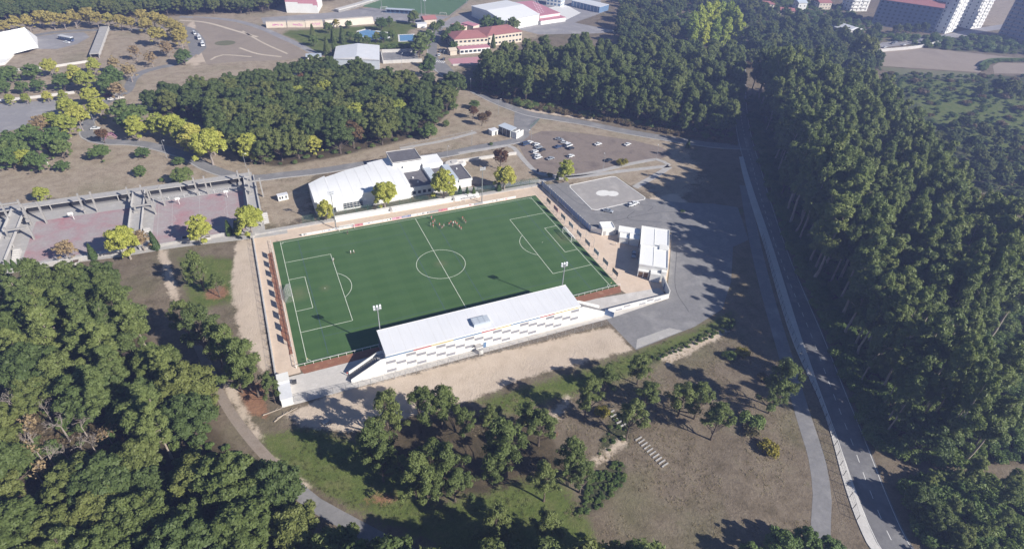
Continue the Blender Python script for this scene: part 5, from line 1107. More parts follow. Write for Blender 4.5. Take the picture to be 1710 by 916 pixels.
t, P, r = face_box('office_block', 'white and blue striped office block at the top edge', (912, 9), (936, 12.5), 12, 9, 'white_wall', 'pale_roof', win=1, win_m='blue_panel', floors=3, z0=1, wh=1.6, ww=2.2, step=3.4)
t, P, r = face_box('blue_shed', 'long blue-walled shed with pale roof at the top edge', (954, 11), (1000, 22), 16, 5, 'blue_panel', 'white_roof')
for k in range(8): MB().box(-.2, .2, -.1, 0, 0, 4.8).build('wall_rib', 'white_wall', t, tuple(np.array(P[0])+(np.array(P[1])-np.array(P[0]))*(k+.5)/8), math.atan2(P[1][1]-P[0][1], P[1][0]-P[0][0]))
struct('hall_forecourt', MB().sheet(Gs([(735, 45), (752, 30), (790, 20), (830, 5), (1000, -6), (1010, 20), (960, 38), (1030, 52), (1000, 56), (900, 58), (870, 50), (800, 55)]), .045), 'asphalt_pale', 'pale paved grounds round the white and pink halls')
struct('plaza', MB().sheet(Gs([(900, 16), (945, 8), (970, 22), (945, 34), (925, 26)]), .055), 'white_paint', 'bright paved plaza beyond the pink roof')
# ------------------------------------------------------------------ upper left: white tent hall, bus yard, concrete canopy
tw = thing('tent_hall', 'large white peaked tent-like hall at the left edge', 'building', (0, 0, 0))
zt = 13; A0 = G(40.6, 46, zt); A1 = G(-40, 62, zt); F0 = G(23, 90, 1.0); F1 = G(-50, 112, 1.0); B0 = G(64, 80.5, .0); B1 = G(62, 62, 0); M0 = G(50, 83, 2.5)
q = MB(); q.face([(*F1, 1), (*F0, 1), (*A0, zt), (*A1, zt)]); q.face([(*F0, 1), (*M0, 2.5), (*A0, zt)]); q.face([(*M0, 2.5), (*B0, 0), (*A0, zt)]); q.face([(*B0, 0), (*B1, 0), (*A0, zt)]); q.face([(*B1, 0), (*G(-30, 70, 0), 0), (*A1, zt), (*A0, zt)]); q.face([(*F1, 1), (*A1, zt), (*G(-30, 70, 0), 0)])
q.build('roof_membrane', 'bright_roof', tw)
q = MB(); q.prism([F0, G(9, 108, 0), G(-50, 118, 0), F1], 0, 1.0); q.build('plinth', 'white_wall', tw); MB().tube((*A0, zt), (*B0, 0), .25, .25, 6).build('edge_cable', 'white_wall', tw); MB().tube((*A0, zt), (*M0, 2.5), .25, .25, 6).build('edge_cable', 'white_wall', tw)
struct('bus_yard', MB().sheet(Gs([(55, 62), (100, 56), (140, 54), (150, 62), (128, 74), (95, 82), (62, 82)]), .03), 'asphalt_pale', 'grey yard where the bus is parked')
A_, B_ = np.array(G(160, 98)), np.array(G(177, 52)); L = float(np.linalg.norm(B_-A_)); cc = thing('concrete_canopy', 'long narrow weathered concrete canopy running away across the field', 'canopy', (*map(float, A_), 0), math.atan2(*(B_-A_)[::-1])); MB().box(0, L, -2.6, 2.6, 2.8, 3.3).build('roof', 'concrete', cc); MB().box(0, L, -2.9, -2.6, 1.6, 3.6).build('upstand', 'concrete_pale', cc); MB().box(0, L, 2.3, 2.5, 0, 2.8).build('back_wall', 'concrete_dark', cc)
for k in range(8): MB().box(1+k*(L-2)/7-.25, 1+k*(L-2)/7+.25, -2.4, -1.9, 0, 2.8).build('column', 'concrete', cc)
for k in range(12): MB().box(k*L/12, k*L/12+.06, -2.6, 2.6, 3.3, 3.34).build('roof_joint', 'concrete_dark', cc)
for k, (pts, lab) in enumerate((([(-20, 121), (40, 118), (95, 112), (150, 104)], 'long pale concrete wall below the tent hall'), ([(-20, 172), (60, 164), (125, 156)], 'pale concrete wall above the gravel yard'), ([(40, 268), (76, 262), (80, 275)], 'low white wall among the trees left of the lawn'), ([(180, 168), (208, 163)], 'short white wall beside the lane'))):
    t = thing('low_wall', lab, 'wall'); 
    for a, b in zip(pts, pts[1:]):
        A_, B_ = G(*a), G(*b); MB().box(0, math.dist(A_, B_), -.3, .3, 0, 1.4).build('wall_run', 'concrete_pale', t, A_, math.atan2(B_[1]-A_[1], B_[0]-A_[0]))
# ------------------------------------------------------------------ far right: town edge
def tower(label, a, b, depth, h, wall, floors, bal='white_wall', ncol=2):
    t, P, r = face_box('apartment_tower', label, a, b, depth, h, wall, 'pale_roof', win=1, floors=floors, z0=.9, wh=1.2, ww=1.1, step=4.6, win_m='glass'); A_, B_ = np.array(P[0]), np.array(P[1]); L = np.linalg.norm(B_-A_); u = (B_-A_)/L
    bm = MB().box(0, L*.8/ncol, -1.0, -.02, 0, 1.0).mesh('balcony', bal)
    for f in range(1, floors):
        for j in range(ncol): link('balcony', bm, t, (*map(float, A_+u*(L*(j+.1)/ncol)), f*h/floors-.1), math.atan2(u[1], u[0]))
    MB().box(-L*.25, L*.25, -3, 3, 0, 2.6).build('roof_housing', 'pale_roof', t, (0, 0, h+.25), math.atan2(u[1], u[0])); return t
tower('white apartment tower with dark window column, first from the shaded block', (1577, 57), (1593, 53), 22, 33, 'white_wall', 10)
tower('white balconied apartment tower, second from the shaded block', (1618, 49), (1638, 46.5), 18, 31, 'white_wall', 10)
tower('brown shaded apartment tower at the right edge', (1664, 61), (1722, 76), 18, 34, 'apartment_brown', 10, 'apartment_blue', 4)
tower('pale slab block at the top edge left of the shaded block', (1419, 19.5), (1447, 19.0), 14, 26, 'white_wall', 8)
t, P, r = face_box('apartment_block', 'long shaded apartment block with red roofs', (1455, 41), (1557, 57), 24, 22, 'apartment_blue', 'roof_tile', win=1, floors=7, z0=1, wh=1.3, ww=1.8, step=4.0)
gable(t, P, 22.25, 3.0, 'roof_tile')
for k, (a, b, d, h, lab) in enumerate((((1272, 16), (1291, 17), 9, 5, 'red-roofed white house, first from the poplars'), ((1298, 25), (1325, 27), 9, 4, 'long low red-roofed house among scrub'), ((1330, 20), (1344, 20), 9, 8, 'white two-storey house frame among scrub'), ((1366, 16), (1386, 16), 10, 6, 'pale house with red roof near the slab block'))):
    t, P, r = face_box('house', lab, a, b, d, h, 'cream_wall' if k != 2 else 'white_wall', 'cream_wall', win=1, floors=2 if h > 4.5 else 1, z0=.9, wh=1.1, ww=1.2, step=3.2); gable(t, P, h+.25, 2.0, 'roof_tile' if k != 2 else 'pale_roof')
t, P, r = face_box('barn', 'grey metal barn with bright gabled roof among trees', (1411, 63), (1436, 60), 18, 5.5, 'concrete', 'pale_roof'); gable(t, P, 5.75, 2.4, 'white_roof', False)
ln_ = smooth(Gs([(1455, 88), (1530, 81), (1570, 72)]), 6); o = raised(MB(), offset(ln_, .3), offset(ln_, -.3), 0, 2.4).build('roadside_wall', 'concrete_pale'); tag(o, 'pale retaining wall along the far road above the bare field', 'wall')
ln_ = smooth(Gs([(1636, 112), (1650, 103), (1690, 101), (1740, 104)]), 6); o = raised(MB(), offset(ln_, 1.2), offset(ln_, -1.2), 0, 1.8).build('field_hedge', 'shrub_leaves'); tag(o, 'dark hedge line between the two bare fields', 'hedge')
# ------------------------------------------------------------------ vehicles
_cars = {}
def car_parts(color, kind):
    if (color, kind) in _cars: return _cars[(color, kind)]
    L, H, hood = {'hatch': (4.0, 1.5, .95), 'saloon': (4.4, 1.46, .95), 'van': (4.8, 2.0, 1.2)}[kind]; h = L/2; W = .88
    prof = {'hatch': [(-h, .35), (-h+.05, .8), (-h+.2, .92), (h-1.2, .95), (h-.25, .78), (h, .6), (h, .3)], 'saloon': [(-h, .35), (-h+.03, .85), (-h+.9, .95), (h-1.25, .95), (h-.25, .78), (h, .6), (h, .3)], 'van': [(-h, .35), (-h+.02, 1.0), (h-1.1, 1.1), (h-.2, .9), (h, .65), (h, .3)]}[kind]
    b = MB(); n = len(prof); rows = []
    for y, ins in ((-W, .06), (-W+.1, 0), (W-.1, 0), (W, .06)):
        rows.append(len(b.v)); b.v += [(x*(1-ins*.3), y, z-(ins if z > .5 else -ins*.5)) for x, z in prof]
    for r0, r1 in zip(rows, rows[1:]):
        for k in range(n): j = (k+1) % n; b.f.append((r0+k, r0+j, r1+j, r1+k)); b.m.append(0)
    b.f.append(tuple(rows[0]+k for k in range(n))[::-1]); b.m.append(0); b.f.append(tuple(rows[3]+k for k in range(n))); b.m.append(0)
    x0, x1, t0, t1 = {'hatch': (-h+.08, h-1.15, -h+.55, h-1.95), 'saloon': (-h+.7, h-1.2, -h+1.25, h-2.0), 'van': (-h+.03, h-.9, -h+.1, h-1.5)}[kind]; zb = .9 if kind != 'van' else 1.02
    g = MB().prism([(x0, -W+.06), (x1, -W+.06), (x1, W-.06), (x0, W-.06)], zb, H-.06, 0, [(t0, -W+.26), (t1, -W+.26), (t1, W-.26), (t0, W-.26)])
    rf = MB().prism([(t0-.06, -W+.22), (t1+.06, -W+.22), (t1+.06, W-.22), (t0-.06, W-.22)], H-.08, H, 0, [(t0+.08, -W+.32), (t1-.08, -W+.32), (t1-.08, W-.32), (t0+.08, W-.32)])
    pl = MB()
    for s in (-1, 1): pl.tube((x1-.9, s*(W-.05), zb), (t1-.6, s*(W-.24), H-.05), .05, .05, 4); pl.tube((x0+.05, s*(W-.05), zb), (t0, s*(W-.24), H-.05), .06, .06, 4); pl.tube((x1, s*(W-.08), zb), (t1, s*(W-.25), H-.05), .045, .045, 4)
    wh = MB().tube((0, -.1, 0), (0, .1, 0), .31, .31, 12); lt = MB().box(-.06, .03, -.2, .2, -.07, .07)
    _cars[(color, kind)] = (L, W, b.mesh('car_body', color), g.mesh('glazing', 'glass'), rf.mesh('roof', color), pl.mesh('pillars', color), wh.mesh('wheel', 'rubber'), lt.mesh('headlight', 'lamp_white')); return _cars[(color, kind)]
def car(label, px, py, head, color, kind='hatch', group=None, z=0.03):
    L, W, bo, gl, rf, pl, wh, lt = car_parts(color, kind); t = thing('parked_car' if kind != 'van' else 'parked_van', label, 'car' if kind != 'van' else 'van', (*G(px, py), z), head, group)
    for nm, m_ in (('car_body', bo), ('glazing', gl), ('roof', rf), ('pillars', pl)): link(nm, m_, t)
    for sx in (-1, 1):
        for sy in (-1, 1): link('wheel', wh, t, (sx*(L/2-.75), sy*(W-.1), .31))
    for sy in (-1, 1): link('headlight', lt, t, (L/2-.03, sy*(W-.3), .62))
    return t
def hd(px, py, dx, dy): a, b = G(px, py), G(px+dx, py+dy); return math.atan2(b[1]-a[1], b[0]-a[0])
cp = 'cars in the gravel car park'
H1 = hd(918, 265, 20, -7); H2 = hd(934, 233, 20, 3)
CARS = [(878, 242, H1, 'car_blue', 'van', 'dark blue van nearest the glass kiosk'), (884.5, 239, H1, 'car_white', 'hatch', 'white car tucked behind the dark blue van'), (895.5, 242.5, H1, 'car_white', 'hatch', 'white car in the first row of the left cluster'), (899.5, 247.5, H1, 'car_silver', 'saloon', 'silver car in the second row of the left cluster'), (905, 252, H1, 'car_dark', 'saloon', 'black car at the outer end of the left cluster'),
        (893, 254.5, H1, 'car_white', 'hatch', 'white hatchback at the inner side of the left cluster'), (896, 260.5, H1, 'car_white', 'hatch', 'white car second from the front of the left cluster'), (898.5, 264.5, H1, 'car_white', 'saloon', 'white saloon at the front of the left cluster'), (919, 266, H1, 'car_silver', 'saloon', 'silver saloon parked alone in front of the left cluster'), (934, 234, H2, 'car_silver', 'saloon', 'silver saloon at the back of the middle cluster'),
        (942.5, 239.5, H2, 'car_white', 'hatch', 'white hatchback with red tail behind the white van'), (949.5, 244.5, H1, 'car_white', 'van', 'white van in the middle cluster'), (931.5, 246.5, H1, 'car_blue', 'saloon', 'navy saloon left of the white van'), (953, 249, H1, 'car_dark', 'hatch', 'black hatchback in front of the white van'), (953, 262, H1, 'car_white', 'hatch', 'white hatchback parked alone near the yellow tree'),
        (998.5, 242, H1, 'car_white', 'saloon', 'white saloon alone in the middle of the car park'), (1047.5, 242.5, H1, 'car_white', 'saloon', 'white saloon furthest across the car park'), (1016, 269, H1, 'car_dark', 'saloon', 'black saloon by the lamp at the near edge of the car park')]
for px, py, a, c_, k_, lab in CARS: car(lab, px, py, a+rnd.uniform(-.06, .06), c_, k_, cp)
car('blue-silver estate car at the near corner of the helipad', 1015.5, 353.5, hd(1015, 353, 20, 4), 'car_silver', 'saloon'); car('white car at the right corner of the helipad', 1060, 340.5, hd(1060, 341, 18, -4), 'car_white', 'hatch'); car('white hatchback half behind the one at the helipad corner', 1054, 343.5, hd(1054, 343, 18, -5), 'car_white', 'hatch')
car('silver-blue car parked in the shade of the changing rooms', 1058, 427, hd(1058, 427, -1, 14), 'car_silver', 'hatch')
car('white car beside the lamp where the lane bends', 160, 216, hd(160, 216, 20, -1), 'car_white', 'saloon'); car('white van near the low wall by the lane', 176, 144, hd(176, 144, 18, -2), 'car_white', 'van'); car('red and white car on the lane under the trees', 181, 161, hd(181, 161, 18, -1), 'car_red', 'hatch')
for k, (px, py, c_) in enumerate(((733, 93, 'car_white'), (741, 100, 'car_dark'), (736, 87, 'car_grey'), (720, 46, 'car_silver'), (708, 47, 'car_white'))): car('%s car parked along the school road, %s from the junction' % ({'car_white': 'white', 'car_dark': 'black', 'car_grey': 'grey', 'car_silver': 'silver'}[c_], ORD[k]), px, py, hd(px, py, 4, -14), c_)
for k, (px, py, dx, c_) in enumerate(((1477, 80, 0, 'car_white'), (1490, 74, 0, 'car_grey'), (1495, 71.5, 0, 'car_silver'), (1509, 76, 0, 'car_white'), (1521, 69, 0, 'car_dark'), (1527, 73, 0, 'car_white'), (1535, 66, 0, 'car_grey'), (1545, 70, 0, 'car_silver'), (1552, 64, 0, 'car_white'), (1560, 68, 0, 'car_grey'), (1568, 62.5, 0, 'car_white'), (1570, 66, 0, 'car_white'))):
    car('%s car on the far road, %s from the wood' % ({'car_white': 'white', 'car_dark': 'black', 'car_grey': 'grey', 'car_silver': 'silver'}[c_], ORD[k]), px, py, hd(px, py, 20, -3), c_, 'saloon', 'cars on the far road')
def bus(label, px, py, head, L=11.5):
    t = thing('bus', label, 'bus', (*G(px, py), .03), head); MB().prism([(-L/2, -1.25), (L/2, -1.25), (L/2, 1.25), (-L/2, 1.25)], .35, 1.5).build('lower_body', 'car_blue', t); MB().box(-L/2+.02, L/2-.02, -1.22, 1.22, 1.5, 2.7).build('glazing', 'glass', t); MB().prism([(-L/2, -1.25), (L/2, -1.25), (L/2, 1.25), (-L/2, 1.25)], 2.7, 3.1, 0, [(-L/2+.1, -1.15), (L/2-.1, -1.15), (L/2-.1, 1.15), (-L/2+.1, 1.15)]).build('roof', 'car_white', t)
    for k in range(5): MB().box(-L/2+1.2+k*2.2, -L/2+1.5+k*2.2, -1.27, -1.22, 1.5, 2.7).build('window_post', 'blue_sheet', t)
    wh = MB().tube((0, -.15, 0), (0, .15, 0), .48, .48, 14).mesh('wheel', 'rubber')
    for x in (-L/2+2, L/2-2.4):
        for s in (-1, 1): link('wheel', wh, t, (x, s*1.12, .48))
    for s in (-1, 1): MB().box(L/2, L/2+.04, s*.85-.2, s*.85+.2, .7, .95).build('headlight', 'lamp_white', t)
bus('blue and white coach parked in front of the yellow trees', 112, 68, hd(112, 68, 20, 4)); car('white car in front of the blue coach', 112, 72, hd(112, 72, 20, 2), 'car_white', 'saloon')
def truck(label, px, py, head):
    t = thing('lorry', label, 'lorry', (*G(px, py), .03), head); MB().box(-3.6, 2.2, -.9, .9, .6, .9).build('chassis', 'dark_metal', t); MB().tube((-3.5, 0, 1.8), (1.6, 0, 1.8), 1.1, 1.1, 14).build('tank', 'car_white', t); MB().prism([(2.0, -1.15), (4.0, -1.15), (4.0, 1.15), (2.0, 1.15)], .6, 2.8, 0, [(2.0, -1.1), (3.6, -1.1), (3.6, 1.1), (2.0, 1.1)]).build('cab', 'car_white', t); MB().prism([(3.72, -.95), (3.95, -.95), (3.95, .95), (3.72, .95)], 1.7, 2.5, 0, [(3.6, -.95), (3.8, -.95), (3.8, .95), (3.6, .95)]).build('windscreen', 'glass', t)
    wh = MB().tube((0, -.17, 0), (0, .17, 0), .5, .5, 12).mesh('wheel', 'rubber')
    for x in (-2.6, -1.3, 3.0):
        for s in (-1, 1): link('wheel', wh, t, (x, s*.95, .5))
truck('white tank lorry standing on the grey patch by the open field, upper of two', 333, 65, hd(333, 65, 6, 14)); truck('white tank lorry standing on the grey patch by the open field, lower of two', 339, 76, hd(339, 76, 4, 14)); car('white car above the tank lorries', 325, 57, hd(325, 57, 9, 10), 'car_white', 'van')
struct('lorry_stand', MB().sheet(Gs([(312, 48), (328, 50), (342, 66), (345, 80), (332, 92), (318, 88), (312, 70)]), .034), 'asphalt', 'grey hardstanding for the lorries')

# ------------------------------------------------------------------ people
_pp = {}
def person_mesh(pose, shirt):
    if (pose, shirt) in _pp: return _pp[(pose, shirt)]
    sw = {'stand': .06, 'stride': .28, 'run': .42}[pose]; ar = {'stand': .05, 'stride': .22, 'run': .30}[pose]
    V = [((0, 0, .98), .14), ((0, 0, 1.22), .15), ((0, 0, 1.42), .155), ((0, 0, 1.52), .06), ((0.02, 0, 1.68), .105), ((.03, 0, 1.76), .08)]; Eg = [(0, 1), (1, 2), (2, 3), (3, 4), (4, 5)]
    def chain(root, pts):
        i = root
        for p, r in pts: V.append((p, r)); Eg.append((i, len(V)-1)); i = len(V)-1
    for s in (-1, 1):
        f = sw*s; kb = .12 if pose != 'stand' else .0
        chain(0, [((0, s*.1, .90), .105), ((f*.6+kb*.5, s*.11, .50), .07), ((f*.9-(kb if f < 0 else 0), s*.11, .10+(.12 if f < 0 and pose == 'run' else 0)), .045), ((f*.9+.16-(kb if f < 0 else 0), s*.12, .05+(.1 if f < 0 and pose == 'run' else 0)), .04)])
        chain(2, [((0, s*.2, 1.42), .065), ((-ar*s*.7, s*.27, 1.15), .045), ((-ar*s*.7+(.2 if pose != 'stand' else .04), s*.25, .98), .035), ((-ar*s*.7+(.28 if pose != 'stand' else .05), s*.24, .92), .035)])
    me = bpy.data.meshes.new('person'); me.from_pydata([v[0] for v in V], Eg, []); o = bpy.data.objects.new('person_rig', me); COL.objects.link(o)
    sk = o.modifiers.new('skin', 'SKIN')
    for i, v in enumerate(V): me.skin_vertices[0].data[i].radius = (v[1], v[1])
    me.skin_vertices[0].data[0].use_root = True
    o.modifiers.new('sub', 'SUBSURF').levels = 1; bpy.context.view_layer.update()
    out = bpy.data.meshes.new_from_object(o.evaluated_get(bpy.context.evaluated_depsgraph_get())); bpy.data.objects.remove(o); out.name = 'person'; out.materials.clear()
    for q in ('skin', shirt, 'shorts_white' if shirt != 'shirt_black' else 'shirt_black', 'hair', 'dark_metal'): out.materials.append(MATS[q])
    for f in out.polygons:
        x, y, z = f.center; f.use_smooth = True
        f.material_index = 3 if z > 1.70 or (z > 1.6 and x < -.03) else 0 if z > 1.5 else 1 if z > .98 and abs(y) < .3 and not (abs(y) > .2 and z < 1.16) else 2 if .58 < z <= .98 and abs(y) < .2 else 4 if z < .1 else 0
    _pp[(pose, shirt)] = out; return out
def person(label, px, py, face, pose, shirt, group=None, z=.045):
    o = link('person', person_mesh(pose, shirt), None, (*G(px, py), z), face); return tag(o, label, 'person', group)
tg = 'players training near the halfway line'
for k, (px, py, pose, sh_, lab) in enumerate(((720.5, 366, 'stand', 'shirt_red', 'player in red standing furthest back of the left trio'), (723, 374, 'stride', 'shirt_red', 'player in red in the middle of the left trio'), (723.5, 380, 'stride', 'shirt_red', 'player in red at the front of the left trio'), (734, 378, 'stride', 'shirt_red', 'player in red, left of the pair right of the left trio'), (738, 382, 'run', 'shirt_red', 'player in red, right of the pair right of the left trio'),
        (753, 374, 'stride', 'shirt_red', 'player in red, left one of the middle huddle'), (757, 375, 'stand', 'shirt_white', 'player in white in the middle huddle'), (760, 374, 'stride', 'shirt_red', 'player in red, right one of the middle huddle'), (767, 381, 'run', 'shirt_red', 'player in red alone in front of the middle huddle'), (772.5, 367, 'stand', 'shirt_red', 'player in red, rear one of the rightmost pair'), (777.5, 373, 'stride', 'shirt_red', 'player in red, front one of the rightmost pair'))):
    person(lab, px, py, rnd.uniform(0, 6.28), pose, sh_, tg)
for k, (px, py, pose, sh_, lab) in enumerate(((726, 371, 'stand', 'shirt_red', 'player in red, right side of the left trio'), (719, 377, 'stand', 'shirt_white', 'player in white at the left of the trio'), (741, 379, 'stride', 'shirt_white', 'player in white right of the red pair'), (763, 376.5, 'stride', 'shirt_red', 'player in red at the right edge of the middle huddle'), (750, 377, 'stand', 'shirt_red', 'player in red at the left edge of the middle huddle'), (770, 384, 'stand', 'shirt_red', 'player in red beside the lone front player'), (775, 370, 'stand', 'shirt_red', 'player in red between the rightmost pair'), (756, 379, 'stand', 'shirt_red', 'player in red in front of the middle huddle'))): person(lab, px, py, rnd.uniform(0, 6.28), pose, sh_, tg)
person('person in dark clothes by the small training goal', 580.5, 391, -1.2, 'stand', 'shirt_black'); person('person in white on the corner of the penalty area', 557, 436, .5, 'stride', 'shirt_white'); person('person in white inside the court half, left of a pair', 586, 424, 2.5, 'stand', 'shirt_white'); person('person in white inside the court half, right of a pair', 591, 423, -.6, 'stride', 'shirt_white'); person('person in white walking on the paving near the changing rooms', 1028, 410, 2, 'stride', 'shirt_white', None, .03); person('person in red at the foot of the stand stairs', 580.5, 627, 1, 'stand', 'shirt_red', None, .03)

# ------------------------------------------------------------------ lamps, bins, steps, small things
def lamp(label, px, py, h, head=0.0, z=0):
    t = thing('street_lamp', label, 'street lamp', (*G(px, py), 0), head); MB().tube((0, 0, 0), (0, 0, h), .11, .06, 8).build('pole', 'grey_metal', t); MB().tube((0, 0, h-.1), (1.0, 0, h+.15), .05, .04, 6).build('arm', 'grey_metal', t); MB().prism([(.8, -.18), (1.6, -.18), (1.6, .18), (.8, .18)], h+.1, h+.3, 0, [(.9, -.1), (1.5, -.1), (1.5, .1), (.9, .1)]).build('lamp_head', 'lamp_white', t)
for px, py, h, lab in ((279, 264, 9, 'street lamp beside the curving lane below the yellow trees'), (411, 280, 7, 'street lamp in front of the oak wood near the courts'), (832, 191, 9, 'street lamp at the bend above the kiosk'), (805, 155, 9, 'street lamp on the lane below the pine wood'), (786, 152, 7, 'short street lamp on the lane near the oak wood'), (1007, 283, 8, 'street lamp at the near edge of the car park by the black car'), (1095, 268, 8, 'street lamp at the far right corner of the car park'), (788, 242, 7, 'street lamp beside the service lane in dry grass'), (161, 213, 7, 'street lamp beside the white car where the lane bends'), (311, 190, 6, 'street lamp at the left tip of the oak wood'), (747, 262, 6, 'short lamp beside the side block of the hall'), (887, 232, 5, 'short lamp next to the dark blue van'), (714, 80, 9, 'street lamp on the tree-lined road beside the pool'), (741, 104, 8, 'street lamp at the school junction'), (671, 110, 8, 'street lamp in front of the walled yard')): lamp(lab, px, py, h, rnd.uniform(0, 6))
for px, py, lab in ((898, 286.5, 'dark litter bins at the left corner of the car park path'),):
    t = thing('litter_bin', lab, 'bin', (*G(px, py), 0)); MB().tube((0, 0, 0), (0, 0, 1.2), .45, .5, 12).build('bin_body', 'dark_metal', t); MB().tube((0, 0, 1.2), (0, 0, 1.3), .55, .4, 12).build('lid', 'dark_metal', t)
def stairway(label, a, b, n_, w):
    A_, B_ = np.array(G(*a)), np.array(G(*b)); L = np.linalg.norm(B_-A_); t = thing('garden_steps', label, 'steps', (*map(float, A_), gz(*A_)), math.atan2(*(B_-A_)[::-1]))
    sm_ = MB().box(-.17, .17, -w/2, w/2, -.3, .14).mesh('step', 'concrete')
    for k in range(n_): link('step', sm_, t, (L*k/(n_-1), rnd.uniform(-.1, .1), .1))
stairway('row of pale garden steps down the dry lawn', (1066, 732), (1110, 776), 10, 2.3); stairway('short row of pale garden steps between two pines', (1020, 688), (1040, 710), 5, 2.4)
t = railing('lane_railing', 'thin railing along the footway below the oak wood', G(668, 246), G(800, 219), 1.1, 3, 'grey_metal', .03)
t = railing('lane_railing', 'thin railing along the car park side of the lane', G(925, 203), G(1144, 241), 1.1, 4, 'grey_metal', .03)
for k in range(len(SIDE_L)-1):
    pass
pts = SIDE_L[6:60:9]
fence('pavement_railing', 'tall dark mesh fence between the footpath and the straight road pavement', pts, 2.3, 3.2, 'dark_metal', 'dark_metal', .75, False, .014, 'railing')
railing('green_barrier', 'curved green barrier at the entrance to the car park', G(885, 214), G(900, 201), 1.2, 2, 'green_metal', .06)
t = thing('climbing_frame', 'pink play frame beside the lane bend', 'play frame', (*G(185, 231), 0)); 
for s in (-1, 1): MB().path([(-2.5, s*1.2, 0), (-1, s*1.2, 2.2), (1, s*1.2, 2.2), (2.5, s*1.2, 0)], .1).build('side_frame', 'graffiti_pink', t)
for k in range(4): MB().tube((-1+k*.66, -1.2, 2.2), (-1+k*.66, 1.2, 2.2), .07).build('rung', 'graffiti_pink', t)
t = thing('park_bench', 'wooden bench under the pines on the front lawn', 'bench', (*G(930, 727), 0), .8); MB().box(-.9, .9, -.25, .25, .42, .48).build('seat', 'wood_brown', t); MB().box(-.9, .9, .22, .28, .5, .95).build('backrest', 'wood_brown', t)
for s in (-.7, .7): MB().box(s-.05, s+.05, -.22, .22, 0, .42).build('leg', 'concrete', t)
t = thing('picnic_table', 'concrete picnic table in tree shade on the sandy track', 'table', (*G(546, 706), 0), .4); MB().box(-1.1, 1.1, -.5, .5, .7, .8).build('table_top', 'concrete', t); MB().box(-.8, -.5, -.3, .3, 0, .7).box(.5, .8, -.3, .3, 0, .7).build('leg', 'concrete', t)
for s in (-1, 1): MB().box(-1.1, 1.1, s*.95-.2, s*.95+.2, .4, .47).build('bench', 'concrete', t)
for k, (px, py, a, L) in enumerate(((480, 690, .3, 6.0), (470, 696, .5, 4.5), (455, 688, .1, 5.0))):
    o = thing('fallen_log', 'fallen pale log near the gatehouse corner, %s from the fence' % ORD[k], 'log', (*G(px, py), 0), a); MB().tube((-L/2, 0, .2), (L/2, .2, .15), .2, .12, 7).build('stem', 'pale_bark', o); MB().tube((L*.1, 0, .2), (L*.35, .8, .35), .08, .04, 5).build('branch', 'pale_bark', o)
# ------------------------------------------------------------------ woods
def nearest(pts):
    return sorted(pts, key=lambda p: (p[0]-CAMP[0])**2+(p[1]-CAMP[1])**2)
def in_view(x, y, h, mrg=30):
    a, b = PX(x, y, h), PX(x, y, 0); return -mrg < a[0] < W0+mrg and a[1] < H0+mrg and b[1] > -mrg
rg = random.Random(21)
vn = lambda x, y, c, sd: float(vnoise(np.array([[x, y]]), c, sd)[0])
eu = [(x, y, 25+12*vn(x, y, 17, 8)+rg.uniform(-2.5, 3)+(4 if seg_dist(np.array([[x, y]]), MAIN)[0] < 24 else 0), 'R') for x, y in poisson(WOOD_RIGHT, 5.0, 31) if vn(x, y, 9, 12)+rg.uniform(-.15, .15) > .26]+[(x, y, rg.uniform(14, 22), 'C') for x, y in poisson(WOOD_CORNER, 4.6, 32)]+[(x, y, rg.uniform(16, 24), 'L') for x, y in poisson(WOOD_LEFT, 6.2, 33, [CLEARING]) if PX(x, y)[1] < 720+.15*PX(x, y)[0]-60*math.sin(x*.3)]
eu = [e for e in eu if in_view(e[0], e[1], e[2])]
eu.sort(key=lambda p: (p[0]-CAMP[0])**2+(p[1]-CAMP[1])**2+(0 if p[3] != 'R' else 0))
LAB = {'R': 'tall olive-green eucalyptus in the dense wood along the straight road', 'C': 'lower eucalyptus in the wood at the bottom right corner', 'L': 'eucalyptus in the mixed wood filling the lower left corner'}
GRP = {'R': 'eucalyptus wood along the straight road', 'C': 'trees at the bottom right corner', 'L': 'eucalyptus in the lower left wood'}
indiv, rest = [], []
def trim(e):
    x, y, h, k = e; d = seg_dist(np.array([[x, y]]), MAIN)[0]
    if k == 'C': h = rg.uniform(4.5, 7.5) if d < 22 else rg.uniform(9, 13) if d < 34 else h
    elif k == 'R' and PX(x, y)[1] > 640 and d < 17: h *= .75
    return x, y, h, k
eu = [trim(e) for e in eu]
for e in eu: (indiv if len(indiv) < 360 else rest).append(e)
ne = 0
for x, y, h, k in indiv:
    u = rg.random()
    if k == 'R' and u < .09: plant('pine', 'pine_tree', x, y, h*.75, 'dark pine mixed into the eucalyptus wood along the straight road', 'pines in the eucalyptus wood', wide=.9)
    elif k == 'R' and u < .15: plant('oak', 'oak_tree', x, y, h*.6, 'broad dark oak mixed into the eucalyptus wood along the straight road', 'oaks in the eucalyptus wood')
    elif k == 'L' and u < .42: plant('oak', 'oak_tree', x, y, h*.8, 'rounded oak among the eucalyptus of the lower left wood', 'oaks among the left eucalyptus', wide=1.05)
    elif k == 'L' and u < .62: plant('park_pine', 'pine_tree', x, y, h*.9, 'tufted pine among the eucalyptus of the lower left wood', 'pines among the left eucalyptus')
    elif ne < 300: ne += 1; plant('eucalyptus', 'eucalyptus_tree', x, y, h, LAB[k], GRP[k], wide=rg.uniform(.8, 1.3) if k == 'R' else rg.uniform(1.15, 1.6))
    else: rest.append((x, y, h, k))
if rest: mass('eucalyptus_wood', 'eucalyptus', [(e[0], e[1]) for e in rest], [e[2] for e in rest], 'far part of the eucalyptus wood that merges into one canopy')
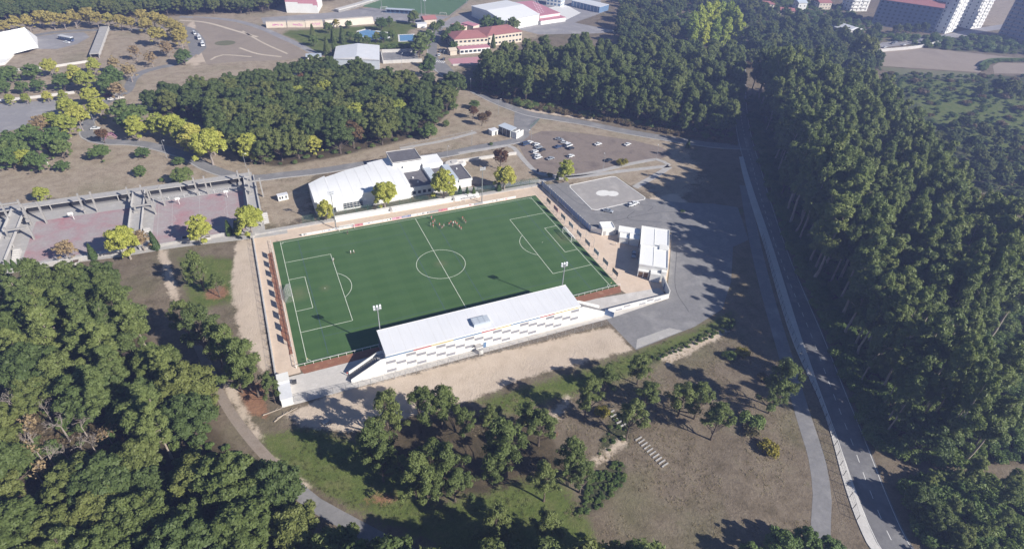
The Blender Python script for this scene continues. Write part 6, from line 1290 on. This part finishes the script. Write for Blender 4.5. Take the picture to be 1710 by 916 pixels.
# pine and eucalyptus wood in the middle distance
pm_ = [(x, y, rg.uniform(16, 24)) for x, y in poisson(WOOD_MID, 6.2, 41)]; pm_ = nearest(pm_)
for i, (x, y, h) in enumerate(pm_[:190]):
    if rg.random() < .22: plant('oak', 'oak_tree', x, y, h*.78, 'broad oak among the pines between the lane and the straight road', 'oaks of the pine wood')
    else: plant('pine', 'pine_tree', x, y, h, 'tall dark pine in the wood between the lane and the straight road', 'pine wood beyond the car park', 'tree', rg.uniform(.8, 1.15))
rest = pm_[190:]
if rest: mass('pine_wood', 'pine', [(e[0], e[1]) for e in rest], [e[2] for e in rest], 'far part of the pine wood that merges into one canopy')
# oak wood
ok = [(x, y, rg.uniform(11.5, 16.5)) for x, y in poisson(WOOD_OAK, 7.2, 51)]
for x, y, h in ok:
    u = rg.random(); kd = 'oak' if u < .93 else ('rust' if u < .96 else 'plane'); nm = {'oak': 'oak_tree', 'rust': 'rust_tree', 'plane': 'yellowing_tree'}[kd]
    plant(kd, nm, x, y, h if kd == 'oak' else h*.85, {'oak': 'dark green oak in the wood above the white hall', 'rust': 'rust-brown tree standing among the dark oaks', 'plane': 'yellowing tree standing among the dark oaks'}[kd], 'oak wood above the white hall')
x, y = G(445, 225); plant('wispy', 'wispy_tree', x, y, 13, 'thin half-bare tree rising in the middle of the oak wood', None)
# lower left wood: broad oaks in front of the eucalyptus
lo = [(x, y, rg.uniform(11, 16)) for x, y in poisson(WOOD_LEFT, 6.6, 34, [CLEARING]) if PX(x, y)[1] >= 720+.15*PX(x, y)[0]-60*math.sin(x*.3) and in_view(x, y, 12, 60)]
for x, y, h in lo:
    kd = 'oak' if rg.random() < .82 else 'park_pine'; plant(kd, 'oak_tree' if kd == 'oak' else 'pine_tree', x, y, h*(1 if kd == 'oak' else 1.1), 'broad oak in the wood filling the lower left corner' if kd == 'oak' else 'pale tufted pine among the oaks of the lower left corner', 'oaks of the lower left wood' if kd == 'oak' else 'pines of the lower left wood')
for k, (px, py, h) in enumerate(((60, 745, 12), (95, 715, 11), (120, 740, 13), (150, 735, 11), (80, 780, 12), (120, 775, 9), (170, 770, 12), (45, 705, 13), (190, 745, 8), (65, 765, 10), (100, 790, 11), (140, 805, 9), (75, 810, 10), (150, 770, 11))):
    x, y = G(px, py); plant('bare' if k % 4 else 'wispy', 'bare_tree', x, y, h, 'grey leafless tree in the clearing of the lower left wood, %s from its left end' % ORD[k], 'leafless trees in the clearing')
# far woods that read as one mass
pf = poisson(WOOD_FAR, 6.0, 61); mass('far_forest', 'oak', pf, [rg.uniform(10, 15) for _ in pf], 'distant dark wood along the top left edge')
pb = poisson(WOOD_BACK, 8.5, 62, [Gs([(1125, 30), (1250, 30), (1250, 105), (1125, 100)])]); mass('far_trees', 'oak', pb, [rg.uniform(8, 16) for _ in pb], 'mixed trees behind the pine wood')
us = poisson(WOOD_RIGHT, 3.2, 63); us = [p_ for p_ in us if in_view(*p_, 3)]; mass('undergrowth', 'bush', us, [rg.uniform(1.5, 3.6) for _ in us], 'dark bushes under the eucalyptus wood')
ue = [(x+rg.uniform(-1.5, 1.5), y+rg.uniform(-1.5, 1.5)) for o_ in (-6.8, -8.5, -10.5) for x, y, a_ in along(offset(MAIN, o_), 2.2) if 170 < PX(x, y)[1] < 755 and PX(x, y)[0] < 1492]+poisson(WOOD_CORNER, 2.3, 78)+poisson(Gs([(1478, 738), (1530, 752), (1640, 764), (1640, 778), (1560, 770), (1500, 762)]), 2.2, 79)+poisson(Gs([(1512, 806), (1535, 808), (1640, 800), (1640, 812), (1530, 830), (1548, 900), (1536, 900), (1520, 850)]), 2.0, 80); mass('roadside_bushes', 'bush', ue, [rg.uniform(1.2, 3.8) for _ in ue], 'bushes crowding the edge of the straight road')
br = poisson(Gs([(778, 148), (880, 182), (1010, 202), (1150, 230), (1225, 242), (1224, 232), (1080, 205), (940, 176), (830, 152), (800, 138)]), 2.0, 64); mass('bracken', 'bracken', br, [rg.uniform(.9, 2.4) for _ in br], 'brown bracken strip between lane and pine wood')
b2 = poisson(Gs([(780, 145), (880, 180), (1010, 200), (1225, 240), (1222, 226), (1010, 188), (880, 165), (800, 138)]), 4.0, 65); mass('roadside_scrub', 'bush', b2, [rg.uniform(1.2, 3.0) for _ in b2], 'green scrub between lane and pine wood')
sc_ = [q for q in poisson(SCRUB[0], 5.0, 66) if vn(*q, 25, 9) > .22]; mass('valley_scrub', 'bush', sc_, [rg.uniform(.8, 2.6) for _ in sc_], 'green and brown scrub in the hollow beyond the eucalyptus wood')
sb = poisson(SCRUB[0], 17, 67); mass('valley_bracken', 'bracken', sb, [rg.uniform(2, 4.4) for _ in sb], 'brown bracken patches in the hollow')
vt = poisson(Gs([(1545, 235), (1600, 215), (1720, 225), (1760, 350), (1660, 345), (1600, 310)]), 8, 77); mass('hollow_shade_trees', 'oak', vt, [rg.uniform(5, 10) for _ in vt], 'low trees added to darken the shadowed hollow behind the eucalyptus wood')  # trees added to darken the hollow where it lies in shadow
sd = poisson(SCRUB[2], 7, 68); mass('roadside_bushes', 'bush', sd, [rg.uniform(2, 5) for _ in sd], 'bushes below the far road')
hd_ = poisson(DARKVEG[1], 1.3, 69); mass('ditch_plants', 'bush', hd_, [rg.uniform(.4, .9) for _ in hd_], 'low dark plants in the ditch beside the yard')
dv = poisson(DARKVEG[0], 1.2, 70)+poisson(DARKVEG[2], 2.0, 71); mass('bank_plants', 'bush', dv, [rg.uniform(.4, 1.0) for _ in dv], 'dark ground cover on the bank of the front lawn')
ul = poisson(WOOD_LEFT, 3.6, 72); ul = [p_ for p_ in ul if in_view(*p_, 3)]; mass('woodland_bushes', 'bush', ul, [rg.uniform(1, 2.6) for _ in ul], 'bushes under the lower left wood')
uc = poisson(CLEARING, 2.2, 73); mass('clearing_brush', 'bracken', uc, [rg.uniform(.8, 1.8) for _ in uc], 'dry brush in the clearing of the lower left wood')
uo = poisson(WOOD_OAK, 5.0, 74); mass('oak_undergrowth', 'bush', uo, [rg.uniform(.8, 2.0) for _ in uo], 'bushes under the oak wood')
hg = []
for a, b in zip(Gs([(1640, 118), (1648, 108), (1668, 103), (1720, 103)]), Gs([(1648, 108), (1668, 103), (1720, 103), (1770, 106)])):
    for u in np.arange(0, 1, 2.0/math.dist(a, b)): hg.append((a[0]+(b[0]-a[0])*u, a[1]+(b[1]-a[1])*u))
mass('field_hedge', 'bush', hg, [rg.uniform(1.6, 2.6) for _ in hg], 'dark hedge between the two bare fields')
ph = []
for a, b in zip(Gs([(636, 82)]), Gs([(694, 80)])):
    for u in np.arange(0, 1, 1.6/math.dist(a, b)): ph.append((a[0]+(b[0]-a[0])*u, a[1]+(b[1]-a[1])*u))
mass('pool_hedge', 'bush', ph, [rg.uniform(2.8, 3.6) for _ in ph], 'clipped hedge along the pool lawn')
def tufts(name, kind, polys, n_, hs, label, box=(-70, 100, -150, -45)):
    q = np.c_[nrg.uniform(box[0], box[1], n_), nrg.uniform(box[2], box[3], n_)]; msk = np.zeros(len(q), bool)
    for pl in polys: msk |= inside(q, pl)
    for ln_ in (FRONTPATH, PARKPATH): msk &= seg_dist(q, ln_) > 3
    msk &= seg_dist(q, SIDE_L) > 2.5; msk &= vnoise(q, 6, 5) > .35
    g_ = [tuple(map(float, p_)) for p_ in q[msk]]; mass(name, kind, g_, [rg.uniform(*hs) for _ in g_], label)
tufts('dry_grass_tufts', 'dry_tuft', [Gs([(640, 690), (1010, 640), (1220, 556), (1300, 600), (1345, 715), (1352, 880), (1340, 960), (980, 960), (900, 760)])], 16000, (.12, .3), 'tufts of dry grass on the front lawn')
tufts('grass_tufts', 'tuft', [GREEN[0], GREEN[1], GREEN[8]], 14000, (.15, .35), 'tufts of green grass on the front slope')

ft = poisson(Gs([(1030, 5), (1130, 2), (1290, -5), (1300, 30), (1350, 48), (1400, 40), (1410, 72), (1462, 62), (1450, 88), (1370, 97), (1290, 97), (1245, 80), (1240, 20), (1130, 20), (1120, 55)]), 9.5, 75); mass('scattered_trees', 'oak', ft, [rg.uniform(6, 15) for _ in ft], 'scattered trees and scrub on the far right slope')
fs = poisson(Gs([(1030, 8), (1260, -4), (1410, 10), (1475, 60), (1450, 88), (1290, 97), (1130, 60)]), 6.5, 76); mass('slope_scrub', 'bush', fs, [rg.uniform(1.5, 4.5) for _ in fs], 'scrub on the far right slope')
# ------------------------------------------------------------------ single trees, placed by the top of the crown
def by_top(px, py, h): return G(px, py, h*.97)
def stand_h(bx, by, ty):
    """height of a tree whose foot is at pixel (bx, by) and whose top is at row ty"""
    x, y = G(bx, by); lo, hi = .5, 45.0
    for _ in range(30):
        md = (lo+hi)/2
        if PX(x, y, md)[1] > ty: lo = md
        else: hi = md
    return x, y, lo*.9
PARK = [(650, 738, 650), (630, 778, 692), (641, 803, 738), (704, 722, 642), (739, 712, 634), (776, 729, 684), (722, 802, 726), (696, 830, 747), (750, 815, 733), (760, 836, 782), (715, 842, 772), (846, 796, 692), (822, 806, 757), (882, 726, 669), (899, 744, 685), (822, 716, 677),
        (976, 696, 621), (1009, 652, 607), (1064, 642, 587), (1070, 692, 635), (1046, 734, 666), (1132, 695, 633), (1159, 699, 640), (1187, 734, 674), (1294, 682, 596), (1283, 690, 638), (953, 804, 732), (908, 836, 773), (968, 822, 770), (825, 912, 850), (905, 905, 846)]
PL = ['tallest pine of the front grove, close to the sandy track', 'tall pine left of the tallest one in the front grove', 'short pine at the left foot of the front grove', 'pine at the sandy track edge, left of a touching pair', 'pine at the sandy track edge, right of a touching pair', 'small round pine standing alone behind the front grove', 'tall pine in the middle of the front grove', 'pine at the front left of the grove middle', 'pine at the right side of the front grove', 'low pine at the lower right of the front grove', 'low pine at the lower middle of the front grove', 'narrow tall pine right of the front grove', 'small pine at the foot of the narrow tall one', 'left pine of a pair below the stand', 'right pine of a pair below the stand', 'thin young pine in the shade behind the grove',
      'pine left of the short garden steps', 'smaller pine behind the one left of the short steps', 'wide pine at the ditch above the garden steps', 'pine between the ditch and the garden steps', 'large pine at the head of the garden steps', 'left pine of a pair on the dry lawn', 'right pine of a pair on the dry lawn', 'leaning pine in the middle of the dry lawn', 'tall pine beside the park footpath', 'low dark pine at the foot of the one beside the footpath', 'pine at the edge of the dark bank', 'pine in front of the dark bank, lower left', 'low bushy pine on the dark bank', 'young pine at the bottom edge of the picture', 'small pine in deep shade at the bottom edge']
for (px, py, ty), lab in zip(PARK, PL): x, y, h = stand_h(px, py, ty); plant('park_pine', 'pine_tree', x, y, h, lab, 'pines on the front slope', wide=min(1.15, max(.8, 13/h)))
LEFTROW = [(342, 486, 410), (368, 496, 452), (318, 562, 486), (345, 592, 494), (372, 612, 519), (398, 630, 525), (418, 650, 546), (432, 662, 578), (405, 655, 590), (460, 672, 615)]
for k, (px, py, ty) in enumerate(LEFTROW): x, y, h = stand_h(px, py, ty); plant('park_pine', 'pine_tree', x, y, h*.92, wide=.88, label=('large solitary pine on dry grass left of the pitch' if k == 0 else 'pale pine at the right foot of the solitary one' if k == 1 else 'pine in the row beside the sandy walkway, %s from the top' % ORD[k-2]), group='pines left of the pitch')
for k, (px, py, h) in enumerate(((1262, 915, 7), (1312, 893, 8), (1355, 890, 8), (1395, 905, 7))): plant('broadleaf', 'broadleaf_tree', *by_top(px, py, h), h, 'green treetop at the bottom edge near the footpath, %s from the left' % ORD[k], 'treetops at the bottom edge')
for k, (px, py, h) in enumerate(((1550, 815, 9), (1580, 850, 9), (1615, 880, 8))): plant('oak', 'oak_tree', *by_top(px, py, h), h, 'round green tree at the track mouth beside the straight road, %s from the road' % ORD[k], 'trees at the track mouth')
for k in range(19):
    px, py = 590+k*27+rg.uniform(-8, 8), (992, 1012, 1030)[k % 3]+rg.uniform(-4, 4); x, y, h = stand_h(px, py, 924); h = min(h, 24)
    plant('park_pine' if k % 2 else 'oak', 'pine_tree' if k % 2 else 'oak_tree', x, y, h, 'tree just below the bottom edge whose shadow darkens the slope, %s from the left' % ORD[k], 'trees below the bottom edge', wide=1.0 if k % 2 else .8)
# autumn planes, cypresses, bushes: crown centre pixel, height, kind
def spot(px, py, h): return G(px, py, h*.58)
def row(kind, name, pts, label, group, cat='tree', wide=1.0, grow=1.3):
    pts = sorted([(a, b, c*grow) for a, b, c in pts], key=lambda p_: p_[0]); pts = sorted(pts, key=lambda p_: p_[0])
    for k, (px, py, h) in enumerate(pts): plant(kind, name, *spot(px, py, h), h, (label % ORD[k]) if '%' in label else label, group, cat, wide)
row('plane', 'plane_tree', [(224, 211, 9), (262, 206, 9), (284, 209, 10), (301, 217, 10), (320, 228, 11), (346, 240, 13), (352, 232, 10)], 'yellow-green plane tree on the curving lane below the oak wood, %s from the left', 'plane trees on the curving lane', grow=1.4)
row('plane', 'plane_tree', [(641, 323, 8.5), (741, 305, 9.5), (543, 349, 6), (843, 294, 8), (945, 283, 7)], 'yellow plane tree between pitch fence and white hall, %s from the left', 'plane trees behind the far touchline', grow=1.6)
row('plane', 'plane_tree', [(415, 365, 9), (331, 381, 8), (205, 401, 9.5)], 'yellow-green plane tree along the lower edge of the courts, %s from the left', 'plane trees along the courts', grow=1.5)
row('tan', 'tan_tree', [(108, 416, 7), (234, 399, 7), (66, 205, 8), (58, 213, 7)], 'thin tan-leaved tree at the left, %s from the edge', 'thin tan trees')
row('gold', 'plane_tree', [(3, 44, 9), (24, 38, 10), (45, 36, 10), (66, 29, 11), (85, 31, 11), (104, 33, 10), (122, 29, 11), (145, 25, 12), (160, 31, 11), (181, 32, 10), (200, 35, 10), (216, 38, 9), (236, 27, 11), (255, 31, 11), (272, 36, 11), (288, 44, 12), (300, 62, 12), (262, 58, 12), (243, 41, 10), (298, 50, 12)], 'yellow plane tree in the long row along the far lane, %s from the left', 'plane trees along the far lane', grow=1.2)
row('tan', 'tan_tree', [(224, 86, 8), (251, 96, 8), (276, 78, 8), (190, 106, 9), (215, 118, 9), (195, 150, 9), (280, 83, 7)], 'sparse tan tree on the turning area, %s from the left', 'sparse trees on the turning area')
row('plane', 'plane_tree', [(113, 178, 10), (128, 192, 11), (108, 206, 10), (84, 200, 8), (142, 132, 11), (124, 124, 10), (82, 110, 9), (163, 178, 10), (150, 158, 9), (16, 164, 5), (42, 163, 5), (78, 160, 5), (104, 158, 5), (155, 108, 8), (250, 210, 7), (40, 262, 7), (68, 322, 6)], 'yellow-green tree in the mixed planting at the left, %s from the edge', 'mixed planting at the left edge')
row('broadleaf', 'broadleaf_tree', [(52, 118, 8), (14, 121, 8), (3, 128, 8), (102, 134, 8), (185, 127, 11), (180, 140, 10), (205, 186, 11), (228, 188, 8), (50, 222, 8), (72, 232, 9), (92, 230, 9), (20, 232, 8), (15, 262, 8), (60, 268, 8), (28, 248, 8), (5, 250, 8), (305, 93, 8), (62, 141, 6), (36, 144, 6), (4, 142, 6), (100, 245, 8), (210, 200, 8)], 'green tree in the mixed planting at the left, %s from the edge', 'mixed planting at the left edge', wide=1.05)
row('rust', 'rust_tree', [(836, 263, 8.5), (790, 186, 6), (805, 197, 6), (815, 192, 5), (170, 225, 6), (356, 198, 7)], 'brown autumn tree, %s from the left', 'brown autumn trees')
row('broadleaf', 'round_bush', [(165, 252, 6.2), (304, 291, 6.4), (233, 284, 4), (237, 254, 4.4), (297, 268, 3.4), (103, 276, 4), (715, 218, 6.5), (757, 176, 4), (792, 173, 4.5), (745, 205, 3)], 'rounded green bush on dry grass, %s from the left', 'rounded bushes on the dry lawns', 'bush', 1.4, 1.2)
row('cypress', 'cypress', [(255, 399, 6.5), (380, 378, 5.5), (394, 378, 5.5), (151, 418, 5.5), (12, 442, 4), (22, 441, 4), (33, 440, 4), (45, 438, 4)], 'small dark cone-shaped cypress along the courts, %s from the left', 'cypresses along the courts', grow=1.2)
row('cypress', 'cypress', [(768, 316, 4), (780, 318, 4), (791, 318, 4), (833, 309, 5), (931, 294, 3.5), (1150, 238, 5)], 'small cone-shaped conifer near the pitch fence and car park, %s from the left', 'conifers near the fence', grow=1.1)
row('conifer', 'conifer', [(521, 50, 9), (556, 57, 10), (571, 56, 11), (545, 75, 11), (558, 75, 11), (824, 67, 9)], 'dark cone-shaped conifer on the pool lawn or by the school, %s from the left', 'conifers in the gardens', grow=1.1)
row('broadleaf', 'broadleaf_tree', [(548, 45, 8), (523, 66, 8), (582, 40, 6), (584, 58, 7), (598, 62, 8), (612, 66, 7), (628, 62, 7), (640, 60, 8), (655, 58, 8), (636, 38, 10), (650, 35, 8), (690, 27, 11), (717, 60, 11), (705, 68, 14), (700, 78, 12), (725, 45, 9), (735, 40, 8), (756, 52, 12), (765, 47, 11), (757, 76, 8), (746, 60, 9), (812, 38, 14), (830, 40, 13), (857, 40, 12), (718, 99, 9), (712, 112, 11)], 'garden tree round the pool and school, %s from the left', 'garden trees round the pool and school', grow=1.05)
row('yellow_tree', 'yellow_tree', [(561, 38, 6), (629, 58, 5), (1137, 322, 0.1)] [:2], 'small yellow tree on the pool lawn, %s from the left', 'yellow garden trees')
row('poplar', 'poplar_tree', [(1155, 40, 22), (1166, 33, 26), (1178, 30, 28), (1190, 30, 28), (1202, 29, 28), (1214, 30, 28), (1225, 36, 26), (1233, 44, 22), (1160, 54, 19), (1176, 56, 18), (1195, 50, 22), (1212, 50, 22)], 'yellowing poplar in the clump beyond the pine wood, %s from the left', 'clump of poplars', grow=1.0, wide=1.15)
row('oak', 'oak_tree', [(1445, 80, 20), (1440, 92, 14), (1500, 48, 8), (1515, 47, 8), (1530, 46, 8), (1545, 45, 8), (1465, 47, 9), (1668, 140, 9), (1690, 145, 10), (1640, 150, 8), (1705, 150, 8)], 'dark round tree on the far right, %s from the left', 'dark trees on the far right', grow=1.2)
x, y = G(1640, 322, 14); plant('yellow_tree', 'yellow_tree', x, y, 15, 'bright yellow treetop at the right edge of the eucalyptus wood')
for k, (px, py, h, kd) in enumerate(((1240, 586, 2.4, 'yellow_bush'), (1218, 592, 2.2, 'bush'), (1257, 700, 3.4, 'bush'), (1285, 748, 3.0, 'yellow_bush'), (1253, 718, 2.4, 'bracken'), (1275, 628, 1.8, 'bracken'), (1005, 686, 2.2, 'yellow_bush'), (1040, 270, 3.2, 'yellow_bush'), (918, 292, 1.6, 'bush'), (820, 240, 1.2, 'bush'), (270, 300, 1.5, 'bush'), (1140, 352, 1.0, 'bush'))):
    x, y = G(px, py, h*.5); plant(kd, 'shrub', x, y, h, '%s on open ground, %s in the list from the front lawn up' % ({'bush': 'green shrub', 'yellow_bush': 'yellow-green shrub', 'bracken': 'reddish brown shrub'}[kd], ORD[k]) if 0 else {0: 'yellow-green spreading shrub at the top of the dry lawn', 1: 'dark low shrub left of the yellow-green one', 2: 'round green shrub in the middle of the dry lawn', 3: 'slim yellowing sapling on the dry lawn', 4: 'reddish sapling below the round green shrub', 5: 'brown tuft beside the tall pine at the footpath', 6: 'yellow-green shrub at the short garden steps', 7: 'yellow shrub beside the black car in the car park', 8: 'low shrub at the bottom left of the car park', 9: 'low shrub beside the service lane', 10: 'low shrub on the dry grass above the courts', 11: 'low grass clump beside the helipad'}[k], None, 'shrub')

# ------------------------------------------------------------------ air: even pale haze round everything
hz = MB().box(-2680, 2680, -2680, 2680, -2.0, 150).build('haze', 'white_wall'); hz.data.materials.clear()
m = bpy.data.materials.new('haze'); m.use_nodes = True; n = m.node_tree; n.nodes.clear(); out = n.nodes.new('ShaderNodeOutputMaterial'); pv = n.nodes.new('ShaderNodeVolumePrincipled')
pv.inputs['Color'].default_value = (.42, .53, 1, 1); pv.inputs['Density'].default_value = .00048; pv.inputs['Anisotropy'].default_value = .2; n.links.new(pv.outputs[0], out.inputs['Volume']); hz.data.materials.append(m)
tag(hz, 'thin pale blue haze over the whole valley', kind='stuff')
